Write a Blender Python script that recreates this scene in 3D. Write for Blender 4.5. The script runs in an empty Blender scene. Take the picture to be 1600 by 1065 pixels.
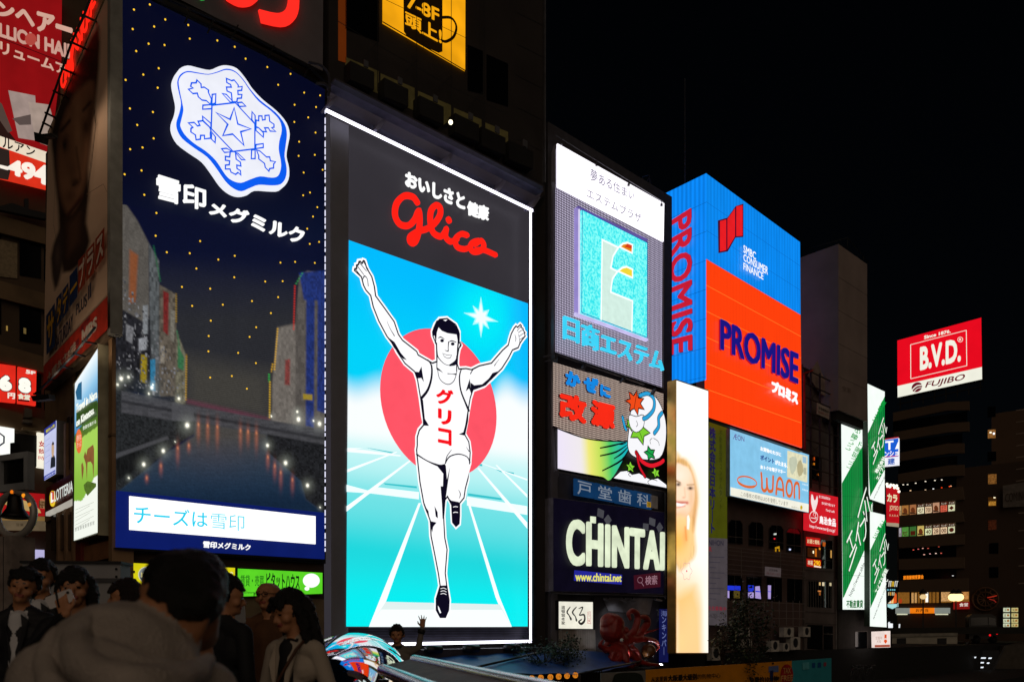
import bpy, bmesh, math, random
import numpy as np
from mathutils import Vector, Matrix
from mathutils.geometry import tessellate_polygon
random.seed(7)
sc = bpy.context.scene
C = sc.collection
R = math.radians
# ------------------------------------------------------------------ camera, night sky, faint city glow, exposure
F, CX, HY, EYE = 1263.0, 800.0, 985.0, 1.35          # focal length in px of the 1600 px wide photo, horizon row, eye height
cd = bpy.data.cameras.new('camera'); cam = bpy.data.objects.new('camera', cd); C.objects.link(cam)
cam.location = (0, 0, EYE); cam.rotation_euler = (R(90), 0, 0)
cd.sensor_width = 36; cd.lens = F / 1600 * 36; cd.shift_y = (HY - 532.5) / 1600
cd.clip_start = 0.05; cd.clip_end = 3000
cd.dof.use_dof = True; cd.dof.focus_distance = 38; cd.dof.aperture_fstop = 3.5
sc.camera = cam
W = bpy.data.worlds.new('World'); sc.world = W; W.use_nodes = True
nt = W.node_tree; bg = nt.nodes['Background']
sky = nt.nodes.new('ShaderNodeTexSky'); sky.sky_type = 'NISHITA'; sky.sun_disc = False
SUN_EL, SUN_AZ = 26, 12
sky.sun_elevation = R(SUN_EL); sky.sun_rotation = R(180 - SUN_AZ)
nt.links.new(sky.outputs[0], bg.inputs[0]); bg.inputs[1].default_value = 0.00035
sl = bpy.data.lights.new('city_glow', 'SUN'); sl.energy = 0.36; sl.angle = R(70); sl.color = (1, .78, .58)
so = bpy.data.objects.new('city_glow', sl); C.objects.link(so); so.location = (0, -20, 60)
so.rotation_euler = (R(90 - SUN_EL), 0, R(SUN_AZ))
sc.view_settings.view_transform = 'Standard'; sc.view_settings.look = 'None'
sc.view_settings.exposure = 0; sc.view_settings.gamma = 1
sc.render.engine = 'CYCLES'
sc.cycles.use_denoising = True; sc.cycles.max_bounces = 6; sc.cycles.sample_clamp_indirect = 4
sc.cycles.caustics_reflective = False; sc.cycles.caustics_refractive = False

# ------------------------------------------------------------------ materials
def lin(h):
    h = h.lstrip('#'); out = []
    for i in (0, 2, 4):
        c = int(h[i:i+2], 16) / 255
        out.append(c / 12.92 if c <= .04045 else ((c + .055) / 1.055) ** 2.4)
    return out
_mc = {}
def _new(name):
    m = bpy.data.materials.new(name); m.use_nodes = True
    return m, m.node_tree, m.node_tree.nodes['Principled BSDF']
def E(h, s=1.0, var=.06, sc_=1.5):
    """backlit plastic / LED colour given as display hex, with slightly uneven backlight"""
    k = ('E', h, s, var, sc_)
    if k in _mc: return _mc[k]
    m, t, p = _new('lit_' + h.lstrip('#'))
    c = lin(h)
    p.inputs['Base Color'].default_value = (c[0]*.04+.004, c[1]*.04+.004, c[2]*.04+.004, 1); p.inputs['Roughness'].default_value = .4
    p.inputs['Specular IOR Level'].default_value = .1
    p.inputs['Emission Color'].default_value = (*c, 1)
    if var:
        tc = t.nodes.new('ShaderNodeTexCoord'); n = t.nodes.new('ShaderNodeTexNoise'); n.inputs['Scale'].default_value = sc_
        mr = t.nodes.new('ShaderNodeMapRange'); mr.inputs[1].default_value = .3; mr.inputs[2].default_value = .7
        mr.inputs[3].default_value = s * (1 - var); mr.inputs[4].default_value = s * (1 + var)
        t.links.new(tc.outputs['Object'], n.inputs['Vector']); t.links.new(n.outputs[0], mr.inputs[0]); t.links.new(mr.outputs[0], p.inputs['Emission Strength'])
    else: p.inputs['Emission Strength'].default_value = s
    _mc[k] = m; return m
def D(h, rough=.7, metal=0, var=.25, sc_=2.0, bump=0, spec=.4, name=None):
    """painted / concrete / cloth surface with blotchy procedural wear"""
    k = ('D', h, rough, metal, var, sc_, bump)
    if k in _mc: return _mc[k]
    m, t, p = _new(name or ('surface_' + h.lstrip('#')))
    c = lin(h)
    tc = t.nodes.new('ShaderNodeTexCoord'); n = t.nodes.new('ShaderNodeTexNoise'); n.inputs['Scale'].default_value = sc_; n.inputs['Detail'].default_value = 6
    mr = t.nodes.new('ShaderNodeMapRange'); mr.inputs[1].default_value = .3; mr.inputs[2].default_value = .7
    mr.inputs[3].default_value = 1 - var; mr.inputs[4].default_value = 1 + var
    mx = t.nodes.new('ShaderNodeVectorMath'); mx.operation = 'SCALE'; mx.inputs[0].default_value = c
    t.links.new(tc.outputs['Object'], n.inputs['Vector']); t.links.new(n.outputs[0], mr.inputs[0]); t.links.new(mr.outputs[0], mx.inputs['Scale'])
    t.links.new(mx.outputs[0], p.inputs['Base Color'])
    p.inputs['Roughness'].default_value = rough; p.inputs['Metallic'].default_value = metal; p.inputs['Specular IOR Level'].default_value = spec
    if bump:
        b = t.nodes.new('ShaderNodeBump'); b.inputs['Strength'].default_value = bump; b.inputs['Distance'].default_value = .02
        n2 = t.nodes.new('ShaderNodeTexNoise'); n2.inputs['Scale'].default_value = sc_ * 12
        t.links.new(tc.outputs['Object'], n2.inputs['Vector']); t.links.new(n2.outputs[0], b.inputs['Height']); t.links.new(b.outputs[0], p.inputs['Normal'])
    _mc[k] = m; return m
def math_(t, op, a, b=None, c=None):
    n = t.nodes.new('ShaderNodeMath'); n.operation = op
    for i, v in enumerate((a, b, c)):
        if v is None: continue
        if isinstance(v, (int, float)): n.inputs[i].default_value = v
        else: t.links.new(v, n.inputs[i])
    return n.outputs[0]
def DOTS(h1, h2, pitch, s=1.0, fill=.78):
    """panel of discrete LED lamps: rows of round lamps over a dark carrier"""
    k = ('DOT', h1, h2, pitch, s)
    if k in _mc: return _mc[k]
    m, t, p = _new('led_dots'); p.inputs['Base Color'].default_value = (.02, .02, .02, 1)
    tc = t.nodes.new('ShaderNodeTexCoord'); sp = t.nodes.new('ShaderNodeSeparateXYZ'); t.links.new(tc.outputs['Object'], sp.inputs[0])
    a = math_(t, 'MULTIPLY', sp.outputs[0], 2*math.pi/pitch); b = math_(t, 'MULTIPLY', sp.outputs[2], 2*math.pi/pitch)
    g = math_(t, 'ADD', math_(t, 'COSINE', a), math_(t, 'COSINE', b))
    g = math_(t, 'GREATER_THAN', g, 2 - 4 * fill * .5)
    mx = t.nodes.new('ShaderNodeMix'); mx.data_type = 'RGBA'; t.links.new(g, mx.inputs[0])
    mx.inputs[6].default_value = (*lin(h2), 1); mx.inputs[7].default_value = (*lin(h1), 1)
    t.links.new(mx.outputs[2], p.inputs['Emission Color']); p.inputs['Emission Strength'].default_value = s
    _mc[k] = m; return m
def RIBS(h, pitch, s=1.0, amt=.12, seam=0, seamh=None, noise=.1, axis=0):
    """lit corrugated sheet: ribs, optional seams, streaky light"""
    k = ('RIB', h, pitch, s, axis)
    if k in _mc: return _mc[k]
    m, t, p = _new('lit_ribbed_' + h.lstrip('#')); c = lin(h)
    p.inputs['Base Color'].default_value = (c[0]*.06, c[1]*.06, c[2]*.06, 1); p.inputs['Roughness'].default_value = .4
    tc = t.nodes.new('ShaderNodeTexCoord'); sp = t.nodes.new('ShaderNodeSeparateXYZ'); t.links.new(tc.outputs['Object'], sp.inputs[0])
    w = math_(t, 'COSINE', math_(t, 'MULTIPLY', sp.outputs[axis], 2*math.pi/pitch))
    mp = t.nodes.new('ShaderNodeMapping'); mp.inputs['Scale'].default_value = (1.6, 1.6, .25); t.links.new(tc.outputs['Object'], mp.inputs[0])
    n = t.nodes.new('ShaderNodeTexNoise'); n.inputs['Scale'].default_value = 1.2; n.inputs['Detail'].default_value = 5; t.links.new(mp.outputs[0], n.inputs['Vector'])
    st = math_(t, 'MULTIPLY_ADD', w, amt*s, s); st = math_(t, 'MULTIPLY', st, math_(t, 'MULTIPLY_ADD', n.outputs[0], noise*4, 1-2*noise))
    p.inputs['Emission Color'].default_value = (*c, 1)
    t.links.new(st, p.inputs['Emission Strength'])
    _mc[k] = m; return m
def VCOL(s=1.0):
    """full-colour display or print whose picture is stored as a colour attribute"""
    k = ('V', s)
    if k in _mc: return _mc[k]
    m, t, p = _new('display_picture'); p.inputs['Base Color'].default_value = (.006, .006, .006, 1); p.inputs['Roughness'].default_value = .5; p.inputs['Specular IOR Level'].default_value = .08
    a = t.nodes.new('ShaderNodeVertexColor'); a.layer_name = 'picture'
    t.links.new(a.outputs[0], p.inputs['Emission Color']); p.inputs['Emission Strength'].default_value = s
    _mc[k] = m; return m
def VPRINT():
    k = 'VP'
    if k in _mc: return _mc[k]
    m, t, p = _new('printed_picture'); p.inputs['Roughness'].default_value = .5
    a = t.nodes.new('ShaderNodeVertexColor'); a.layer_name = 'picture'; t.links.new(a.outputs[0], p.inputs['Base Color'])
    _mc[k] = m; return m
def glass(h='0a0c10', rough=.08):
    k = ('G', h, rough)
    if k in _mc: return _mc[k]
    m, t, p = _new('dark_window_glass'); p.inputs['Base Color'].default_value = (*lin(h), 1); p.inputs['Roughness'].default_value = rough; p.inputs['Specular IOR Level'].default_value = .6
    _mc[k] = m; return m

# ------------------------------------------------------------------ mesh building
class MB:
    def __init__(s): s.v = []; s.f = []; s.mi = []; s.m = []; s.smooth = []
    def mat(s, m):
        if m not in s.m: s.m.append(m)
        return s.m.index(m)
    def add(s, vs, fs, m, smooth=False):
        b = len(s.v); i = s.mat(m); s.v += [tuple(x) for x in vs]
        for f in fs: s.f.append(tuple(b + k for k in f)); s.mi.append(i); s.smooth.append(smooth)
    def box(s, a, b, m):
        x0, y0, z0 = a; x1, y1, z1 = b
        v = [(x0,y0,z0),(x1,y0,z0),(x1,y1,z0),(x0,y1,z0),(x0,y0,z1),(x1,y0,z1),(x1,y1,z1),(x0,y1,z1)]
        s.add(v, [(0,3,2,1),(4,5,6,7),(0,1,5,4),(1,2,6,5),(2,3,7,6),(3,0,4,7)], m)
    def tube(s, pts, r, m, n=8, closed=False, smooth=True):
        pts = [Vector(p) for p in pts]; N = len(pts); vs = []; fs = []
        rr = r if isinstance(r, (list, tuple)) else [r] * N
        up = None
        for i, p in enumerate(pts):
            a = pts[(i-1) % N] if (closed or i > 0) else p; b = pts[(i+1) % N] if (closed or i < N-1) else p
            d = (b - a)
            if d.length < 1e-9: d = Vector((0, 0, 1))
            d.normalize()
            if up is None: up = Vector((0, 0, 1)) if abs(d.z) < .9 else Vector((1, 0, 0))
            x = d.cross(up)
            if x.length < 1e-4: x = d.cross(Vector((0, 1, 0)))
            x.normalize(); y = x.cross(d).normalized(); up = y
            for k in range(n):
                q = 2*math.pi*k/n; vs.append(p + x*(math.cos(q)*rr[i]) + y*(math.sin(q)*rr[i]))
        for i in range(N if closed else N-1):
            j = (i+1) % N
            for k in range(n): fs.append((i*n+k, i*n+(k+1)%n, j*n+(k+1)%n, j*n+k))
        if not closed: fs.append(tuple(range(n))[::-1]); fs.append(tuple((N-1)*n+k for k in range(n)))
        s.add(vs, fs, m, smooth)
    def lathe(s, prof, m, n=24, c=(0, 0, 0), sx=1, sy=1, smooth=True):
        vs = []; fs = []
        for r, z in prof:
            for k in range(n):
                q = 2*math.pi*k/n; vs.append((c[0]+r*math.cos(q)*sx, c[1]+r*math.sin(q)*sy, c[2]+z))
        for i in range(len(prof)-1):
            for k in range(n): fs.append((i*n+k, i*n+(k+1)%n, (i+1)*n+(k+1)%n, (i+1)*n+k))
        if prof[0][0] > 1e-5: fs.append(tuple(range(n))[::-1])
        if prof[-1][0] > 1e-5: fs.append(tuple((len(prof)-1)*n+k for k in range(n)))
        s.add(vs, fs, m, smooth)
    def ball(s, c, r, m, n=12, sx=1, sy=1, sz=1):
        s.lathe([(r*math.sin(math.pi*i/n), -r*sz*math.cos(math.pi*i/n)) for i in range(n+1)], m, n+4, c, sx, sy)
    def flat(s, pts, m, th=0):
        """face polygon (local points), extruded backwards (+y) by th"""
        pts = [Vector(p) for p in pts]; n = len(pts)
        tri = tessellate_polygon([[Vector((p.x, p.z, 0)) for p in pts]])
        vs = list(pts); fs = []
        for t in tri:
            a, b, c = (pts[i] for i in t)
            nrm = (b - a).cross(c - a)
            fs.append(tuple(t) if nrm.y < 0 else tuple(t)[::-1])
        if th:
            area = sum(pts[i].x*pts[(i+1)%n].z - pts[(i+1)%n].x*pts[i].z for i in range(n))
            vs += [p + Vector((0, th, 0)) for p in pts]
            for i in range(n):
                j = (i+1) % n
                fs.append((i, n+i, n+j, j) if area > 0 else (i, j, n+j, n+i))
            fs += [tuple(n+k for k in f[::-1]) for f in fs[:len(tri)]]
        s.add(vs, fs, m)
    def build(s, name, parent=None, loc=None, cols=None):
        me = bpy.data.meshes.new(name)
        me.from_pydata(s.v, [], s.f)
        for m in s.m: me.materials.append(m)
        me.polygons.foreach_set('material_index', s.mi); me.polygons.foreach_set('use_smooth', s.smooth)
        if cols is not None:
            at = me.color_attributes.new('picture', 'FLOAT_COLOR', 'POINT'); at.data.foreach_set('color', np.array(cols, dtype=np.float32).ravel())
        me.update()
        o = bpy.data.objects.new(name, me); C.objects.link(o)
        if loc is not None: o.location = loc
        if parent is not None: o.parent = parent.e if hasattr(parent, 'e') else parent
        return o
def tag(o, label, cat, group=None):
    o['label'] = label; o['category'] = cat
    if group: o['group'] = group
    return o
def empty(name, label, cat, loc=(0, 0, 0), rz=0, group=None):
    e = bpy.data.objects.new(name, None); C.objects.link(e); e.empty_display_size = .3
    e.location = loc; e.rotation_euler = (0, 0, rz); return tag(e, label, cat, group)
def struct(o): o['kind'] = 'structure'; return o
def copy_tree(o, parent=None):
    c = o.copy(); C.objects.link(c)
    if parent is not None: c.parent = parent
    for ch in list(o.children): copy_tree(ch, c)
    return c

# ------------------------------------------------------------------ glyphs
_gc = {}
def glyphs(sx, th, res=3, shear=0, space=1.0):
    k = (sx, th > 0, res, shear, space)
    if k in _gc: return _gc[k]
    cu = bpy.data.curves.new('t', 'FONT'); cu.body = sx; cu.resolution_u = res; cu.extrude = .5 if th else 0; cu.align_x = 'CENTER'; cu.shear = shear
    cu.space_line = 1.0; cu.space_character = space
    o = bpy.data.objects.new('t', cu)
    me = bpy.data.meshes.new_from_object(o)
    v = [tuple(x.co) for x in me.vertices]; f = [tuple(p.vertices) for p in me.polygons]
    bpy.data.objects.remove(o); bpy.data.curves.remove(cu); bpy.data.meshes.remove(me)
    _gc[k] = (v, f); return v, f
def smooth_pts(pts, n=4, closed=True):
    N = len(pts); out = []
    for i in range(N if closed else N-1):
        p0, p1, p2, p3 = (pts[(i+j) % N] if closed else pts[min(max(i+j, 0), N-1)] for j in (-1, 0, 1, 2))
        for k in range(n):
            t = k / n
            out.append(tuple(.5*((2*b)+(-a+c)*t+(2*a-5*b+4*c-d)*t*t+(-a+3*b-3*c+d)*t**3) for a, b, c, d in zip(p0, p1, p2, p3)))
    if not closed: out.append(tuple(pts[-1]))
    return out
def inset(pts, w):
    """offset a 2-D outline inwards by w (outwards when negative)"""
    n = len(pts); ar = sum(pts[i][0]*pts[(i+1)%n][1] - pts[(i+1)%n][0]*pts[i][1] for i in range(n)); sg = 1 if ar > 0 else -1
    out = []
    for i in range(n):
        a, b, c = Vector(pts[i-1]), Vector(pts[i]), Vector(pts[(i+1)%n])
        d1 = (b-a); d2 = (c-b)
        if d1.length < 1e-9 or d2.length < 1e-9: out.append(tuple(b)); continue
        d1.normalize(); d2.normalize()
        n1 = Vector((-d1.y, d1.x)); n2 = Vector((-d2.y, d2.x)); m = n1 + n2
        if m.length < .2: m = n1
        m.normalize(); k = min(1 / max(m.dot(n1), .4), 1.8)
        out.append(tuple(b + m*(w*k*sg)))
    return out

# ------------------------------------------------------------------ upright planes (facades) and the things on them
class Pl:
    def __init__(s, x, y, dx, dy):
        l = math.hypot(dx, dy); s.o = Vector((x, y)); s.d = Vector((dx/l, dy/l)); s.n = Vector((s.d.y, -s.d.x)); s.ang = math.atan2(dy, dx)
    def hit(s, px, py, off=0):
        k = (px - CX) / F; v = (HY - py) / F; o = s.o + s.n*off
        t = o.dot(s.n) / Vector((k, 1)).dot(s.n); p = Vector((t*k, t))
        return (p - o).dot(s.d), EYE + v*t, t
    def world(s, u, off, z): p = s.o + s.d*u + s.n*off; return (p.x, p.y, z)
def Zm(x0, y0, k): return (x0, y0, k)
class Th:
    def __init__(s, name, label, cat, pl, px, py, off=0, group=None, z0=None):
        u, z, t = pl.hit(px, py, off); s.pl = pl; s.off = off; s.u0 = u; s.z0 = z if z0 is None else z0; s.sc = t / F; s.zm = (0, 0, 1)
        s.e = empty(name, label, cat, pl.world(u, off, s.z0), pl.ang, group)
    def L(s, px, py, d=0):
        x0, y0, k = s.zm; u, z, t = s.pl.hit(px/k + x0, py/k + y0, s.off + d); return Vector((u - s.u0, -d, z - s.z0))
    def P(s, m, pts, mat, d=.01, th=0, sm=0, ins=0):
        if sm: pts = smooth_pts(pts, sm)
        q = [s.L(x, y, d) for x, y in pts]
        if ins:
            r = inset([(a.x, a.z) for a in q], ins); q = [Vector((a, -d, b)) for a, b in r]
        m.flat(q, mat, th); return m
    def circ(s, m, c, e, mat, d=.01, th=0, n=40, sq=1):
        """true circle on the plane; e is a pixel point on its rim"""
        a = s.L(*c, d); b = s.L(*e, d); r = (b - a).length
        m.flat([a + Vector((r*math.cos(2*math.pi*i/n), 0, r*sq*math.sin(2*math.pi*i/n))) for i in range(n)], mat, th)
    def S(s, m, pts, w, mat, d=.02, closed=False, sm=0, th=0, round_=True):
        """painted / tube stroke; w in photo pixels, one number or one per point"""
        ws = w if isinstance(w, (list, tuple)) else [w]*len(pts)
        if sm:
            tri = smooth_pts([(p[0], p[1], q) for p, q in zip(pts, ws)], sm, closed); pts = [(a, b) for a, b, c in tri]; ws = [c for a, b, c in tri]
        q = [s.L(x, y, d) for x, y in pts]; n = len(q); ws = [max(x, .1)*s.sc/2 for x in ws]
        L_ = []; R_ = []
        for i in range(n):
            a = q[i-1] if (closed or i) else q[i]; b = q[(i+1) % n] if (closed or i < n-1) else q[i]
            t1 = (q[i]-a); t2 = (b-q[i])
            if t1.length < 1e-9: t1 = t2
            if t2.length < 1e-9: t2 = t1
            if t1.length < 1e-9: t1 = t2 = Vector((1, 0, 0))
            n1 = Vector((-t1.z, 0, t1.x)).normalized(); n2 = Vector((-t2.z, 0, t2.x)).normalized(); mm = n1 + n2
            if mm.length < .3: mm = n1.copy()
            mm.normalize(); k = min(1/max(mm.dot(n1), .5), 1.6)
            L_.append(q[i] + mm*(ws[i]*k)); R_.append(q[i] - mm*(ws[i]*k))
        vs = []; fs = []
        if th:
            for a, b in zip(L_, R_): vs += [a, b, b + Vector((0, th, 0)), a + Vector((0, th, 0))]
            for i in range(n if closed else n-1):
                j = (i+1) % n
                for e0, e1 in ((0, 1), (1, 2), (2, 3), (3, 0)): fs.append((4*i+e0, 4*i+e1, 4*j+e1, 4*j+e0))
            if not closed: fs += [(0, 3, 2, 1), (4*n-4, 4*n-3, 4*n-2, 4*n-1)]
        else:
            for a, b in zip(L_, R_): vs += [a, b]
            for i in range(n if closed else n-1):
                j = (i+1) % n; fs.append((2*i, 2*i+1, 2*j+1, 2*j))
        m.add(vs, fs, mat)
        if round_ and not closed:
            for p, r in ((q[0], ws[0]), (q[-1], ws[-1])):
                m.flat([p + Vector((r*math.cos(a*math.pi/5), -.0008, r*math.sin(a*math.pi/5))) for a in range(10)], mat, th)
        return m
    def T(s, m, txt, quad, mat, d=.03, bold=0, th=0, res=3, shear=0, space=1.0):
        """lettering fitted into the four photo corners tl, tr, br, bl"""
        v, f = glyphs(txt, th, res, shear, space)
        if not v: return m
        offs = [(0, 0)]
        if bold:
            k = 4 if bold < .03 else 8
            offs = [(bold*math.cos(2*math.pi*(i+.5)/k), bold*math.sin(2*math.pi*(i+.5)/k)) for i in range(k)] + ([(0, 0)] if k > 4 else [])
        xs = [a[0] for a in v]; ys = [a[1] for a in v]; x0, x1, y0, y1 = min(xs)-bold, max(xs)+bold, min(ys)-bold, max(ys)+bold
        tl, tr, br, bl = (s.L(x, y, d) for x, y in quad)
        for i, (ox, oy) in enumerate(offs):
            vs = []
            for x, y, z in v:
                a = (x+ox-x0)/max(x1-x0, 1e-6); b = (y+oy-y0)/max(y1-y0, 1e-6)
                p = (bl*(1-a) + br*a)*(1-b) + (tl*(1-a) + tr*a)*b
                vs.append(p + Vector((0, -(z+.5)*th if th else 0, 0)) + Vector((0, -.0012*i, 0)))
            m.add(vs, f, mat)
        return m
    def grid(s, name, quad, nx, ny, fn, d=.01, mat=None):
        """picture panel: fn(px, py) -> linear rgb, sampled on a grid"""
        m = MB(); vs = []; cols = []
        tl, tr, br, bl = [Vector((*p, 0)) for p in quad]
        # straight grid on the plane itself
        a0, a1, a2, a3 = (s.L(x, y, d) for x, y in quad)
        for j in range(ny+1):
            for i in range(nx+1):
                a = i/nx; b = j/ny
                p = (a0*(1-a) + a1*a)*(1-b) + (a3*(1-a) + a2*a)*b
                vs.append(p)
                u = p.x + s.u0; w = s.pl.o + s.pl.d*u + s.pl.n*(s.off+d)
                px = CX + F*w.x/w.y; py = HY - F*(p.z + s.z0 - EYE)/w.y
                x0, y0, k = s.zm
                cols.append((*fn((px-x0)*k, (py-y0)*k), 1))
        fs = [(j*(nx+1)+i, (j+1)*(nx+1)+i, (j+1)*(nx+1)+i+1, j*(nx+1)+i+1) for j in range(ny) for i in range(nx)]
        m.add(vs, fs, mat or VCOL(1.0))
        return m.build(name, s, cols=cols)
    def raster(s, name, quad, nx, ny, paint, d=.01, mat=None):
        """photographic picture panel: paint(X, Y) gets arrays of photo positions and returns linear rgb"""
        c = [np.array(s.L(x, y, d)) for x, y in quad]; A, B = np.meshgrid(np.linspace(0, 1, nx+1), np.linspace(0, 1, ny+1)); A = A.ravel()[:, None]; B = B.ravel()[:, None]
        p = (c[0]*(1-A) + c[1]*A)*(1-B) + (c[3]*(1-A) + c[2]*A)*B
        u = p[:, 0] + s.u0; o = s.pl.o; wx = o.x + s.pl.d.x*u + s.pl.n.x*(s.off+d); wy = o.y + s.pl.d.y*u + s.pl.n.y*(s.off+d)
        x0, y0, k = s.zm; X = (CX + F*wx/wy - x0)*k; Y = (HY - F*(p[:, 2] + s.z0 - EYE)/wy - y0)*k
        col = np.ones((len(p), 4)); col[:, :3] = np.clip(paint(X, Y), 0, None)
        m = MB(); fs = [(j*(nx+1)+i, (j+1)*(nx+1)+i, (j+1)*(nx+1)+i+1, j*(nx+1)+i+1) for j in range(ny) for i in range(nx)]
        m.add([tuple(v) for v in p], fs, mat or VCOL(1.0)); return m.build(name, s, cols=col)
    def part(s, name, *calls, loc=None):
        """calls: (method, args..., kwargs) collected into ONE child mesh"""
        m = MB()
        for c in calls:
            kw = c[-1] if isinstance(c[-1], dict) else {}
            a = c[1:-1] if kw else c[1:]
            getattr(s, c[0])(m, *a, **kw)
        return m.build(name, s)
def mixc(a, b, t): t = min(max(t, 0), 1); return tuple(x*(1-t)+y*t for x, y in zip(a, b))
def sstep(a, b, x): t = min(max((x-a)/(b-a), 0), 1); return t*t*(3-2*t)
def inpoly(x, y, P):
    c = False; n = len(P)
    for i in range(n):
        x1, y1 = P[i]; x2, y2 = P[i-1]
        if (y1 > y) != (y2 > y) and x < (x2-x1)*(y-y1)/(y2-y1)+x1: c = not c
    return c
class Paint:
    """layers of soft-edged shapes, grain and glows, for printed photographs and screens"""
    def __init__(s, X, Y, base): s.X = X; s.Y = Y; s.c = np.zeros((len(X), 3)) + np.array(base)
    def mask(s, P, soft=0):
        X, Y = s.X, s.Y; ins = np.zeros(len(X), bool); dist = np.full(len(X), 1e9)
        for i in range(len(P)):
            x1, y1 = P[i]; x2, y2 = P[i-1]
            if y1 != y2: ins ^= ((y1 > Y) != (y2 > Y)) & (X < (x2-x1)*(Y-y1)/(y2-y1)+x1)
            if soft: dx, dy = x2-x1, y2-y1; t = np.clip(((X-x1)*dx+(Y-y1)*dy)/max(dx*dx+dy*dy, 1e-9), 0, 1); dist = np.minimum(dist, np.hypot(X-x1-t*dx, Y-y1-t*dy))
        return np.clip(.5 + np.where(ins, dist, -dist)/(2*soft), 0, 1) if soft else ins.astype(float)
    def fill(s, P, h, soft=0, k=1.0, tex=None, sm=0):
        if sm: P = smooth_pts(P, sm)
        m = (s.mask(P, soft)*k)[:, None]; col = np.array(lin(h))[None, :]*(tex[:, None] if tex is not None else 1); s.c = s.c*(1-m) + col*m
    def glow(s, x, y, rx, ry, h, k=1.0): s.c += (k*np.exp(-((s.X-x)/rx)**2-((s.Y-y)/ry)**2))[:, None]*np.array(lin(h))
    def blend(s, x, y, rx, ry, h, k=1.0): m = (k*np.exp(-((s.X-x)/rx)**2-((s.Y-y)/ry)**2))[:, None]; s.c = s.c*(1-m) + m*np.array(lin(h))
    def line(s, x1, y1, x2, y2, w_, h, k=1.0):
        dx, dy = x2-x1, y2-y1; t = np.clip(((s.X-x1)*dx+(s.Y-y1)*dy)/(dx*dx+dy*dy), 0, 1); m = (k*np.exp(-(np.hypot(s.X-x1-t*dx, s.Y-y1-t*dy)/w_)**2))[:, None]; s.c = s.c*(1-m) + m*np.array(lin(h))
    def grain(s, bx, by, seed=1, slope=0):
        q = np.floor(s.X/bx)*12.9898 + np.floor((s.Y - s.X*slope)/by)*78.233 + seed*3.17; v = np.sin(q)*43758.5453; return v - np.floor(v)
FA = Pl(-7.07, 31, .734, .679)                    # the row of facades along the canal
_u, _z, _t = FA.hit(185, 600)
cor = FA.world(_u, 0, 0)
SA = Pl(cor[0], cor[1], .679, -.734)              # side wall of the corner building
_k = (0 - CX) / F
LA = Pl(_k*44, 44, .734, .679)                    # block across the side street on the left
_k = (1402 - CX) / F
BA = Pl(_k*118, 118, .766, -.643)                 # avenue block on the right
# ------------------------------------------------------------------ materials in common use
CONC = D('8a8580', .85, bump=.3); DARKC = D('4a4644', .85); BLACK = D('141416', .6); STEEL = D('8f8d92', .35, .9, var=.1); GREYP = D('9a9aa2', .5, var=.1, sc_=.6)
FRAME = D('2a2a2e', .45, .6); BROWN = D('5d4a38', .8, bump=.2, sc_=.8); TAN = D('7d6248', .75, sc_=1.2); GL = glass()
def ngon(name, pts, z, m, th=.3):
    b = MB(); n = len(pts); vs = [(x, y, z) for x, y in pts] + [(x, y, z-th) for x, y in pts]
    ar = sum(pts[i][0]*pts[(i+1)%n][1]-pts[(i+1)%n][0]*pts[i][1] for i in range(n))
    tri = tessellate_polygon([[Vector((x, y, 0)) for x, y in pts]]); fs = []
    for t in tri:
        a, c, d = (Vector(vs[i]) for i in t); up = (c-a).cross(d-a).z > 0
        fs.append(tuple(t) if up else tuple(t)[::-1]); fs.append(tuple(n+i for i in (tuple(t)[::-1] if up else t)))
    for i in range(n):
        j = (i+1) % n; fs.append((i, n+i, n+j, j) if ar > 0 else (i, j, n+j, n+i))
    b.add(vs, fs, m); return struct(b.build(name))
def uw(u, off): p = FA.world(u, off, 0); return (p[0], p[1])
# ground, canal, banks, bridge
b = MB(); b.add([(-900, -300, -6), (1500, -300, -6), (1500, 1800, -6), (-900, 1800, -6)], [(0, 1, 2, 3)], D('161514', .9)); struct(b.build('ground'))
wm, wt, wp = _new('canal_water'); wp.inputs['Base Color'].default_value = (.004, .007, .008, 1); wp.inputs['Roughness'].default_value = .06
tc = wt.nodes.new('ShaderNodeTexCoord'); nz = wt.nodes.new('ShaderNodeTexNoise'); nz.inputs['Scale'].default_value = 1.3; nz.inputs['Detail'].default_value = 4
bp = wt.nodes.new('ShaderNodeBump'); bp.inputs['Strength'].default_value = .35; bp.inputs['Distance'].default_value = .12
wt.links.new(tc.outputs['Object'], nz.inputs['Vector']); wt.links.new(nz.outputs[0], bp.inputs['Height']); wt.links.new(bp.outputs[0], wp.inputs['Normal'])
p_ = [uw(-40, 7), uw(150, 7), uw(150, 38), uw(-40, 38)]
ngon('water', p_, -4.0, wm, .5)
PAVE = D('161514', .8, sc_=3, bump=.2)
ngon('pavement', [uw(-60, 0), uw(150, 0), uw(150, -160), uw(-60, -160)], -.02, PAVE, 5)
ngon('riverwalk', [uw(13, .01), uw(150, .01), uw(150, 6.9), uw(13, 6.9)], -2.5, PAVE, 3)
ngon('avenue_ground', [uw(151, 60), uw(320, 60), uw(320, -160), uw(151, -160)], -.02, PAVE, 5)
edge = [(2.4, -14), (1.3, -4), (.6, 1), (.15, 3), (-.55, 5.4), (-.85, 7.5), (-.95, 9), (-1.5, 12), (-3.8, 19), (-6.3, 30.9)]
ngon('bridge_deck', edge + [uw(-14, .02), (-22, 10), (-22, -14)], 0, D('5b5752', .75, sc_=4, bump=.2), .7)

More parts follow.
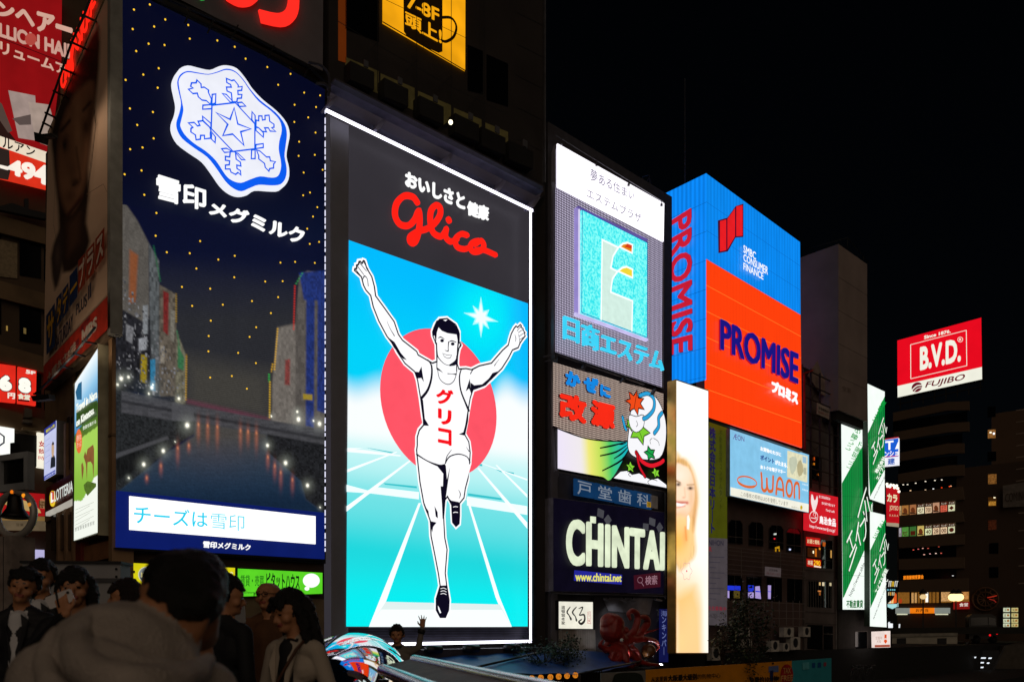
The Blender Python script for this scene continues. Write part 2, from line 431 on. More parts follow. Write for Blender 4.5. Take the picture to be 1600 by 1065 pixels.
# ------------------------------------------------------------------ buildings
def bld(name, label, cat, pl, u0, u1, z1, depth, m, z0=0, off=0, group=None):
    t = Th(name, label, cat, pl, CX, HY, off, group, z0=z0); t.u0 = u0
    t.e.location = pl.world(u0, off, z0); t.w = u1-u0; t.h = z1-z0
    b = MB(); b.box((0, 0, 0), (u1-u0, depth, z1-z0), m); b.build('wall', t); return t
U = lambda px, off=0: FA.hit(px, 900, off)[0]
V = lambda px, py, off=0: FA.hit(px, py, off)[1]

# corner building that carries the night-canal billboard (its side wall is the plane SA)
cb = bld('corner_building', 'brown corner building behind the navy canal billboard, shop fronts along its side', 'building', FA, _u+.02, -.15, 20.6, 9.2, D('4a3b30', .85, sc_=.7, bump=.2))
# side wall pieces live in corner-building space: local x of building = FA.d, so the SA normal is -x
def side_box(m, px0, py0, px1, py1, o0, o1, mat):
    """box on the side wall between two photo corners; o0..o1 = how far it stands out"""
    ua, za, _ = SA.hit(px0, py0, o1); ub, zb, _ = SA.hit(px1, py1, o1)
    # SA.d points back to the viewer: local y of building = -u
    y0, y1 = sorted((-ua, -ub)); z0, z1 = sorted((za, zb))
    m.box((-o1-.02, y0, z0), (-o0-.02, y1, z1), mat)
m = MB(); side_box(m, 70, 815, 114, 560, .02, .1, TAN); m.build('side_panel', cb)
for x0, x1 in ((80, 87), (91, 99), (103, 111)):
    m = MB(); side_box(m, x0, 860, x1, 802, .02, .14, GL); m.build('window', cb)
for x0, x1 in ((88, 90.5), (99.5, 102.5), (111.5, 115)):
    m = MB(); side_box(m, x0, 880, x1, 660, .03, .22, D('8a6a4e', .7)); m.build('pillar', cb)
m = MB(); side_box(m, 118, 880, 126, 845, .03, .3, D('6b2016', .6)); m.build('door_panel', cb)
m = MB(); side_box(m, 128, 880, 176, 842, .03, .2, D('8a5a38', .7)); m.build('shop_panel', cb)
for x0, x1 in ((104, 108), (110, 113.5)):
    m = MB(); side_box(m, x0, 735, x1, 650, .02, .12, GL); m.build('window', cb)
m = MB(); m.box((-.3, -.3, 0), (.35, .05, 20.7), D('8d6f50', .6, sc_=.5)); m.build('corner_column', cb)
for z in (3.2, 7.5, 12, 16.5): m = MB(); m.box((-.33, -.33, z), (.38, .02, z+.08), D('6d553e', .6)); m.build('column_joint', cb)
m = MB(); m.box((.4, -.12, .1), (cb.w-.05, -.002, 2.55), D('6a5a44', .8, sc_=1.5)); m.build('ground_floor_wall', cb)
m = MB()
for i in range(5): m.box((.9+i*1.3, -.135, .1), (1.0+i*1.3, -.125, 2.5), BLACK)
m.build('shop_shutter', cb)

# tower behind the runner sign
gb = bld('office_tower', 'dark tall building rising above the runner billboard with an orange window sign', 'building', FA, .05, U(852), 48, 14, D('2c2725', .8, sc_=.5))
gb.zm = (500, 0, 2.535)
CREAM = D('8a8450', .7)
for a, bb in ((100, 232), (240, 375), (388, 520), (530, 640), (655, 745)):
    ya = 60 + .47*(a-100); yb = 60 + .47*(bb-100)
    gb.part('window', ('P', [(a, ya+165), (bb, yb+160), (bb, yb+250), (a, ya+255)], CREAM, .02))
for a, bb in ((100, 232), (585, 645), (660, 745)):
    ya = -230 + .5*(a-100); yb = -230 + .5*(bb-100)
    gb.part('window', ('P', [(a, ya+165), (bb, yb+160), (bb, yb+330), (a, ya+345)], GL, .02))
gb.part('orange_window', ('P', [(72, -40), (104, -30), (104, 250), (72, 240)], E('6a2c08', .6), .02))
for a in (120, 255, 395, 535, 640, 750): 
    y = 240 + .5*(a-120); gb.part('air_conditioner', ('P', [(a, y), (a+95, y+46), (a+95, y+115), (a, y+75)], D('1c1b1b', .6), .5, .45), ('P', [(a+55, y-5), (a+72, y+4), (a+72, y+30), (a+55, y+22)], D('55555a', .5), .52, .05))
for a in (228, 383, 520, 650):
    gb.part('guy_rod', ('S', [(a, -60), (a, 300+.48*(a-100))], 1.1, BLACK, .3), ('S', [(a-50, 220+.45*(a-228)), (a, 170+.45*(a-228))], .9, BLACK, .3))
gb.part('cable', ('S', [(72, 85), (230, 180), (520, 345), (745, 455)], 1.0, BLACK, .35))
gb.part('corner_pipe', ('S', [(893, -60), (893, 720)], 2.2, D('6a6a70', .5, .5), .15, {'th': .1}))
for k in range(6): gb.part('wall_joint', ('S', [(780, 50+k*125), (890, 105+k*125)], .7, BLACK, .01))

# building with the estate and medicine signs
eb = bld('narrow_building', 'dark narrow building carrying the white estate sign and the wind medicine sign', 'building', FA, U(856), U(1050), V(873, 200), 12, D('3c3a40', .8))
m = MB(); m.box((-.02, -.25, 0), (.42, -.01, eb.h-3), D('5c5a62', .6, sc_=.7)); m.build('sign_pier', eb)
pb = bld('finance_building', 'dark building under the blue and orange finance sign', 'building', FA, U(1056), U(1262), V(1105, 640), 12, D('55433f', .8, sc_=.8), off=-.4)
pb.zm = (1110, 800, 5.327)
WINF = D('7a706a', .5)
for i, (a, y) in enumerate(((150, 60), (322, 78), (490, 104), (635, 130))):
    w = 120; gb_ = [(a, y+30), (a+25, y), (a+w-20, y+8), (a+w, y+40), (a+w, y+205), (a, y+195)]
    pb.part('window', ('P', gb_, GL, .02), ('S', gb_, .9, D('3a302c', .7), .06, {'closed': True, 'th': .05}))
    pb.part('window_bar', ('S', [(a+62, y+5), (a+62, y+200)], .7, WINF, .1), ('S', [(a, y+140), (a+w, y+150)], .7, WINF, .1))
for y in (285, 315, 350, 385, 430, 470, 500): pb.part('rail', ('S', [(140, y), (790, y+75-(y-285)*.1)], .7, WINF, .8, {'th': .04}))
for x in (260, 440, 585, 775): pb.part('rail_post', ('S', [(x, 300), (x, 545)], .7, WINF, .82, {'th': .04}))
for a in (140, 300, 470, 640):
    pb.part('window', ('P', [(a, 520+.06*(a-140)), (a+125, 528+.06*(a-140)), (a+125, 725+.06*(a-140)), (a, 715+.06*(a-140))], GL, .02), ('S', [(a+62, 522), (a+62, 735)], .8, WINF, .06))
BLUL = E('2236d8', .9); LIL = E('b9a4e6', .8)
pb.part('lit_window_poster', ('P', [(143, 608), (250, 612), (250, 650), (143, 645)], BLUL, .05), ('P', [(143, 650), (158, 652), (158, 712), (143, 710)], LIL, .05), ('P', [(195, 650), (245, 655), (245, 715), (195, 712)], E('6a5a20', .6), .05))
pb.part('lit_window_poster', ('P', [(315, 605), (362, 607), (362, 660), (315, 655)], BLUL, .05), ('P', [(315, 662), (362, 664), (362, 712), (315, 710)], LIL, .05))
pb.part('lit_window_poster', ('P', [(373, 615), (410, 612), (422, 720), (373, 712)], LIL, .05), ('P', [(375, 650), (418, 655), (418, 664), (375, 660)], BLUL, .06))
pb.part('lit_window_poster', ('P', [(480, 605), (505, 607), (502, 720), (480, 718)], LIL, .05), ('P', [(480, 655), (505, 657), (505, 662), (480, 660)], BLUL, .06))
for x in (143, 195, 255, 320, 380, 450, 515, 575, 635, 690, 745): pb.part('lattice_post', ('S', [(x, 735), (x, 940)], .9, WINF, .9, {'th': .04}))
for y in (735, 805, 872, 940): pb.part('lattice_rail', ('S', [(143, y), (785, y+25-(y-735)*.09)], 1.0, WINF, .88, {'th': .04}))
for q, h, d in (([(528, 175), (550, 172), (550, 186), (528, 188)], 'c8d0c8', .05), ([(528, 212), (542, 214), (538, 226), (528, 224)], 'e02030', .05), ([(655, 300), (672, 303), (668, 316), (655, 315)], 'cfd8ff', .05), ([(538, 290), (575, 280), (578, 325), (570, 325), (566, 300), (552, 302), (548, 328), (540, 325)], 'b08010', .05)): pb.part('window_lamp', ('P', q, E(h, 1.1), d))
# building with the red bird sign
rb = bld('slim_building', 'slim grey building with lit red shop windows under the red chicken sign', 'building', FA, U(1263), U(1313), V(1290, 600), 12, D('5d5350', .8, sc_=.8), off=-.3)
rb.zm = (1110, 800, 5.327)
rb.part('window', ('P', [(800, 215), (1015, 238), (1015, 470), (800, 450)], GL, .02))
rb.part('shop_sign_board', ('P', [(800, 203), (915, 215), (915, 287), (800, 275)], E('b4140f', 1), .06, .04), ('T', 'お酒と肴処', [(806, 218), (908, 232), (908, 268), (806, 256)], E('f2d9a8', 1), .08, .02))
rb.part('price_board', ('P', [(803, 383), (922, 396), (920, 462), (805, 448)], E('a81208', 1), .06, .04), ('T', '290', [(860, 396), (915, 402), (915, 446), (858, 440)], E('ffc21e', 1.1), .08, .02), ('T', '串揚', [(812, 396), (852, 400), (852, 440), (812, 436)], E('f4e0c0', 1), .08, .01), ('P', [(862, 442), (922, 450), (922, 461), (862, 453)], E('f8ead0', 1), .08))
rb.part('interior_glow', ('P', [(808, 290), (920, 300), (918, 380), (808, 370)], E('3a1804', .8), .03), ('P', [(870, 300), (885, 302), (885, 370), (870, 366)], E('c06414', 1), .04), ('P', [(903, 292), (916, 294), (916, 312), (903, 310)], E('e08a20', 1), .04), ('P', [(852, 318), (862, 319), (862, 342), (852, 340)], E('fff0c8', 1.4), .05), ('P', [(935, 245), (960, 250), (955, 285), (935, 280)], E('b0500c', 1), .04), ('P', [(1000, 315), (1010, 316), (1010, 380), (1000, 376)], E('d8a050', .9), .04))
rb.part('window_bar', ('S', [(922, 225), (922, 460)], 1.2, D('3a3230', .6), .1), ('S', [(928, 395), (1012, 403)], 1.2, D('3a3230', .6), .1), ('S', [(930, 300), (1012, 308)], 1, D('3a3230', .6), .1))
rb.part('grille_window', ('P', [(812, 572), (1012, 578), (1010, 795), (810, 785)], GL, .02), ('P', [(905, 580), (918, 581), (918, 608), (905, 606)], E('d8b070', .9), .04), ('P', [(932, 580), (948, 581), (948, 612), (932, 610)], E('f2e0b8', 1), .04), ('P', [(992, 584), (1008, 585), (1008, 612), (992, 610)], E('d6c79a', .9), .04), ('P', [(895, 648), (922, 650), (920, 662), (895, 660)], E('d08040', 1), .04), ('P', [(905, 665), (918, 666), (918, 690), (905, 688)], E('a05a20', .8), .04))
for i in range(10): rb.part('grille_bar', ('S', [(815+i*21, 575), (815+i*21, 790)], 1.1, D('9a938c', .5), .12))
rb.part('window', ('P', [(808, 935), (935, 938), (935, 1140), (808, 1135)], GL, .02)); rb.part('window', ('P', [(942, 945), (1020, 947), (1020, 1140), (942, 1138)], GL, .02), ('S', [(942, 1010), (1020, 1012)], 1, WINF, .05))
for y in (480, 560, 825, 920): rb.part('floor_band', ('S', [(790, y), (1050, y+14)], 1.5, D('403836', .8), .05))
rb.part('downpipe', ('S', [(1052, 560), (1052, 1150)], 2, D('7a7472', .6), .12, {'th': .08}))
# building behind the green sign and its blank grey rooftop panel
ab = bld('letting_building', 'dark building that carries the tall green letting signs', 'building', FA, U(1314), U(1384), V(1358, 598), 14, D('3a3533', .8), off=-.2)
ab.zm = (1030, 830, 4)
ab.part('window', ('P', [(1225, 625), (1300, 622), (1300, 750), (1225, 755)], GL, .02), ('S', [(1225, 625), (1300, 622), (1300, 750), (1225, 755)], 1, WINF, .05, {'closed': True}))
gp = Th('rooftop_hoarding', 'tall blank grey box hoarding standing on the roof behind the finance sign', 'hoarding', FA, 1310, 640, 1.0)
u1 = FA.hit(1355, 640, 1.0)[0] - gp.u0; zt = FA.hit(1310, 381, 1.0)[1] - gp.z0
b = MB(); b.box((0, 0, 0), (u1, 12, zt), D('8a7c78', .8, var=.14, sc_=.5)); b.build('panel_box', gp)
m = MB()
for k in range(1, 5): m.box((-.006, 0, zt*k/5), (u1, -.006, zt*k/5+.03), D('5c5250', .8))
m.build('sheet_joint', gp)
gp.part('old_lettering', ('T', '空室', [(1316, 602), (1330, 607), (1330, 614), (1316, 610)], D('6d5c52', .8), .01))
b = MB(); b.box((.2, .2, -.6), (u1-.2, 11.5, -.01), D('1b1816', .9)); b.build('base_frame', gp)
b = MB(); b.tube([(0, 3, zt+.5), (u1*.3, 0, zt+.9), (u1*1.15, .2, zt+.4)], .03, BLACK, 6); b.tube([(u1*.3, 0, zt), (u1*.3, 0, zt+.9)], .03, BLACK, 6); b.tube([(u1*.9, .1, zt), (u1*.9, .1, zt+.55)], .03, BLACK, 6); b.build('roof_rail', gp)
# sign scaffold between finance sign and green sign
sf = Th('sign_scaffold', 'dark steel lattice scaffold with a small white notice beside the orange finance panel', 'scaffold', FA, 1256, 800, .3)
sf.zm = (1240, 550, 3.55)
m = MB()
for x in (52, 100, 150, 205, 250): sf.S(m, [(x, 70+.48*(x-52)), (x, 740+.25*(x-52))], 1.6, D('4a3f3c', .6, .4), .1, th=.12)
for k in range(9):
    y = 85+k*78; sl_ = .48-.03*k; sf.S(m, [(52, y), (255, y+203*sl_)], 1.4, D('4a3f3c', .6, .4), .12, th=.08)
m.build('lattice', sf)
m = MB()
for k in range(4): sf.S(m, [(60, 150+k*160), (150, 280+k*150)], 1.0, D('3a302e', .6, .4), .05); sf.S(m, [(150, 200+k*155), (60, 300+k*150)], 1.0, D('3a302e', .6, .4), .05)
m.build('brace', sf)
sf.part('backing', ('P', [(55, 80), (250, 180), (250, 745), (55, 700)], D('2b2321', .9), -1.2))
sf.part('apex_sheet', ('P', [(80, 130), (132, 48), (215, 265), (150, 230)], D('8a7a70', .7), -.3, .05))
sf.part('red_post', ('S', [(62, 125), (66, 535)], 3, D('a02010', .5), .2, {'th': .1}), ('S', [(58, 118), (110, 100)], 2, D('a02010', .5), .2, {'th': .1}))
sf.part('notice', ('P', [(132, 280), (200, 312), (197, 372), (130, 342)], D('a89c94', .6), .2, .04), ('T', '広告募集中', [(140, 300), (194, 324), (194, 340), (140, 316)], D('403634', .7), .22, .02), ('T', '06-6281-1717', [(138, 322), (194, 346), (194, 358), (138, 334)], D('8a2018', .7), .22))
sf.part('window', ('P', [(95, 570), (155, 590), (155, 720), (95, 700)], GL, -.5), ('P', [(112, 580), (118, 582), (118, 600), (112, 598)], E('b84810', 1), -.45), ('P', [(110, 612), (118, 614), (118, 626), (110, 624)], E('c07018', 1), -.45), ('P', [(135, 672), (142, 674), (142, 684), (135, 682)], E('c06014', 1), -.45))

# block across the side street (far left)
lb = bld('shop_block', 'dark brown shop block across the side street on the far left with banded floors', 'building', LA, -14, 18, 60, 15, D('4f3f30', .85, sc_=.5, bump=.15))
lb.zm = (0, 320, 3.13)
LBD = D('6d583f', .8, sc_=.7)
for y in (60, 380, 690, 1000): lb.part('floor_band', ('P', [(-120, y-45), (330, y+85), (330, y+160), (-120, y+45)], LBD, .35, .3))
for y in (140, 460, 770):
    for x in (-100, 95, 215): lb.part('window', ('P', [(x, y+.25*x), (x+105, y+.25*(x+105)), (x+105, y+170+.25*(x+105)), (x, y+180+.25*x)], GL, .04))
lb.part('blind', ('P', [(-40, 158), (85, 188), (85, 360), (-40, 345)], D('8a7a60', .8, sc_=8), .06))
lb.part('window_lamp', ('P', [(30, 590), (38, 592), (38, 616), (30, 614)], E('a08040', .8), .08), ('P', [(115, 600), (128, 604), (128, 632), (115, 628)], E('6a5830', .8), .08))
lb.part('roof_gear', ('P', [(-20, 10), (60, -10), (140, 20), (225, 40), (225, 70), (-20, 20)], BLACK, .7, .3), ('P', [(120, -30), (140, -30), (140, 20), (120, 15)], BLACK, .7, .2))
# ducts and cctv mounted low on that block
lb.zm = (0, 540, 6.654)
lb.part('duct', ('P', [(240, 840), (430, 860), (430, 890), (235, 868)], D('8c7a5c', .5, .5), .9, .5), ('P', [(245, 760), (340, 775), (335, 800), (240, 790)], D('7a7268', .5, .5), .8, .4), ('P', [(260, 640), (335, 660), (335, 740), (245, 745)], D('6a6258', .5, .5), .6, .3))
# avenue block on the right
bb_ = bld('avenue_building', 'large brown corner block with rounded floor bands, lit red board on its roof', 'building', BA, 0, 27, 24, 20, D('463629', .85, var=.08, sc_=.2), off=0)
bb_.zm = (1380, 480, 3.805)
BBM = D('5c4a3a', .85, var=.06, sc_=.3)

def ban(name, q, mat, d=.5, th=.5): bb_.part(name, ('P', q, mat, d, th))
for q in ([(58, 625), (380, 562), (510, 556), (510, 610), (380, 612), (58, 678)], [(62, 742), (385, 686), (510, 680), (510, 735), (385, 742), (62, 795)], [(90, 865), (385, 808), (480, 806), (480, 865), (385, 868), (90, 915)], [(90, 990), (385, 938), (480, 934), (480, 1000), (385, 1002), (90, 1045)]):
    ban('floor_band', q, BBM)
for q in ([(58, 680), (500, 615), (500, 680), (58, 740)], [(90, 797), (470, 745), (470, 808), (90, 862)], [(90, 917), (440, 880), (440, 937), (90, 988)]):
    ban('window_band', q, GL, .05, .04)
bb_.zm = (1360, 740, 3.275)
for q in ([(145, 95), (470, 65), (480, 130), (145, 162)], [(145, 212), (470, 192), (480, 245), (145, 268)], [(145, 320), (480, 308), (480, 360), (145, 380)], [(145, 436), (480, 425), (480, 482), (145, 490)], [(145, 545), (500, 532), (500, 602), (145, 605)]):
    ban('floor_band', q, BBM)
for q in ([(145, 40), (440, 10), (440, 66), (145, 96)], [(145, 380), (440, 362), (440, 422), (145, 434)], [(145, 492), (440, 485), (440, 530), (145, 543)]): ban('window_band', q, GL, .05, .04)
lamps = MB()
for x, y, h in ((168, 55, 'fff2dc'), (190, 54, 'fff2dc'), (232, 47, 'fff2dc'), (282, 38, 'fff2dc'), (330, 33, 'fff2dc'), (365, 30, 'fff2dc'), (205, 85, 'ffd0a0'), (282, 82, 'ffd8b0'), (322, 76, 'ffffff'), (365, 70, 'ff4010'), (405, 64, 'ff5020'), (412, 62, 'ffb080'), (220, 388, 'd05040'), (245, 384, 'c86060'), (268, 380, 'e0a090'), (295, 380, 'c05040'), (350, 372, 'a04030'), (275, 412, 'f0b0a0'), (305, 408, 'e0a0a0'), (335, 406, 'f0d0c0'), (362, 405, 'd06050'), (422, 520, 'd0d0d0')):
    bb_.P(lamps, [(x-4, y-2), (x+4, y-2), (x+4, y+2), (x-4, y+2)], E(h, 1.2, 0), .12)
lamps.build('window_lights', bb_)
for y0, row in ((160, [('b89868', 'o'), ('a87038', 'ghost'), ('a06840', 'ghost'), ('e8e0b8', '457'), ('e8c8a0', '700'), ('c09070', 'ghost'), ('d86048', '三三'), ('d8d8b0', '◆')]), (272, [('a098a0', '◆'), ('4e8a3a', 'POT'), ('3a6a30', '▆'), ('c8b060', 'ghost'), ('d8e0b0', '40'), ('e8c8a0', '28'), ('e8c8a0', '00'), ('d8d8b0', '●')])):
    for i, (h, tx) in enumerate(row):
        x = 146+i*39.5 if i else 146; w = 33 if i else 12; y = y0 + 5 - .085*(x-146); x += -24 if i else 0; 
        q = [(x, y), (x+w, y-3), (x+w, y+46), (x, y+50)]
        pr = bb_.part('lit_window_poster', ('P', q, E(h, .95, .12, 3), .1, .06))
        if tx != 'ghost' and len(tx) <= 3:
            mm = MB(); bb_.T(mm, tx, [(x+4, y+22), (x+w-4, y+20), (x+w-4, y+42), (x+4, y+44)], E('5a2010', .6), .13, .02)
            if i > 2: bb_.P(mm, [(x, y), (x+w, y-3), (x+w, y+14), (x, y+17)], E('4a2010', .7), .12); bb_.T(mm, 'ランチ', [(x+3, y+3), (x+w-3, y+1), (x+w-3, y+12), (x+3, y+14)], E('f0e8d0', .9), .14)
            mm.build('poster_print', pr); bpy.context.view_layer.update()
        elif tx == 'ghost':
            mm = MB(); bb_.P(mm, [(x+6, y+24), (x+14, y+12), (x+24, y+18), (x+28, y+36), (x+12, y+40)], E('6a3418', .8), .12, sm=3); bb_.P(mm, [(x+2, y+36), (x+30, y+40), (x+30, y+45), (x+2, y+46)], E('40281a', .7), .12); mm.build('poster_print', pr)
bb_.part('red_led_sign', ('T', '居酒屋個室宴会', [(168, 520), (272, 514), (272, 536), (168, 540)], E('ff8a1a', 1.1), .1, .03))
bb_.part('shop_window', ('P', [(140, 605), (505, 600), (505, 655), (140, 662)], E('8a5a20', .8, .2, 6), .08), ('P', [(208, 608), (238, 608), (238, 658), (208, 659)], E('c8965a', .9, .3, 8), .1), ('P', [(282, 606), (296, 606), (296, 655), (282, 656)], E('fff4e4', 1.2), .12), ('P', [(362, 604), (415, 603), (415, 650), (362, 652)], E('c89860', .9, .3, 6), .1), ('P', [(455, 602), (502, 602), (502, 640), (455, 642)], E('c88a48', .8, .3, 6), .1))
for x in (205, 224, 240, 256, 270, 298, 315, 335, 356, 420): bb_.part('mullion', ('S', [(x, 604), (x, 660)], .9 if x not in (205, 356) else 2, D('3a2010', .6), .16))
bb_.part('shop_fascia', ('P', [(128, 685), (198, 685), (198, 714), (128, 714)], E('8a9088', .8), .6, .5), ('P', [(202, 685), (325, 684), (325, 712), (202, 712)], E('ee7a10', 1), .6, .5), ('P', [(328, 684), (404, 684), (404, 712), (328, 713)], E('8a9088', .8), .6, .5), ('T', 'お弁当', [(232, 688), (296, 688), (296, 706), (232, 706)], E('301808', 1), .64, .02), ('P', [(135, 714), (190, 714), (190, 720), (135, 720)], E('d8d8b8', 1), .62), ('P', [(332, 714), (398, 714), (398, 720), (332, 720)], E('d8d8b8', 1), .62))
bb_.part('red_shop_sign', ('P', [(424, 655), (505, 652), (505, 690), (424, 692)], E('7a1410', 1), .5, .3), ('T', '食堂', [(455, 660), (500, 658), (500, 676), (455, 678)], E('e8dcd0', 1), .54, .02))
bb_.part('small_window', ('P', [(602, 120), (645, 117), (645, 165), (602, 167)], E('402408', .7, .4, 4), .05, {'th': .03}), ('P', [(605, 140), (642, 140), (642, 160), (605, 162)], E('b07a2c', .9, .4, 5), .06), ('P', [(630, 118), (640, 118), (640, 124), (630, 124)], E('fff0c8', 1.2), .07))
for y, h in ((0, '8a5a28'), (235, '3a180a')): bb_.part('small_window', ('P', [(602, y+2), (645, y), (645, y+50), (602, y+52)], E(h, .6, .5, 5), .05, {'th': .03}))
for y in (352, 475): bb_.part('small_window', ('P', [(608, y+2), (655, y), (655, y+55), (608, y+55)], GL, .05, {'th': .03}))
bb_.zm = (1380, 480, 3.805)
bb_.part('small_window', ('P', [(620, 590), (668, 587), (668, 650), (620, 655)], GL, .05, {'th': .03})); bb_.part('small_window', ('P', [(620, 858), (672, 855), (672, 912), (620, 916)], GL, .05, {'th': .03}))
bb_.part('small_window', ('P', [(622, 728), (668, 725), (668, 775), (622, 778)], E('8a5c2c', .9, .4, 5), .05, {'th': .03}), ('P', [(632, 738), (645, 738), (645, 748), (632, 748)], E('fff4d8', 1.2), .07), ('P', [(652, 744), (664, 743), (664, 755), (652, 756)], E('ffffff', 1.3), .07))
b = MB(); b.box((11.5, 3, 24), (27, 18, 31.6), D('5a4636', .85, var=.08, sc_=.2)); b.build('roof_block', bb_)
bb_.zm = (1360, 740, 3.275)
wh = MB()
ctr = bb_.L(588, 640, .3); r0 = (bb_.L(655, 640, .3)-ctr).length
for rr in (1, .62): wh.tube([ctr + Vector((r0*rr*math.cos(a*math.pi/14), 0, r0*rr*math.sin(a*math.pi/14))) for a in range(28)], .12, D('6a4a30', .6, .3), 6, closed=True)
for a in range(12): q = a*math.pi/6; wh.tube([ctr, ctr + Vector((r0*math.cos(q), 0, r0*math.sin(q)))], .07, D('6a4a30', .6, .3), 5)
wh.build('wheel_ornament', bb_)
bb_.part('neon_accent', ('S', [(600, 632), (622, 628), (645, 622)], 1, E('a02818', .9), .5), ('S', [(610, 640), (632, 645), (642, 655)], 1, E('802018', .9), .5))
# neighbour at the right frame edge with striped floors and a pale wall sign
nb = bld('neighbour_block', 'dark block at the right edge with thin lit floor lines beside the brown corner block', 'building', BA, 28, 60, 22.5, 20, D('0e0c0b', .8), off=.6)
nb.zm = (1380, 480, 3.805)
for k in range(9): nb.part('floor_line', ('S', [(792, 612+k*70), (900, 596+k*70)], .9, D('8a7a6c', .6), .1))
nb.zm = (1360, 740, 3.275)
nb.part('wall_sign', ('P', [(678, 60), (800, 40), (800, 165), (678, 172)], D('6e665e', .7), .2, .1), ('T', 'COMING', [(690, 100), (800, 84), (800, 132), (690, 146)], D('4a4038', .7), .24, .02))
for k in range(5): nb.part('floor_line', ('S', [(760, 200+k*90), (830, 195+k*90)], .9, D('8a7a6c', .6), .1))
NOVAR = dict(var=0)
WHT = E('ffffff', 1.05, .03)
# ================================================================== navy canal billboard with the snowflake emblem
sb = Th('canal_billboard', 'tall navy billboard with a white snowflake emblem over a night canal picture', 'billboard', FA, 182, 872, .35)
sb.part('cabinet', ('P', [(182, 860), (182, -45), (511, 138), (509, 880)], BLACK, -.06, .28))
SBQ = [(186.5, -34), (507.5, 138), (505.5, 846), (182.5, 800)]
def snow_bg(x, y):
    t = sstep(250, 470, y); c = mixc(lin('04071f'), lin('0d1733'), t)
    d = sstep(360, 600, y) * sstep(255, 300, x) * (1-sstep(425, 470, x))
    return mixc(c, lin('2c2d30'), d*.8)
sb.grid('night_sky_panel', SBQ, 40, 80, snow_bg, .0)
sb.zm = (180, 380, 2.13)
def canal(X, Y):
    P = Paint(X, Y, (0, 0, 0)); g = P.grain
    t = np.clip((Y+200)/400, 0, 1)[:, None]; P.c = np.array(lin('060a26'))*(1-t) + np.array(lin('0c1330'))*t
    sl = .72 + .28*np.cos(Y*1.05 - X*.13); fine = .8 + .4*g(3, 3, 2)
    P.fill([(95, 10), (690, 120), (690, 640), (95, 560)], '35363a', 60, np.clip((Y-20)/260, 0, .9), sl*(.97+.06*g(40, 400, 3)))
    P.fill([(235, 380), (515, 430), (515, 592), (235, 545)], '5c584e', 40, .55, sl)
    bl = lambda a, b, s_: .55 + .75*g(a, b, s_)
    P.fill([(0, -132), (36, -130), (74, -75), (112, 0), (114, 265), (95, 268), (0, 210)], '57534e', 3, 1, bl(16, 22, 4)*.35+.75*fine*.9)
    P.fill([(48, 20), (76, 40), (68, 195), (46, 200)], '8a4a22', 4, .8)
    P.fill([(0, 205), (95, 262), (132, 220), (128, 508), (0, 480)], '1c1c20', 3, 1, bl(9, 12, 5)*1.4)
    P.fill([(112, 0), (146, 60), (148, 508), (124, 505), (116, 240)], '565a5c', 3, 1, bl(7, 16, 6)); P.fill([(147, 138), (201, 168), (207, 508), (147, 508)], '5e564c', 3, 1, bl(8, 14, 7)); P.fill([(204, 288), (234, 370), (234, 550), (200, 528)], '6a6656', 3, 1, bl(6, 11, 8))
    for q, h in (([(160, 158), (178, 166), (176, 306), (160, 292)], '74161a'), ([(86, 370), (106, 372), (104, 466), (84, 460)], '9a861c'), ([(92, 208), (110, 204), (108, 300), (92, 304)], '84888c'), ([(117, 388), (134, 384), (133, 492), (117, 488)], '2c7ca4'), ([(36, 268), (62, 280), (56, 334), (36, 322)], '7c7c80'), ([(78, 318), (106, 310), (104, 354), (78, 358)], '9a9ca2'), ([(208, 338), (230, 380), (228, 424), (208, 412)], '2c6e46'), ([(184, 220), (198, 226), (196, 330), (184, 322)], '7a766c'), ([(150, 340), (164, 342), (164, 400), (150, 398)], '8c8478')): P.fill(q, h, 2, .85, .7+.5*g(5, 6, 9))
    wn = (g(5, 7, 11) > .88) & (X < 232) & (Y > 60+1.7*X) & (Y < 520); P.c[wn] = np.array(lin('7c7c80'))*(.2+.9*g(5, 7, 12)[wn][:, None])
    P.fill([(540, 278), (600, 266), (612, 106), (640, 92), (700, 98), (700, 660), (520, 602), (522, 468)], '55504c', 3, 1, bl(10, 18, 13)*.6+.5); P.fill([(540, 282), (600, 272), (600, 602), (524, 592), (524, 470)], '6e6862', 3, 1, bl(8, 12, 14)*.5+.55)
    for q in ([(636, 176), (664, 182), (661, 614), (634, 606)], [(674, 184), (699, 190), (699, 566), (672, 556)], [(612, 98), (699, 90), (699, 192), (628, 188)]): P.fill(q, '1c2f70', 3, .95, .7+.6*g(6, 9, 15))
    P.fill([(566, 388), (582, 384), (581, 472), (564, 470)], '7a2826', 3, .8, .6+.8*g(5, 6, 16)); P.fill([(625, 500), (656, 503), (656, 522), (625, 518)], 'a08820', 2, .9)
    for (x1, y1, x2, y2), h in (((541, 283, 530, 420), 'f0b81c'), ((515, 460, 514, 582), 'f0c01c'), ((524, 402, 520, 425), 'f0b81c'), ((598, 142, 594, 288), 'e0301c'), ((237, 372, 235, 520), 'd0a024'), ((203, 170, 203, 262), 'a8841c'), ((128, 10, 150, 125), '1c7040'), ((512, 436, 512, 458), '1fc64c'), ((602, 135, 624, 98), '3a9a50'), ((205, 290, 215, 350), '2a7a50')):
        m_ = .5+.5*np.cos(Y*.75); P.line(x1, y1, x2, y2, 2.6, h, m_)
    P.fill([(240, 530), (420, 575), (515, 592), (515, 584), (420, 560), (240, 520)], '7a3450', 8, .5)
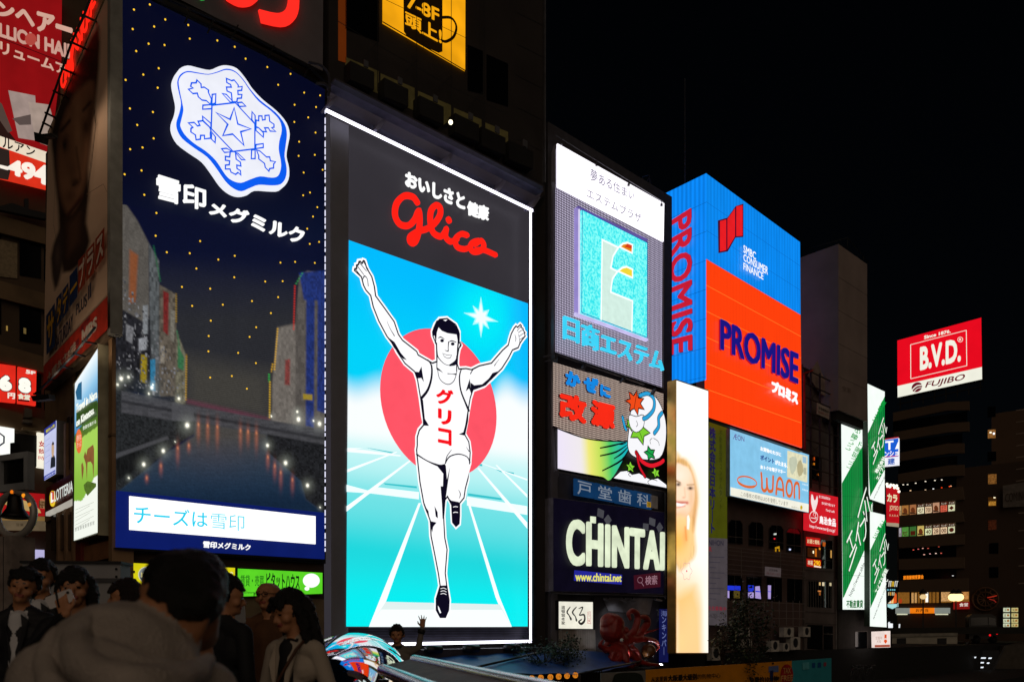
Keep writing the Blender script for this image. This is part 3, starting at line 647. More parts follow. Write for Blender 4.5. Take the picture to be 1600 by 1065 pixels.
    P.fill([(0, 470), (190, 552), (268, 592), (266, 632), (182, 684), (40, 808), (-5, 830)], '26282a', 4, 1, .5+.9*g(5, 5, 17)); P.fill([(20, 700), (60, 676), (100, 700), (60, 760), (0, 790), (0, 720)], '141516', 5, .9, .5+g(3, 16, 18)); P.fill([(0, 700), (175, 640), (178, 650), (0, 716)], '4c4c50', 2, .8)
    P.fill([(498, 628), (700, 664), (700, 900), (690, 890), (632, 850), (613, 786), (500, 692)], '202124', 4, 1, .5+.9*g(6, 5, 19))
    P.fill([(268, 592), (503, 634), (505, 694), (618, 792), (634, 852), (700, 900), (10, 826), (182, 692), (264, 642)], '36424e', 4, 1)
    wv = np.clip((Y-640)/220, 0, 1)[:, None]; wmk = P.mask([(268, 592), (503, 634), (505, 694), (618, 792), (634, 852), (700, 900), (10, 826), (182, 692), (264, 642)], 4)[:, None]
    P.c = P.c*(1-wmk) + wmk*(np.array(lin('454442'))*(1-wv)**2 + np.array(lin('223a52'))*2*wv*(1-wv) + np.array(lin('14263c'))*wv**2)*(.9+.2*g(30, 2, 20))[:, None]
    P.fill([(20, 490), (235, 536), (515, 588), (700, 620), (700, 670), (515, 636), (268, 592), (180, 588), (20, 562)], '46464a', 3, 1, .75+.4*g(22, 5, 21)); P.fill([(20, 520), (235, 560), (515, 612), (700, 646), (700, 656), (515, 622), (235, 570), (20, 530)], '1e1e22', 3, .7); P.fill([(188, 530), (262, 546), (262, 592), (188, 590)], '4e4e52', 2, .8)
    for x, a, b_ in ((277, 598, 668), (308, 603, 672), (340, 606, 684), (417, 618, 690), (442, 622, 680), (470, 626, 700), (208, 676, 740), (245, 668, 700), (152, 735, 775), (508, 706, 755), (531, 736, 790), (551, 758, 820), (590, 782, 835), (105, 775, 800)):
        P.glow(x, a+(b_-a)*.3, 6, (b_-a)*.5, 'b4562a', .42); P.glow(x, a+4, 3, 6, 'ff9a58', .4)
    for x, y, r in ((20, 450, 14), (44, 445, 9), (122, 480, 12), (112, 500, 7), (212, 516, 9), (240, 605, 17), (160, 690, 13), (95, 735, 13), (45, 780, 6), (610, 585, 15), (680, 600, 14), (507, 672, 11), (567, 730, 14), (640, 805, 12), (200, 660, 4), (660, 590, 6), (682, 878, 5), (8, 470, 8), (126, 470, 6), (606, 560, 8), (520, 575, 6)):
        P.glow(x, y, r*1.5, r*1.7, '8f9488', .42); P.glow(x, y, r*.36, r*.45, 'fffbe8', 1.7)
    for x, y, r, h in ((330, 690, 120, '5a3020'), (120, 480, 60, '2a5a74'), (630, 590, 60, '5c6064')): P.glow(x, y, r, r*.6, h, .10)
    return P.c*(.82+.22*g(1.5, 1.5, 30))[:, None]
sb.raster('canal_picture', [(2, -134), (699, 0), (697, 897), (3, 824)], 230, 300, canal, .03)
sb.part('blue_band', ('P', [(4, 822), (697, 896), (697, 1050), (2, 1010)], E('0c1c66', .9), .09, .04))
sb.part('ticker_screen', ('P', [(48, 840), (667, 907), (667, 1000), (48, 952)], E('ffffff', 1.25, 0), .16, .05), ('T', 'チーズは', [(62, 868), (308, 892), (308, 945), (62, 930)], E('28d2f0', 1), .17, {'bold': .012}), ('T', '雪印', [(318, 896), (430, 905), (430, 958), (318, 946)], E('74dff4', 1), .17))
sb.part('maker_lettering', ('T', '雪印メグミルク', [(293, 989), (450, 1001), (450, 1022), (292, 1012)], WHT, .12, {'bold': .03, 'th': .02}))
sb.part('lower_rail', ('S', [(0, 1014), (699, 1054)], 2.5, FRAME, .1, {'th': .1}))
sb.zm = (180, 0, 2.535)
sb.part('lettering', ('T', '雪印', [(162, 690), (357, 752), (357, 838), (162, 790)], WHT, .14, {'bold': .02, 'th': .08}), ('T', 'メグミルク', [(372, 792), (748, 908), (745, 974), (370, 850)], WHT, .14, {'bold': .03, 'th': .08}))
bulb = MB(); bulb.ball((0, -.03, 0), .030, E('ffc832', 1.1, 0), 6); 
b0 = bulb.build('light_bulb', sb); first = True
pts5 = [(73,41),(136,21),(197,80),(68,118),(153,108),(288,102),(131,176),(82,205),(194,181),(294,156),(403,163),(472,188),(515,235),(601,268),(693,295),(644,338),(747,369),(810,380),(171,273),(110,298),(40,319),(167,350),(57,432),(148,446),(86,497),(151,550),(107,586),(58,593),(36,692),(103,677),(114,773),(162,845),(159,935),(203,1000),(294,1004),(335,956),(407,1029),(472,1014),(653,1041),(711,1038),(789,1042),(769,967),(806,959),(759,907),(782,859),(799,822),(770,764),(743,775),(745,685),(820,674),(789,615),(725,619),(727,563),(792,527),(763,467),(708,485),(709,417),(794,426)]
pts6 = [(269,85),(395,114),(498,128),(556,127),(221,146),(315,152),(541,180),(454,193),(357,205),(255,209),(517,233),(317,258),(468,280),(310,309),(446,312),(309,360),(408,365),(467,399),(387,442),(315,447),(437,484)]
allp = [(x/2.535+180, y/2.535) for x, y in pts5] + [(x/2.13+180, y/2.13+380) for x, y in pts6]
sb.zm = (0, 0, 1)
for i, (x, y) in enumerate(allp):
    o = b0 if i == 0 else b0.copy()
    if i: C.objects.link(o); o.parent = sb.e
    o.location = sb.L(x, y, .07)
# emblem
sb.zm = (265, 95, 4.954)
OUT = [(40,130),(75,65),(140,38),(220,55),(310,72),(380,45),(440,36),(520,60),(590,140),(640,215),(720,300),(830,390),(905,480),(930,570),(915,660),(905,740),(925,830),(920,920),(870,985),(790,990),(680,985),(620,1020),(550,1033),(480,1010),(410,950),(340,850),(270,760),(170,690),(80,620),(35,540),(30,470),(55,400),(65,330),(50,250),(36,180)]
BLU = [(62,150),(85,105),(140,80),(220,92),(300,103),(370,85),(440,62),(510,83),(575,150),(620,215),(700,305),(820,400),(890,490),(908,570),(898,660),(890,740),(906,830),(898,905),(860,955),(790,965),(690,960),(620,985),(555,1010),(490,985),(430,930),(360,830),(290,745),(190,675),(100,605),(60,540),(52,480),(75,405),(88,330),(72,250),(60,190)]
INN = [(72,150),(95,113),(140,90),(220,100),(300,109),(370,93),(440,72),(510,92),(570,155),(615,222),(690,315),(780,385),(850,460),(868,540),(850,620),(845,690),(860,770),(862,830),(840,890),(790,905),(700,895),(620,920),(550,945),(480,925),(430,880),(360,775),(280,700),(190,640),(120,575),(84,510),(88,470),(106,390),(101,340),(82,250),(72,190)]
LB = E('0a5cf0', 1.0, .05); LW = E('eef0fa', 1.0, .04)
EMD = .32
m = MB(); sb.P(m, OUT, LW, EMD, .26, sm=3); sb.P(m, BLU, LB, EMD+.02, 0, sm=3); sb.P(m, INN, LW, EMD+.04, 0, sm=3); em = m.build('emblem', sb)
m = MB()
def ln(q, w=1.7, cl=True): sb.S(m, q, w*1.6, LB, EMD+.06, closed=cl)
ln([(328,345),(508,325),(660,490),(660,682),(492,703),(322,525)], 1.5); ln([(360,402),(468,455),(500,365),(528,490),(630,528),(550,550),(575,655),(488,568),(412,580),(450,492)], 1.8)
for q in ([(325,300),(300,245),(302,228),(268,205),(245,208),(243,180),(212,150),(205,172),(170,172),(163,200),(182,212),(145,222),(180,255),(215,252),(222,280),(250,305),(285,310),(318,340)],
          [(440,138),(480,155),(500,150),(532,190),(530,205),(562,200),(558,230),(528,232),(530,262),(560,262),(556,290),(525,292),(520,320),(485,318),(482,290),(478,250),(445,235),(440,205),(478,205),(472,185),(443,170)],
          [(670,460),(690,465),(690,428),(715,428),(718,460),(740,455),(738,425),(770,422),(775,470),(808,492),(808,515),(790,520),(822,548),(778,545),(765,520),(735,520),(750,550),(720,548),(690,520),(668,515)],
          [(672,690),(690,735),(690,760),(735,795),(740,825),(768,855),(775,835),(805,830),(805,800),(820,782),(780,775),(775,745),(750,745),(700,700)],
          [(470,700),(465,745),(432,740),(432,770),(465,775),(462,805),(432,808),(432,838),(468,838),(475,862),(510,880),(530,865),(552,885),(548,850),(522,835),(520,808),(552,815),(548,785),(515,762),(510,705)],
          [(320,540),(315,565),(318,600),(270,605),(270,578),(240,578),(238,608),(205,612),(200,575),(165,552),(165,525),(180,515),(145,482),(190,478),(215,505),(235,500),(220,470),(255,465),(310,515)],
          [(330,262),(358,258),(355,330),(328,335)], [(258,345),(328,340),(326,372),(256,376)], [(408,255),(440,262),(495,322),(470,322)], [(525,325),(560,322),(590,352),(540,355)], [(638,395),(662,425),(662,488),(636,455)], [(668,510),(690,520),(727,560),(725,592),(668,540)],
          [(668,650),(725,642),(725,672),(668,680)], [(635,690),(662,690),(662,758),(632,758)], [(402,682),(440,678),(490,705),(425,710)], [(510,710),(530,718),(585,768),(555,765)], [(255,430),(320,485),(320,522),(258,462)], [(328,555),(355,590),(352,635),(322,605)]): ln(q, 1.5)
m.build('snowflake_lines', em)

# ================================================================== grey board with red neon above it
nb2 = Th('neon_board', 'grey hoarding with big red neon curves above the navy canal billboard', 'billboard', FA, 205, 30, .1)
nb2.zm = (180, 0, 2.535)
nb2.part('panel', ('P', [(40, -140), (825, -140), (822, 282), (60, -100)], D('6e6a70', .7, var=.15, sc_=.8), .0, .3))
nb2.part('neon_letter', ('S', [(708, -60), (708, 20), (690, 62), (650, 78), (576, 62)], 20, E('ff2a20', 1.15, .03), .15, {'sm': 3, 'th': .1, 'round_': False}), ('S', [(450, -10), (490, 10), (530, 8), (556, -10)], 10, E('ff2a20', 1.15, .03), .15, {'sm': 3, 'th': .1}), ('S', [(470, -30), (520, -10), (545, -30)], 10, E('ff2a20', 1.15, .03), .15, {'sm': 3, 'th': .1}))
nb2.part('green_neon', ('S', [(325, -8), (340, 2), (352, 0)], 2, E('2a8a3a', 1), .12))
# pipe gantry between the boards
gt = Th('pipe_gantry', 'black pipe gantry running along the top edge of the navy billboard', 'gantry', FA, 250, 0, .9)
gt.zm = (180, 0, 2.535)
gt.part('rail', ('S', [(215, -5), (480, 110), (625, 185), (770, 262), (845, 330)], 3.2, FRAME, 0, {'th': .1}), ('S', [(150, -8), (470, 148), (640, 232), (838, 345)], 3.4, FRAME, -.3, {'th': .12}))
for x, y in ((300, 40), (390, 80), (487, 100), (630, 180), (775, 250)): gt.part('bracket', ('S', [(x, y), (x-22, y+48)], 2.2, FRAME, .05, {'th': .06}))
gt.part('bent_pipe', ('S', [(770, 245), (815, 256), (846, 290), (852, 345)], 2.6, D('5a5a62', .4, .6), .3, {'sm': 4, 'th': .08}), ('S', [(800, 330), (830, 330), (850, 350), (845, 380)], 3.4, D('5a5a62', .4, .6), .3, {'sm': 4, 'th': .08}))

# ================================================================== small light boxes under the canal billboard
ys = Th('yellow_light_box', 'yellow light box with a silver oval badge under the navy canal billboard', 'sign', FA, 210, 928, .3)
ys.zm = (180, 860, 8)
ys.part('frame', ('P', [(205, 140), (1508, 195), (1508, 590), (205, 560)], D('1b2414', .5), -.02, .2))
ys.part('face', ('P', [(230, 152), (1498, 212), (1494, 575), (230, 548)], E('d8cc14', 1, .12), .01, .03))
m = MB(); ys.circ(m, (395, 300), (502, 300), E('e8e4c0', .8), .03, sq=1); ys.circ(m, (395, 300), (492, 300), E('8a8f90', .9), .04); ys.P(m, [(302, 330), (488, 330), (470, 370), (395, 392), (330, 375)], E('5a5e62', .9), .046); ys.T(m, 'KGW', [(322, 268), (500, 268), (500, 338), (322, 332)], E('f0e29a', 1), .05, .04, th=.02); m.build('badge', ys)
ys.part('small_print', ('T', 'ビア', [(275, 430), (332, 434), (332, 478), (275, 476)], E('3a5a58', .9), .03, .03), ('T', 'ホール', [(278, 485), (332, 488), (332, 530), (278, 528)], E('3a5a58', .9), .03, .03))
ys.part('figure_print', ('P', [(1345, 240), (1390, 235), (1415, 265), (1412, 310), (1380, 290), (1350, 275)], E('16120e', 1), .034, 0, 2), ('P', [(1350, 275), (1395, 275), (1408, 320), (1390, 365), (1355, 362)], E('f2dcb8', 1), .03), ('P', [(1360, 365), (1398, 370), (1400, 440), (1360, 420)], E('2a2440', 1), .032), ('S', [(1400, 370), (1440, 300)], 2.4, E('16120e', 1), .036), ('S', [(1430, 280), (1455, 265), (1470, 280), (1460, 300), (1440, 300)], 1.2, E('f2ecc0', 1), .036))
gs = Th('green_light_box', 'bright green estate agent light box with a white speech bubble', 'sign', FA, 370, 930, .3)
gs.zm = (320, 860, 4.706)
gs.part('frame', ('P', [(236, 122), (872, 155), (872, 322), (236, 342)], D('143a0e', .5), -.02, .2))
gs.part('face', ('P', [(245, 130), (865, 161), (865, 314), (245, 336)], E('5bd426', 1, .1), .01, .03))
gs.part('lettering', ('T', '賃貸・売買', [(262, 176), (435, 180), (435, 258), (262, 262)], E('1c6a18', 1), .03, .01), ('T', 'ピタットハウス', [(452, 158), (697, 172), (697, 288), (452, 272)], E('0c2a10', 1), .03, .03), ('T', 'http://www.pitat', [(250, 296), (420, 296), (420, 318), (250, 320)], E('1c5a18', 1), .03, .008))
m = MB(); gs.P(m, [(783+62*math.cos(a*.2618), 218+52*math.sin(a*.2618)) for a in range(24)], WHT, .04); gs.P(m, [(751+18*math.cos(a*.4), 277+15*math.sin(a*.4)) for a in range(16)], WHT, .045); m.build('speech_bubble', gs)

# ================================================================== the runner billboard
gl = Th('runner_billboard', 'giant illuminated billboard of a runner with raised arms on a blue track', 'billboard', FA, 518, 1008, .5)
gl.part('back_panel', ('P', [(512, 178), (832, 332), (832, 1004), (514, 1010)], E('37343a', .85, .1, .3), -.02, .35))
gl.part('side_strip', ('P', [(516, 182), (545, 196), (542, 985), (518, 1004)], D('7c7c84', .5, var=.06), .02, .02))
LT = E('f1edff', 2.8, 0)
gl.part('frame_tube', ('S', [(510, 172), (833, 329)], 5.0, LT, .5, {'th': .04, 'round_': False}))
gl.part('frame_tube', ('S', [(829.5, 330), (829.5, 1004)], 4.2, LT, .5, {'th': .04, 'round_': False}))
gl.part('frame_tube', ('S', [(560, 1007), (831, 1001)], 5.2, LT, .5, {'th': .04, 'round_': False}))
m = MB()
for k in range(58): gl.S(m, [(508.5, 172+k*12), (508.5, 172+k*12+(9 if k % 3 else 5))], 1.15, E('e8e8ff', 1.0, 0), .5, th=.04, round_=False)
m.build('side_led_strip', gl)
gl.part('frame_edge', ('P', [(833, 330), (838, 333), (838, 1003), (833, 1004)], FRAME, .25, .5)); gl.part('lower_grille', ('P', [(545, 980), (826, 980), (826, 1000), (545, 1006)], D('2a2a36', .5), .02, .05))
m = MB()
for k in range(5): gl.S(m, [(548, 984+k*4.2), (825, 983.5+k*3.6)], .8, D('54546a', .5, .5), .05)
m.build('grille_slats', gl)
gl.zm = (500, 0, 2.535)
gl.part('slogan', ('T', 'おいしさと', [(336, 678), (572, 772), (572, 834), (336, 738)], WHT, .12, {'bold': .04, 'th': .06}), ('T', '健康', [(582, 795), (666, 820), (666, 878), (582, 852)], WHT, .12, {'bold': .035, 'th': .06}))
RED = E('ff1f14', 1.1, .03)
m = MB()
gl.S(m, [(388, 800), (370, 778), (335, 775), (306, 805), (300, 850), (318, 885), (352, 892), (378, 868), (390, 840), (396, 838), (398, 880), (390, 930), (376, 960), (360, 955), (362, 934), (390, 915), (425, 905), (455, 885), (478, 850), (478, 820), (460, 812), (442, 835), (440, 880), (452, 920), (482, 935), (500, 915)], 9.6, RED, .16, sm=4, th=.1)
gl.S(m, [(503, 905), (500, 935), (520, 955), (545, 945)], 9.2, RED, .165, sm=4, th=.1); gl.S(m, [(512, 868), (514, 872)], 10, RED, .16, th=.1)
gl.S(m, [(585, 930), (562, 925), (540, 945), (545, 975), (575, 985), (600, 975)], 9, RED, .17, sm=4, th=.1); gl.S(m, [(630, 952), (608, 958), (598, 980), (612, 996), (640, 992), (652, 970), (640, 952), (618, 966)], 9, RED, .175, sm=4, th=.1); gl.S(m, [(618, 990), (650, 988), (698, 1008)], 8.6, RED, .18, sm=4, th=.1)
m.build('script_lettering', gl)
m2 = MB()
gl.zm = (500, 0, 2.535)
# canopy with lamps over the sign
cp = Th('lamp_canopy', 'long sloping metal lamp canopy lit violet above the runner billboard', 'canopy', FA, 512, 172, .2)
cp.zm = (500, 0, 2.535)
CPM = D('8f8ca6', .45, .3, var=.08, sc_=.5)
cp.part('soffit', ('P', [(28, 405), (60, 318), (885, 745), (862, 800), (845, 812)], CPM, .15, .3))
cp.part('beam', ('S', [(55, 325), (885, 752)], 6, D('7c7a92', .4, .4), 1.0, {'th': .5, 'round_': False})); cp.part('beam', ('S', [(60, 312), (885, 738)], 3, D('45434e', .5), 1.25, {'th': .3, 'round_': False}))
for x, y in ((48, 400), (238, 492), (505, 630), (715, 735), (850, 800)): cp.part('bracket', ('P', [(x-20, y+18), (x+12, y-22), (x+24, y-18), (x, y+18), (x-12, y+26)], D('a6a4bc', .4, .4), .7, .5))
cp.part('tail_gear', ('P', [(845, 815), (890, 770), (890, 790), (858, 850)], BLACK, .6, .3))
# LED picture
def glico_bg(x, y):
    x_, y_ = x, y
    top = 375 + (x-545)*.36; t = (y-top)/(978-top)      # 0 at the top edge
    c = mixc(lin('00bcff'), lin('00d2fa'), sstep(0, .3, t))
    d = math.hypot((x-753)/1.0, (y-494)/1.25); c = mixc(c, lin('00ecfa'), 1-sstep(10, 85, d))
    c = mixc(c, lin('00b4ff'), sstep(780, 824, x)*(1-sstep(.25, .4, t))*.6)
    yc = 600 + (x-545)*.33 + 12*math.sin(x*.06)
    if x > 700: yc = 640 + 30*sstep(0, 60, abs(x-800)) - 30 + 6*math.sin(x*.11)
    w = sstep(yc-32, yc+22, y); c = mixc(c, lin('fbffff'), w)
    h = 660 + (x-545)*.12
    tr = mixc(lin('f4ffff'), lin('bdf5f6'), sstep(h, h+60, y)); tr = mixc(tr, lin('6fe2e6'), sstep(h+50, h+120, y)); tr = mixc(tr, lin('1fd8de'), sstep(h+110, h+200, y)); tr = mixc(tr, lin('04f0f3'), sstep(h+190, 950, y))
    return mixc(c, tr, sstep(h, h+30, y))
gl.zm = (0, 0, 1)
gl.grid('led_picture', [(545, 375), (825, 474), (824.5, 978), (541, 978)], 140, 260, glico_bg, .04)
gl.zm = (530, 680, 3.131)
TW = E('f6ffff', 1.05, 0); TG = E('e2f2f0', 1.0, 0); TD = E('35c3cc', 1.0, 0)
m = MB(); z = [.05]
def tk(q, mt): z[0] += .0015; gl.P(m, q, mt, z[0])
tk([(40, 60), (120, 62), (40, 74)], TW)
tk([(130, 58), (265, 82), (265, 88), (160, 66)], TD); tk([(640, 130), (700, 140), (700, 150), (640, 142)], TD); tk([(765, 165), (855, 182), (855, 190), (790, 178)], TD)
tk([(40, 165), (280, 78), (284, 82), (40, 180)], TW); tk([(40, 68), (120, 70), (300, 96), (300, 102), (40, 80)], TW)
tk([(36, 262), (130, 272), (150, 283), (36, 272)], TD); tk([(215, 232), (380, 248), (380, 258), (225, 240)], TD); tk([(630, 282), (790, 305), (798, 316), (630, 294)], TD); tk([(880, 365), (920, 372), (920, 388), (900, 386)], TD)
tk([(36, 275), (155, 283), (390, 312), (390, 276), (170, 250), (140, 268), (36, 240)], E('eefefe', 1.05, 0)); tk([(625, 298), (920, 345), (920, 388), (625, 342)], E('eefefe', 1.05, 0))
tk([(36, 345), (355, 112), (362, 116), (36, 372)], TW); tk([(675, 160), (684, 158), (920, 425), (920, 456)], TW); tk([(765, 145), (772, 144), (920, 288), (920, 304)], TW); tk([(690, 135), (694, 134), (920, 212), (920, 220)], TW)
tk([(388, 330), (400, 330), (215, 850), (160, 935), (145, 935)], TW); tk([(622, 310), (632, 308), (785, 790), (845, 935), (825, 935), (765, 790)], TW)
tk([(228, 812), (785, 825), (845, 935), (145, 935)], TG); tk([(205, 850), (795, 852), (845, 935), (145, 935)], TW)
m.build('track_lines', gl)
gl.zm = (0, 0, 1)
m = MB(); gl.circ(m, (690.5, 631), (774.5, 631), E('ff5566', 1.0, .04), .10, n=64); m.build('red_disc', gl)
gl.zm = (530, 370, 3.228)
m = MB()
q = []
for k in range(16):
    a = math.pi*k/8 - math.pi/2; r = (105 if k % 4 == 0 else 70) if k % 2 == 0 else 38
    q.append((715+r*math.cos(a)*.85, 405+r*math.sin(a)+r*math.cos(a)*.22))
gl.P(m, q, E('aefcff', 1.0, 0), .10); q2 = [(715+(x-715)*.72, 405+(y-405)*.72) for x, y in q]; gl.P(m, q2, E('effffa', 1.05, 0), .11)
m.build('white_star', gl)
# ---- the runner figure
A1 = lambda x, y: (540+x/6.267, 390+y/6.267); A2 = lambda x, y: (660+x/6.656, 480+y/6.656); A3 = lambda x, y: (630+x/5.325, 560+y/5.325); A4 = lambda x, y: (640+x/3.8, 700+y/3.8); A5 = lambda x, y: (530+x/3.228, 370+y/3.228)
sil = [A1(*p) for p in ((80, 205), (84, 180), (102, 176), (100, 146), (120, 138), (126, 110), (146, 106), (158, 122), (172, 98), (190, 106), (213, 180), (262, 262), (288, 360), (300, 450), (380, 560), (480, 700), (522, 825), (560, 880), (700, 990))]
sil += [A5(*p) for p in ((400, 592), (470, 632), (490, 625), (488, 545), (470, 500), (468, 478), (482, 440), (505, 412), (545, 408), (590, 440), (606, 475), (606, 525), (616, 545), (606, 565), (600, 600), (598, 640), (605, 662))]
sil += [A2(*p) for p in ((455, 628), (510, 640), (590, 600), (715, 572), (760, 520), (830, 440), (890, 385), (902, 330), (920, 270), (950, 212), (974, 184), (988, 200), (1018, 170), (1036, 188), (1032, 204), (1052, 216), (1054, 238), (1073, 260), (1068, 280), (1076, 300), (1058, 320), (1020, 375), (1000, 425), (940, 450), (900, 530), (830, 640), (720, 750), (640, 820), (530, 860))]
sil += [A3(*p) for p in ((562, 330), (545, 430), (528, 540), (512, 622), (550, 690), (562, 780), (556, 880))]
sil += [A4(*p) for p in ((360, 90), (350, 180), (334, 240), (326, 296), (300, 328), (300, 400), (297, 448), (275, 468), (252, 440), (246, 330), (225, 292), (212, 310), (205, 400), (212, 530), (226, 600), (215, 740), (224, 815), (238, 900), (235, 960), (215, 1006), (180, 1006), (155, 960), (155, 890), (178, 815), (168, 745), (148, 640), (124, 520), (120, 432), (80, 322), (58, 200), (45, 80), (38, 10))]
sil += [A3(*p) for p in ((112, 720), (112, 650), (130, 590), (172, 540), (160, 480), (140, 330), (115, 180), (92, 112))]
sil += [A5(*p) for p in ((330, 640), (290, 580),)] + [A1(*p) for p in ((480, 955), (400, 850), (320, 700), (265, 560), (240, 450), (195, 400), (170, 350), (150, 270))]
gl.zm = (0, 0, 1)
m = MB()
BK = E('0d0a1e', 1, 0); FW = E('fdfdff', 1.05, 0)
gl.P(m, sil, FW, .15, ins=-.075)
gl.P(m, sil, BK, .158)
gl.P(m, sil, FW, .166, ins=.062)
fig = m.build('runner_figure', gl)
m = MB(); zz = [.172]
def bk(q, mt=BK, sm=0): zz[0] += .0012; gl.P(m, q, mt, zz[0], sm=sm)
def st(q, w, mt=BK, sm=3, closed=False): zz[0] += .0012; gl.S(m, q, w, mt, zz[0], sm=sm, closed=closed)
st([A3(*p) for p in ((205, 10), (236, 60), (235, 160), (205, 260), (155, 325))], [2, 3.5, 4, 4.5, 5]); st([A3(*p) for p in ((485, 85), (468, 150), (478, 260), (515, 360), (545, 430))], [2, 3, 3.4, 4, 5])
st([A3(*p) for p in ((285, 80), (300, 160), (340, 203), (385, 213), (425, 180), (447, 105))], 1.4); st([A3(*p) for p in ((281, 0), (280, 85))], 2); st([A3(*p) for p in ((445, -20), (445, 105))], 2.4); st([A3(*p) for p in ((285, 85), (310, 100), (330, 118))], [4, 2, .5]); st([A3(*p) for p in ((370, 125), (410, 128), (440, 130))], [1.5, 1, 3])
bk([A3(*p) for p in ((92, 108), (130, 112), (152, 65), (160, 120), (172, 195), (150, 160), (118, 165))]); bk([A3(*p) for p in ((585, 262), (560, 250), (555, 165), (540, 210), (520, 272), (548, 248), (570, 300))])
bk([A3(*p) for p in ((148, 320), (165, 345), (180, 500), (215, 558), (165, 556), (160, 450))]); bk([A3(*p) for p in ((545, 425), (520, 540), (500, 612), (462, 628), (515, 640), (540, 520))])
st([A3(*p) for p in ((112, 795), (200, 850), (300, 890), (345, 882))], [3, 2, 4, 3]); st([A3(*p) for p in ((350, 870), (385, 815), (460, 793), (530, 815), (555, 860))], [2.4, 2.2, 2, 2, 3]); st([A3(*p) for p in ((402, 758), (365, 810), (352, 860))], [.8, 1.6, 2]); st([A3(*p) for p in ((525, 735), (548, 770))], [.5, 2])
bk([A4(*p) for p in ((150, 88), (200, 105), (215, 100), (222, 185), (240, 110), (228, 200), (214, 300), (206, 400), (196, 420), (192, 330), (184, 225), (198, 225), (200, 150))])
bk([A4(*p) for p in ((148, 342), (166, 378), (168, 415), (155, 404))]); bk([A4(*p) for p in ((80, 325), (112, 372), (118, 415), (98, 375))]); bk([A4(*p) for p in ((118, 430), (160, 440), (140, 465), (134, 500))]); bk([A4(*p) for p in ((220, 285), (248, 310), (290, 318), (300, 326), (300, 336), (246, 336))]); st([A4(*p) for p in ((290, 245), (302, 272), (294, 298))], [.5, 2, .6])
bk([A4(*p) for p in ((247, 318), (300, 322), (300, 400), (297, 448), (275, 468), (252, 440))]); bk([A4(*p) for p in ((182, 814), (224, 812), (238, 900), (235, 960), (215, 1006), (180, 1006), (155, 960), (155, 890))])
for y in (832, 848, 864): st([A4(185, y), A4(202, y-4), A4(218, y+3)], 1.1, FW)
for y in (345, 378): st([A4(260, y+3), A4(272, y), A4(285, y+2)], 1.4, FW)
bk([A4(*p) for p in ((168, 932), (176, 945), (188, 975), (180, 978), (170, 955))], FW)
st([A1(*p) for p in ((405, 700), (435, 770), (478, 842))], [.6, 1, 1.8]); st([A2(*p) for p in ((798, 540), (770, 575), (750, 605))], [.6, 1, 1.8]); st([A2(*p) for p in ((500, 690), (520, 655), (545, 630))], [2, 1.6, .6])
bk([A1(*p) for p in ((420, 860), (480, 905), (540, 1010), (600, 1080), (560, 1065), (470, 955))]); bk([A2(*p) for p in ((800, 660), (730, 682), (690, 740), (620, 800), (540, 810), (500, 780), (500, 870), (560, 850), (660, 810))])
for q in (((100, 195), (160, 270)), ((115, 160), (178, 245)), ((135, 125), (205, 210)), ((180, 125), (222, 195))): st([A1(*p) for p in q], [1.6, 1.2], sm=0)
st([A1(*p) for p in ((168, 290), (185, 258), (212, 285), (222, 355))], [1, 2, 1.2, 1.4])
for q in (((985, 245), (1025, 195)), ((998, 262), (1052, 225)), ((1008, 300), (1062, 262)), ((1015, 335), (1065, 302))): st([A2(*p) for p in q], [1.2, 1.0], sm=0)
st([A2(*p) for p in ((960, 280), (972, 320), (968, 355))], [.6, 1.6, .8]); st([A2(*p) for p in ((1000, 280), (1012, 360), (1000, 410))], [1, 1.2, .8])
m.build('ink_lines', fig)
m = MB()
bk([A2(*p) for p in ((112, 300), (112, 215), (145, 140), (195, 118), (240, 145), (260, 128), (305, 150), (362, 205), (390, 272), (388, 350), (370, 365), (356, 282), (262, 268), (205, 245), (168, 208), (150, 262), (142, 372), (128, 290))])
st([A2(*p) for p in ((165, 320), (190, 308), (228, 330))], [.8, 2, 1.2]); st([A2(*p) for p in ((270, 362), (305, 348), (350, 362))], [.8, 2, 1.4])
for cx, cy in ((205, 346), (315, 380)): bk([A2(cx+20*math.cos(a*.524), cy+17*math.sin(a*.524)) for a in range(12)])
st([A2(*p) for p in ((272, 360), (268, 420), (268, 455), (234, 445))], [2.2, 1.6, 1.8, .8], sm=2); st([A2(*p) for p in ((210, 478), (256, 496), (305, 496), (290, 524), (262, 530), (228, 512))], 1, sm=0, closed=True)
st([A2(*p) for p in ((148, 370), (152, 480), (172, 530), (230, 588), (285, 604))], [2, 3, 2, 1.2, 1]); st([A2(*p) for p in ((378, 330), (366, 430), (360, 520), (345, 575), (285, 602))], [4, 2.6, 3, 7, 3])
st([A2(*p) for p in ((112, 262), (128, 290), (138, 345), (132, 372))], 1.4); st([A2(*p) for p in ((376, 372), (398, 362), (404, 395), (385, 420))], 1.4)
m.build('face_lines', fig)
RT = E('f4101c', 1.05, 0); m = MB()
gl.T(m, 'グ', [A3(272, 236), A3(420, 266), A3(410, 405), A3(272, 368)], RT, .27, .05); gl.T(m, 'リ', [A3(287, 408), A3(403, 432), A3(400, 562), A3(287, 540)], RT, .27, .05); gl.T(m, 'コ', [A3(287, 570), A3(403, 592), A3(403, 728), A3(287, 706)], RT, .27, .05)
m.build('chest_lettering', fig)
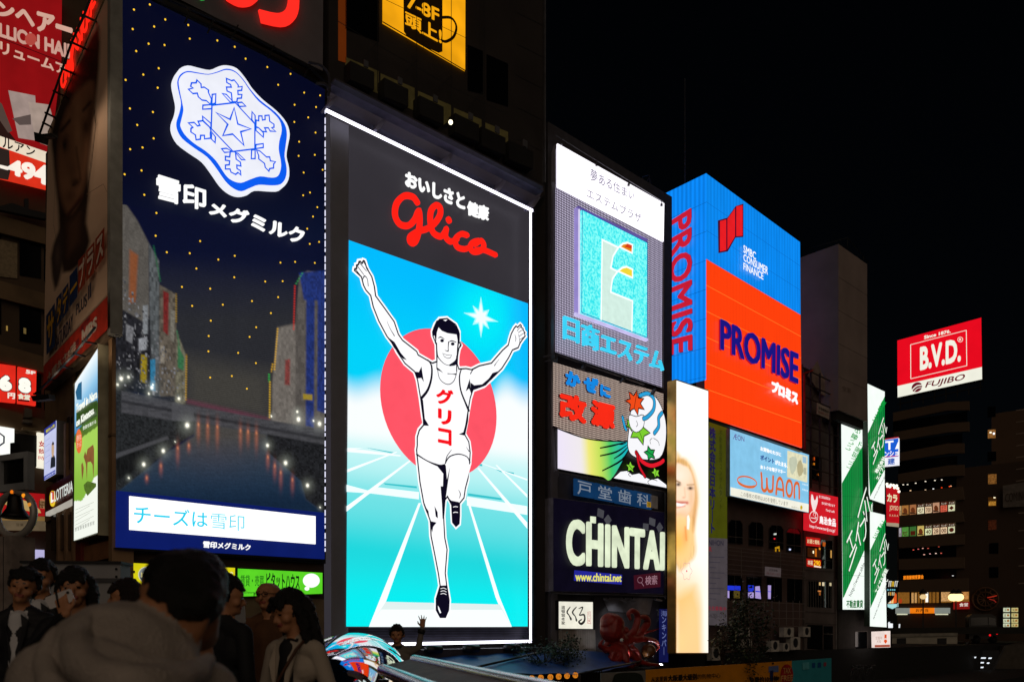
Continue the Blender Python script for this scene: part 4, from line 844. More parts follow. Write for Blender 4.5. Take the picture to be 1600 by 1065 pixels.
# orange window sign with the mug in the tower
mg = Th('mug_sign', 'orange backlit window sign with a black beer mug high on the dark tower', 'sign', FA, 598, 110, .08)
mg.zm = (500, 0, 2.535)
mg.part('face', ('P', [(250, -120), (576, -60), (575, 281), (250, 92)], E('f2a410', 1, .18, .7), .02, .05))
m = MB(); MK = E('1a0d02', .6, 0)
mg.P(m, [(330, -60), (485, -30), (485, 205), (470, 210), (400, 180), (345, 145), (332, 125)], MK, .05); mg.S(m, [(480, 70), (520, 72), (540, 105), (530, 145), (500, 165), (480, 160)], 4.5, MK, .055, sm=4); m.build('mug_print', mg)
mg.part('lettering', ('T', '7-8F', [(342, -22), (472, 36), (472, 92), (342, 30)], E('f2a410', 1), .07, {'bold': .03}), ('T', '頭上!', [(336, 42), (482, 112), (482, 180), (336, 100)], E('f2a410', 1), .07, {'bold': .03}))
mg.part('window_bar', ('S', [(250, 88), (575, 280)], 2, BLACK, .12), ('S', [(250, -5), (576, 150)], .8, BLACK, .1), ('S', [(410, -80), (410, 190)], .8, BLACK, .1), ('S', [(520, -60), (520, 250)], 1, BLACK, .11))
lm = Th('wall_lamp', 'tiny bright warm lamp on the dark tower above the runner billboard', 'lamp', FA, 703, 192, 1.2)
m = MB(); m.ball((0, -.05, 0), .09, E('fff2d0', 3, 0), 8); m.build('bulb', lm); m = MB(); m.box((-.06, 0, -.05), (.06, .5, .05), BLACK); m.build('bracket', lm)
# ================================================================== estate sign
es = Th('estate_billboard', 'white and dotted estate agent billboard with a cyan tower emblem and neon letters', 'billboard', FA, 868, 606, .3)
es.zm = (850, 200, 2.803)
es.part('cabinet', ('P', [(50, 100), (60, 66), (527, 328), (524, 1140), (505, 1130), (48, 980)], D('8d8a98', .5, var=.08), -.03, 1.2))
es.part('top_light_box', ('P', [(60, 68), (527, 330), (524, 497), (60, 258)], E('fbf7ff', 1.5, .03), .06, .08), ('T', '夢ある住まい', [(203, 174), (396, 280), (396, 320), (203, 228)], E('8f8a9e', .9), .1, {'bold': .012}), ('T', 'エステムプラザ', [(187, 260), (427, 378), (425, 418), (187, 303)], E('8f8a9e', .9), .1, {'bold': .006}))
es.part('led_panel', ('P', [(51, 262), (520, 502), (517, 1136), (51, 980)], DOTS('ddd4f0', '3a3244', .115, 1.0), .02))
es.part('emblem_frame', ('S', [(146, 350), (146, 815)], 5, E('9f8fd8', .85, .1), .2, {'th': .15, 'round_': False}), ('S', [(156, 355), (156, 812)], 2.4, E('d8d2f4', 1), .26, {'th': .1, 'round_': False}), ('S', [(140, 812), (456, 926)], 4.5, E('c9c0f0', .95, .1), .2, {'th': .15, 'round_': False}), ('S', [(150, 345), (455, 490)], 3, E('6a5aa8', .8), .2, {'th': .15, 'round_': False}))
em_, et, ep = _new('mottled_cyan_light'); ep.inputs['Base Color'].default_value = (.01, .03, .03, 1)
tc = et.nodes.new('ShaderNodeTexCoord'); n_ = et.nodes.new('ShaderNodeTexNoise'); n_.inputs['Scale'].default_value = 9; n_.inputs['Detail'].default_value = 2
cr = et.nodes.new('ShaderNodeValToRGB'); cr.color_ramp.elements[0].position = .38; cr.color_ramp.elements[1].position = .62
cr.color_ramp.elements[0].color = (*lin('2cdde4'), 1); cr.color_ramp.elements[1].color = (*lin('86f8f2'), 1)
et.links.new(tc.outputs['Object'], n_.inputs['Vector']); et.links.new(n_.outputs[0], cr.inputs[0]); et.links.new(cr.outputs[0], ep.inputs['Emission Color']); ep.inputs['Emission Strength'].default_value = 1.1
m = MB(); es.P(m, [(168, 358), (453, 502), (452, 917), (165, 808)], em_, .3, .2); es.S(m, [(168, 358), (453, 502), (452, 917), (165, 808)], 1.2, E('1040a8', 1), .31, closed=True); ec = m.build('emblem_panel', es)
WL = E('f4fff8', 1.1, 0); m = MB()
es.P(m, [(255, 490), (322, 522), (302, 565), (292, 612), (320, 628), (298, 665), (292, 718), (388, 757), (385, 888), (250, 838)], E('d4efe4', 1, .05, 3), .33)
es.P(m, [(326, 520), (345, 506), (366, 502), (388, 511), (386, 548)], E('e88a12', 1), .335); es.P(m, [(352, 520), (368, 505), (388, 512), (386, 530)], E('d8401a', 1), .338); es.P(m, [(322, 628), (342, 612), (362, 607), (388, 619), (388, 656)], E('f2d83a', 1), .335)
for q in ([(250, 838), (255, 489), (326, 523)], [(293, 612), (303, 560), (326, 523), (346, 506), (366, 502), (388, 511), (386, 548), (330, 520)], [(292, 612), (322, 628)], [(292, 718), (300, 660), (322, 628), (342, 612), (362, 607), (388, 619), (388, 656), (322, 626)], [(292, 718), (388, 757), (385, 888)]): es.S(m, q, 3, WL, .35)
m.build('tower_emblem', ec)
es.part('neon_lettering', ('T', '日', [(80, 824), (148, 848), (148, 946), (80, 922)], E('3ecdf0', 1.05), .4, {'bold': .015, 'th': .15}), ('T', '商', [(160, 850), (235, 878), (235, 982), (160, 950)], E('3ecdf0', 1.05), .4, {'bold': .008, 'th': .15}), ('T', 'エステム', [(244, 895), (520, 988), (517, 1068), (244, 982)], E('3ecdf0', 1.05), .4, {'bold': .015, 'th': .15}))
m = MB(); es.S(m, [(52, 30), (522, 322)], .9, STEEL, .1, th=.04)
for x, y in ((80, 48), (232, 142), (372, 230), (516, 318)): es.S(m, [(x, y), (x, y+24)], .8, STEEL, .1, th=.04); es.P(m, [(x-4, y+12), (x+4, y+12), (x+4, y+24), (x-4, y+24)], STEEL, .12, .06)
es.S(m, [(432, 265), (432, 212), (462, 205), (465, 285)], .8, D('3a3a55', .5), -.4, th=.04); es.S(m, [(440, 250), (462, 215), (470, 250), (492, 290)], .8, D('3a3a55', .5), -.4, th=.04); m.build('top_rail', es)
es.part('lower_bracket', ('S', [(5, 1000), (50, 985), (180, 1030), (440, 1120)], 2.4, D('5a5a62', .5, .4), .35, {'th': .1}), ('S', [(182, 1030), (178, 1055), (150, 1052)], 2, D('5a5a62', .5, .4), .35, {'th': .1}), ('S', [(60, 985), (55, 1010), (10, 1020)], 2, D('5a5a62', .5, .4), .35, {'th': .1}))

# ================================================================== medicine sign
ks = Th('medicine_billboard', 'dotted light billboard with red and blue characters over a rainbow wind stripe', 'billboard', FA, 864, 735, .3)
ks.zm = (850, 540, 4.438)
ks.part('cabinet', ('P', [(55, 110), (828, 325), (856, 992), (88, 852)], BLACK, -.03, .5))
ks.part('led_panel', ('P', [(63, 115), (828, 330), (832, 700), (540, 662), (400, 655), (250, 630), (63, 556)], DOTS('e8d0c0', '362626', .1, .95), .02))
def kai(x, y):
    c = lin('f2eafc'); 
    t = (x - 95)/(560-95)
    for a, h in ((.3, 'efe6f6'), (.44, 'f0ea86'), (.66, 'a8dc5a'), (.84, '2ec878'), (1.0, '10b8c8')):
        pass
    st_ = [(0, 'efe6fb'), (.34, 'f1ebee'), (.46, 'f2eb78'), (.62, 'c4e25c'), (.78, '46cc6a'), (1.0, '12b6c0')]
    tt = t + (y-700)/900*-.12
    for (a, h), (b_, h2) in zip(st_, st_[1:]):
        if tt <= b_: return mixc(lin(h), lin(h2), (tt-a)/(b_-a))
    return lin('12b6c0')
# gradient stripe, trimmed to its swept shape
m = MB(); vs = []; cols = []; fs = []
topc = smooth_pts([(95, 572), (250, 632), (400, 657), (500, 662), (585, 668)], 8, False); botc = smooth_pts([(95, 850), (250, 880), (400, 906), (470, 918), (600, 690)], 8, False)
for (x0, y0), (x1, y1) in zip(topc, botc):
    for k in range(7): a = k/6; x = x0+(x1-x0)*a; y = y0+(y1-y0)*a; vs.append(ks.L(x, y, .05)); cols.append((*kai(x, y), 1))
for i in range(len(topc)-1):
    for k in range(6): fs.append((i*7+k, i*7+k+1, (i+1)*7+k+1, (i+1)*7+k))
m.add(vs, fs, VCOL(1.0)); m.build('wind_stripe', ks, cols=cols)
BL = E('1487e0', 1, .05); KB = E('07060a', 1, 0)
m = MB()
for q, w in (([(575, 664), (480, 690), (390, 708)], [1, 3, 2]), ([(585, 680), (500, 735), (390, 762)], [1, 3, 2.2]), ([(592, 690), (540, 745), (485, 782)], [1, 3, 1.6]), ([(598, 695), (540, 790), (405, 865)], [1, 3.4, 2]), ([(570, 672), (540, 682), (515, 682)], [1, 2, 1])): ks.S(m, q, w, KB, .08, sm=4)
ks.S(m, [(63, 560), (250, 630), (400, 657), (585, 662)], 2.2, KB, .075, sm=4); m.build('wind_lines', ks)
SH = E('3a1a18', .8); m = MB()
for o_, mt, d in ((-9, SH, .08), (0, BL, .22)):
    for ch, q in (('か', [(148, 165), (252, 195), (252, 300), (148, 270)]), ('ぜ', [(274, 205), (378, 232), (374, 340), (274, 310)]), ('に', [(388, 262), (462, 288), (462, 370), (388, 345)])): ks.T(m, ch, [(x+o_, y-o_*.3) for x, y in q], mt, d, .075, .02)
m.build('blue_lettering', ks)
m = MB()
for o_, mt, d in ((-9, SH, .08), (0, E('f22a16', 1.05, .04), .22)):
    for ch, q in (('改', [(106, 315), (298, 362), (294, 548), (106, 500)]), ('源', [(325, 368), (495, 408), (490, 592), (322, 545)])): ks.T(m, ch, [(x+o_, y-o_*.3) for x, y in q], mt, d, .06, .02)
m.build('red_lettering', ks)
# plain swirling wind-and-cloud ornament (abstract)
m = MB(); z = [.1]
def kk(q, h, ol=2, sm=3):
    z[0] += .004; ks.P(m, q, E(h, 1.02, 0), z[0], sm=sm)
    if ol: z[0] += .002; ks.S(m, q, ol, KB, z[0], closed=True, sm=sm)
kk([(640, 380), (700, 320), (775, 355), (825, 450), (848, 560), (840, 690), (800, 780), (700, 790), (610, 760), (580, 690), (590, 560), (600, 460)], 'f6f6fa')
kk([(480, 915), (530, 868), (580, 862), (610, 890), (660, 880), (700, 905), (740, 925), (790, 915), (850, 960), (852, 988), (700, 958), (470, 918)], 'f8f8fc', 2, 1)
def leaf(cx, cy, r, ang, h, n=5):
    q = []
    for k in range(2*n): a = ang + math.pi*k/n; rr = r if k % 2 == 0 else r*.52; q.append((cx+rr*math.cos(a)*.8, cy+rr*math.sin(a)+rr*math.cos(a)*.2))
    kk(q, h, 2, 2); z[0] += .002; ks.S(m, [(cx-r*.5*math.cos(ang), cy-r*.5*math.sin(ang)), (cx+r*.8*math.cos(ang), cy+r*.8*math.sin(ang))], 1.2, KB, z[0])
leaf(632, 392, 88, -1.4, 'ee4a18', 7); leaf(660, 590, 96, 1.2, '7ccc30', 5); leaf(735, 745, 52, .6, '18a048', 5); leaf(600, 840, 44, .9, '86d236', 5); leaf(775, 880, 42, 1.8, '86d236', 5); leaf(600, 545, 46, 2.6, '7ccc30', 5)
kk([(590, 480), (640, 490), (690, 480), (690, 560), (640, 600), (598, 560)], 'f6f6fa', 1.4)
for q, h, w in (([(665, 345), (720, 330), (762, 370), (760, 440), (720, 490), (690, 505)], '2a9fd6', 6), ([(545, 495), (560, 560), (570, 580)], '2a9fd6', 5), ([(818, 465), (795, 500), (795, 560), (765, 605)], '2a9fd6', 6), ([(640, 740), (680, 800), (740, 830), (800, 815), (828, 795)], 'e0182a', 7), ([(645, 745), (660, 830), (700, 905)], 'c81222', 5)):
    z[0] += .004; ks.S(m, q, w+2.4, KB, z[0], sm=4); z[0] += .003; ks.S(m, q, w, E(h, 1.02, 0), z[0], sm=4)
for q in ([(640, 520), (650, 545), (640, 560)], [(760, 640), (790, 660), (800, 690)], [(750, 640), (735, 655), (740, 680)], [(730, 960), (720, 940), (750, 925), (785, 935)], [(600, 905), (585, 890), (600, 878)]): z[0] += .002; ks.S(m, q, 1.1, KB, z[0], sm=4)
m.build('cloud_ornament', ks)
ks.part('lower_rail', ('S', [(80, 870), (850, 1012)], 2, D('7a7a84', .5, .5), .3, {'th': .08}), ('S', [(100, 860), (98, 905)], 1.6, D('7a7a84', .5, .5), .3), ('S', [(300, 900), (300, 935)], 1.6, D('7a7a84', .5, .5), .3), ('S', [(620, 950), (620, 985)], 1.6, D('7a7a84', .5, .5), .3))
for x, y in ((300, 125), (575, 212), (780, 300)): ks.part('top_bracket', ('P', [(x-30, y+30), (x-5, y-5), (x, y+5), (x-18, y+38), (x-40, y+42)], D('6a6a72', .5, .4), .3, .2))
# dental tiles
dt_ = Th('dental_sign', 'row of four dim blue square tiles with pale characters under the medicine billboard', 'sign', FA, 898, 778, .5)
dt_.zm = (850, 740, 3.276)
for ch, q in (('戸', [(158, 22), (257, 45), (257, 125), (158, 108)]), ('堂', [(265, 45), (360, 68), (360, 145), (265, 128)]), ('歯', [(367, 64), (460, 86), (460, 165), (367, 148)]), ('科', [(465, 84), (550, 104), (550, 182), (465, 166)])):
    c = q; mx_ = sum(p[0] for p in q)/4; my = sum(p[1] for p in q)/4
    t_ = dt_.part('tile', ('P', q, E('0e3258', .95, .15), .0, .1)); mm = MB(); dt_.T(mm, ch, [(mx_+(x-mx_)*.74, my+(y-my)*.82) for x, y in q], E('7f8a98', .85), .03, .01); mm.build('character', t_)
dt_.part('white_box', ('P', [(552, 108), (582, 115), (582, 180), (552, 172)], D('b0b0b4', .6), .1, .2)); dt_.part('yellow_tag', ('P', [(526, 140), (548, 145), (548, 172), (526, 168)], E('a8801c', .8), .12), ('T', '2F', [(529, 146), (546, 150), (546, 166), (529, 163)], E('201408', 1), .14))
# rental sign
cs = Th('rental_billboard', 'black billboard with huge pale block letters and a blue web address strip', 'billboard', FA, 866, 923, .6)
cs.zm = (850, 740, 3.276)
cs.part('cabinet', ('P', [(48, 120), (617, 195), (614, 615), (48, 600)], D('77757e', .6), -.04, .9)); cs.part('face', ('P', [(50, 122), (615, 197), (612, 612), (50, 598)], E('0b0818', .9, .2), .0, .03))
CL = E('dfeacb', 1.0, .14, 1.6); m = MB()
cs.T(m, 'CHINTAI', [(112, 226), (610, 296), (608, 497), (112, 468)], CL, .06, .03, .12, res=6, space=1.08); m.build('lettering', cs)
cs.part('letter_dot', ('P', [(241, 216), (266, 219), (266, 252), (241, 249)], CL, .06, .1))
for q in ([(280, 175), (308, 188), (304, 226), (276, 214)], [(330, 208), (347, 236), (328, 262), (311, 232)], [(544, 222), (571, 232), (568, 268), (542, 256)], [(594, 248), (610, 274), (592, 300), (580, 272)], [(512, 252), (536, 255), (534, 290), (510, 286)]): cs.part('letter_dot', ('P', q, E('4c4c52', .8, .1), .06, .1))
cs.part('web_strip', ('P', [(158, 492), (400, 515), (398, 565), (156, 545)], E('26289a', .95), .05, .04), ('T', 'www.chintai.net', [(160, 502), (398, 512), (396, 552), (160, 548)], E('e8e26a', 1), .07, {'bold': .03}))
cs.part('search_box', ('P', [(462, 518), (597, 503), (597, 578), (465, 590)], E('3c0e1c', .9), .05, .04), ('T', '検索', [(518, 522), (580, 515), (580, 565), (518, 568)], E('96707c', .9), .07, {'bold': .02}), ('S', [(492+13*math.cos(a*.5236), 542+15*math.sin(a*.5236)) for a in range(12)], 1, E('96707c', .9), .07, {'closed': True}), ('S', [(500, 556), (510, 572)], 1.4, E('96707c', .9), .07))
lf = MB()
for x in (622, 640): cs.S(lf, [(x, 100), (x, 640)], 1, D('6a6a70', .5, .5), .2, th=.05)
for k in range(14): cs.S(lf, [(622, 110+k*38), (640, 112+k*38)], .8, D('6a6a70', .5, .5), .2, th=.04)
lf.build('ladder', cs)
cs.part('lower_ledge', ('S', [(45, 608), (640, 625)], 2, D('55555c', .5, .4), .3, {'th': .2}))
# brush-lettered light box
kk_ = Th('brush_light_box', 'cream light box with black brush lettering left of the red octopus', 'sign', FA, 874, 982, .5)
kk_.zm = (850, 740, 3.276)
kk_.part('frame', ('P', [(74, 646), (256, 650), (256, 797), (74, 794)], BLACK, -.02, .2)); kk_.part('face', ('P', [(78, 652), (250, 655), (250, 792), (78, 790)], E('e9e6d6', 1.05, .08), .01, .03))
BR = E('120e0c', 1, 0); m = MB()
for q, w in (([(134, 680), (118, 705), (128, 722), (138, 742)], [1.5, 3, 2, 4]), ([(166, 680), (146, 706), (160, 728), (166, 748)], [1.5, 3, 2, 4]), ([(178, 688), (198, 682), (188, 708), (182, 722), (205, 720), (208, 748), (192, 766), (178, 756), (192, 744)], [1, 2.4, 2, 2, 3, 4, 4, 3, 2])): kk_.S(m, q, w, BR, .03, sm=4)
m.build('brush_lettering', kk_)
kk_.part('side_lettering', ('T', '道\n頓\n堀\n本\n家', [(88, 672), (108, 674), (108, 772), (88, 770)], BR, .03, {'bold': .02})); kk_.part('red_seal', ('S', [(224, 706), (238, 704), (240, 766), (222, 762)], .6, E('b8302a', 1), .03, {'closed': True}), ('T', 'た\nこ\n焼', [(226, 710), (236, 709), (237, 760), (225, 758)], E('b8302a', 1), .03))
# vertical blue banner and floor mark by the octopus
vb = Th('blue_banner', 'narrow dim blue upright banner with pale katakana right of the octopus', 'banner', FA, 1031, 1034, .6)
vb.zm = (850, 740, 3.276)
vb.part('cloth', ('P', [(593, 690), (636, 690), (636, 962), (592, 962)], E('11154a', .8, .2), 0, .05)); vb.part('lettering', ('T', 'ン\nキ\nン\nパ\n｜', [(602, 730), (626, 730), (626, 925), (602, 925)], E('6a74a8', .8), .03, {'bold': .02}), ('T', '海', [(598, 698), (630, 698), (630, 728), (598, 728)], E('6a74a8', .8), .03))
fm = Th('floor_number', 'pale floor number letters on the black wall above the octopus arms', 'sign', FA, 1026, 975, .3)
fm.zm = (850, 740, 3.276)
fm.part('plate', ('P', [(568, 690), (592, 690), (592, 768), (568, 768)], E('141418', 1), 0, .04)); fm.part('lettering', ('T', '2', [(575, 695), (588, 695), (588, 722), (575, 722)], E('b8b8a8', .9), .03), ('T', 'F', [(575, 735), (588, 735), (588, 762), (575, 762)], E('b8b8a8', .9), .03))

# ================================================================== finance sign (two faces)
fs_ = Th('finance_billboard', 'huge blue and orange two faced corner billboard of a loan company', 'billboard', FA, 1103, 700, .9)
fs_.zm = (1020, 250, 2.316)
e_ = fs_.e; oz = fs_.z0
RB = RIBS('0a86ec', .34, 1.0, .10, noise=.1); RO = RIBS('ff400c', .34, 1.0, .05, noise=.05)
c0 = fs_.L(193, 48); c1 = fs_.L(533, 297); zo0 = fs_.L(193, 358).z; b1 = fs_.L(540, 1040); 
c0u = c0.x; c1u = c1.x; ztop = (c0.z); 
fs_.part('blue_face', ('P', [(193, 48), (533, 297), (535, 560), (193, 358)], RB, 0, .1)); fs_.part('orange_face', ('P', [(193, 358), (535, 560), (540, 1040), (193, 925)], RO, 0, .1))
m = MB()
for k in range(1, 7):
    ya = 358 + k*94; yb = 560 + k*78
    if ya < 900: fs_.S(m, [(193, ya), (536, yb)], .9, E('ff7a28', 1.05, 0), .012, round_=False)
m.build('orange_seam', fs_)
m = MB()
for k in range(1, 4): fs_.S(m, [(193, 48+k*103), (534, 297+k*87)], .7, E('0a62b8', 1, 0), .012, round_=False)
m.build('blue_seam', fs_)
# left face, square to the front
cw = FA.world(fs_.u0 + c0u, fs_.off, 0); FL = Pl(cw[0], cw[1], FA.n.x, FA.n.y)
sf_ = Th('x', 'x', 'x', FL, 1100, 600, .02); bpy.data.objects.remove(sf_.e)
fe = bpy.data.objects.new('side_face', None); C.objects.link(fe); fe.parent = fs_.e
W1 = Matrix.Translation(Vector(fs_.pl.world(fs_.u0, fs_.off, fs_.z0))) @ Matrix.Rotation(FA.ang, 4, 'Z'); W2 = Matrix.Translation(Vector(FL.world(sf_.u0, sf_.off, sf_.z0))) @ Matrix.Rotation(FL.ang, 4, 'Z')
MT = W1.inverted() @ W2
def side_part(name, m):
    m.v = [tuple(MT @ Vector(v)) for v in m.v]; return m.build(name, fs_)
bpy.data.objects.remove(fe)
sf_.zm = (1020, 250, 2.316)
m = MB(); sf_.P(m, [(10, 138), (193, 48), (193, 795), (10, 840)], RIBS('0a84f0', .3, 1.0, .16, noise=.1, axis=1), 0); 
side_part('side_face', m)
m = MB()
for k in range(1, 8): sf_.S(m, [(10, 138+k*98), (193, 48+k*105)], .8, E('085cae', 1, 0), .015, round_=False)
side_part('side_seam', m)
m = MB(); sf_.T(m, 'PROMISE', [(143, 172), (147, 690), (60, 710), (60, 222)], E('2a1050', .8), .03, .02); sf_.T(m, 'PROMISE', [(141, 174), (145, 688), (62, 706), (62, 224)], E('c81c34', 1.0), .12, .02, .08); side_part('side_lettering', m)
NV = E('1a1684', .95); m = MB()
fs_.T(m, 'PROMISE', [(238, 573), (520, 702), (518, 814), (238, 688)], E('c01020', .9), .03, .012); fs_.T(m, 'PROMISE', [(243, 573), (525, 700), (523, 812), (243, 686)], NV, .14, .022, .08); m.build('lettering', fs_)
fs_.part('kana_lettering', ('T', 'プロミス', [(430, 795), (524, 840), (523, 886), (428, 838)], WHT, .12, {'bold': .07, 'th': .05}))
fs_.part('small_lettering', ('T', 'SMBC', [(328, 306), (373, 334), (373, 362), (328, 334)], WHT, .12, {'bold': .02}), ('T', 'CONSUMER', [(328, 338), (417, 387), (416, 416), (328, 364)], WHT, .12, {'bold': .02}), ('T', 'FINANCE', [(328, 370), (400, 408), (400, 434), (328, 396)], WHT, .12, {'bold': .02}))
LR = E('e21c22', 1.05); LK = E('3a0a2a', .9)
fs_.part('logo', ('P', [(238, 218), (272, 208), (302, 166), (328, 158), (328, 278), (300, 280), (272, 330), (240, 336)], LK, .06, .05), ('P', [(243, 221), (266, 215), (266, 326), (243, 331)], LR, .07), ('P', [(270, 213), (298, 174), (298, 276), (270, 324)], LR, .07), ('P', [(302, 168), (325, 163), (325, 274), (302, 276)], LR, .07))
ant = MB(); ant.box((2.2, 3, ztop-1.5), (2.26, 3.06, ztop+8), D('3a3a3e', .5)); ant.build('aerial', fs_)
fs_.part('foot_rail', ('S', [(195, 932), (545, 1052)], 2.4, D('3a1a16', .5), .1, {'th': .3}))
# woman on the tall LED screen
ws = Th('tall_led_screen', 'tall narrow bright screen showing a smiling blonde woman on a white ground', 'screen', FA, 1057, 1020, 1.6)
def lady(X, Y):
    X = (X-1030)*3.437; Y = (Y-590)*3.437; P = Paint(X, Y, lin('fffdf8')); g = P.grain
    P.blend(150, 700, 120, 330, 'fff0da', .5); P.blend(110, 1150, 130, 130, 'fbd79c', .8); P.fill([(85, 1180), (190, 1120), (225, 1240), (240, 1500), (85, 1500)], 'f6bf68', 30, .85); P.blend(180, 1320, 60, 160, 'fbd090', .7); P.blend(255, 1250, 22, 260, 'fff8ec', .9); P.blend(110, 1420, 40, 60, 'ffd690', .5)
    P.fill([(85, 442), (120, 428), (150, 440), (182, 490), (204, 570), (212, 660), (200, 740), (192, 830), (198, 930), (170, 985), (85, 1000)], 'f4cc8c', 12, 1, .86+.2*g(4, 60, 2), 3)
    P.fill([(160, 470), (190, 550), (204, 640), (196, 740), (184, 830), (168, 800), (184, 700), (188, 620), (176, 540)], 'd89a54', 8, .9, .8+.3*g(3, 50, 3), 3); P.fill([(85, 445), (125, 434), (160, 470), (130, 478), (85, 500)], 'd9a35c', 8, .9, .85+.25*g(3, 40, 5), 2)
    P.fill([(85, 480), (130, 470), (164, 496), (184, 560), (187, 640), (172, 704), (140, 748), (108, 758), (85, 745)], 'ffe0c4', 6, 1, None, 3); P.blend(172, 640, 16, 90, 'f0b07c', .75); P.blend(110, 735, 60, 16, 'f0b482', .7); P.blend(130, 720, 40, 26, 'f9c39a', .55); P.blend(110, 530, 40, 40, 'fff4e6', .7)
    P.fill([(85, 752), (140, 748), (170, 760), (180, 860), (150, 960), (85, 985)], 'ffd08c', 14, .95, None, 2); P.blend(100, 880, 40, 70, 'ffbf58', .9); P.blend(140, 850, 18, 50, 'f79a44', .5)
    P.blend(130, 600, 70, 110, 'fbd8b4', .5); P.blend(168, 592, 15, 9, '4a342a', .95); P.blend(166, 592, 5, 5, '241a18', .9); P.line(150, 574, 186, 572, 4, 'b08a5c', .8); P.line(85, 548, 112, 562, 5, '9c744a', .9); P.blend(104, 572, 13, 9, '4a342a', .95); P.blend(102, 572, 5, 5, '241a18', .8)
    P.line(136, 590, 140, 636, 5, 'f2c09a', .6); P.blend(132, 642, 9, 5, 'e09a78', .7); P.line(88, 668, 150, 670, 9, 'cc6454', .95); P.fill([(90, 668), (120, 676), (144, 675), (122, 690), (92, 686)], 'fffaf6', 3, 1); P.line(96, 696, 138, 688, 4, 'e08a7a', .8)
    P.fill([(147, 742), (159, 735), (165, 760), (160, 814), (148, 810)], 'fffaf0', 3, 1); P.line(148, 740, 147, 812, 3, 'f0b070', .6); P.line(140, 800, 146, 870, 5, 'f08838', .6)
    return P.c*1.0
ws.part('cabinet', ('P', [(1056.5, 592), (1107, 609), (1107, 1021), (1056.5, 1021)], D('8a6c3c', .4, .4), -.03, .5))
ws.raster('screen', [(1057, 594), (1106.5, 610.5), (1106.5, 1019), (1057, 1019)], 90, 320, lady, .0, VCOL(1.12))
ws.zm = (1030, 830, 4)
m = MB(); fl = [(172 + (32+6*math.cos(6*a*.2094))*math.cos(a*.2094)*.9, 247 + (52+7*math.cos(6*a*.2094))*math.sin(a*.2094)) for a in range(30)]
ws.S(m, fl, .7, E('e8a0a0', 1), .04, closed=True); ws.circ(m, (172, 246), (176, 246), E('e86a7a', 1), .04, n=10); m.build('flower_outline', ws)
sg = MB(); p0 = ws.L(106, 758); zt_ = ws.L(106, -948).z; sg.box((-.06, .02, p0.z), (-.01, .56, zt_), D('e0b060', .35, .85, var=.15)); sg.build('gilded_side', ws)
# vertical company banner
nr = Th('company_banner', 'tall olive and grey hanging banner with dark blue upright lettering beside the bright screen', 'banner', FA, 1107, 976, .2)
nr.zm = (1030, 590, 3.437)
nr.part('olive_panel', ('P', [(255, 222), (365, 262), (365, 862), (255, 855)], E('41440a', .95, .1), 0, .1)); nr.part('lettering', ('T', '株\n式\n会\n社\n日\n本\nリ\n｜\nト', [(268, 258), (304, 272), (302, 838), (268, 832)], E('1a1848', .9), .03, {'bold': .04}), ('T', '不\n動\n産\n投\n資\nコ\nン\nサ\nル\nタ\nン\nト', [(322, 280), (338, 285), (338, 705), (322, 700)], E('22260a', .9), .03))
nr.part('grey_panel', ('P', [(255, 857), (366, 863), (366, 1330), (255, 1325)], E('4b4448', .85, .12), 0, .1)); nr.part('grey_lettering', ('T', 'NIHON', [(266, 868), (345, 872), (345, 902), (266, 898)], E('24222e', 1), .03, {'bold': .02}), ('T', 'R', [(266, 905), (282, 906), (282, 932), (266, 930)], E('7a2228', .9), .03, {'bold': .03}), ('T', 'E\nI\nT', [(266, 940), (276, 940), (276, 1000), (266, 1000)], E('2a2830', 1), .03), ('T', '告主募集中', [(258, 1222), (360, 1228), (360, 1252), (258, 1246)], E('7a2230', .9), .03, {'bold': .02}), ('T', '6-6281-1717', [(258, 1262), (360, 1268), (360, 1290), (258, 1284)], E('2a2628', 1), .03))
m = MB()
for k in range(9): nr.S(m, [(270, 960+k*28), (350-(k % 3)*22, 963+k*28)], 1.1, E('34303a', .9), .03, round_=False)
m.build('small_print', nr)
# pale blue card sign
wn = Th('card_billboard', 'pale sky blue light box with an orange ring and big orange letters', 'billboard', FA, 1141, 800, .5)
wn.zm = (1030, 590, 3.437)
wn.part('cabinet', ('P', [(380, 272), (808, 410), (806, 726), (379, 634)], D('88919a', .5), -.02, .4)); wn.part('face', ('P', [(383, 276), (804, 413), (802, 722), (383, 631)], E('86c6ea', 1.0, .07), .01, .03)); wn.part('cream_strip', ('P', [(383, 586), (803, 677), (802, 722), (383, 631)], E('f4f2e2', 1, .04), .05))
OR = E('dc6a34', 1)
wn.part('ring', ('S', [(472+52*math.cos(a*.2618), 557+27*math.sin(a*.2618)+10*math.cos(a*.2618)) for a in range(24)], [2.4+1.8*(a in range(3, 11)) for a in range(24)], OR, .06, {'closed': True}))
wn.part('lettering', ('S', [(548, 512), (552, 560), (552, 590), (562, 606), (574, 600), (578, 580), (578, 535), (580, 580), (588, 606), (602, 608), (610, 595), (612, 530)], 5.6, OR, .06, {'sm': 2}), ('S', [(628, 622), (634, 560), (645, 538), (656, 545), (664, 570), (668, 632)], 5.6, OR, .06, {'sm': 2}), ('S', [(634, 595), (664, 602)], 4.6, OR, .065), ('S', [(683, 585), (690, 556), (702, 552), (712, 568), (714, 605), (706, 632), (692, 632), (684, 610)], 5.6, OR, .06, {'sm': 2, 'closed': True}), ('S', [(726, 640), (726, 585), (735, 564), (748, 570), (752, 600), (752, 645)], 5.6, OR, .06, {'sm': 2}))
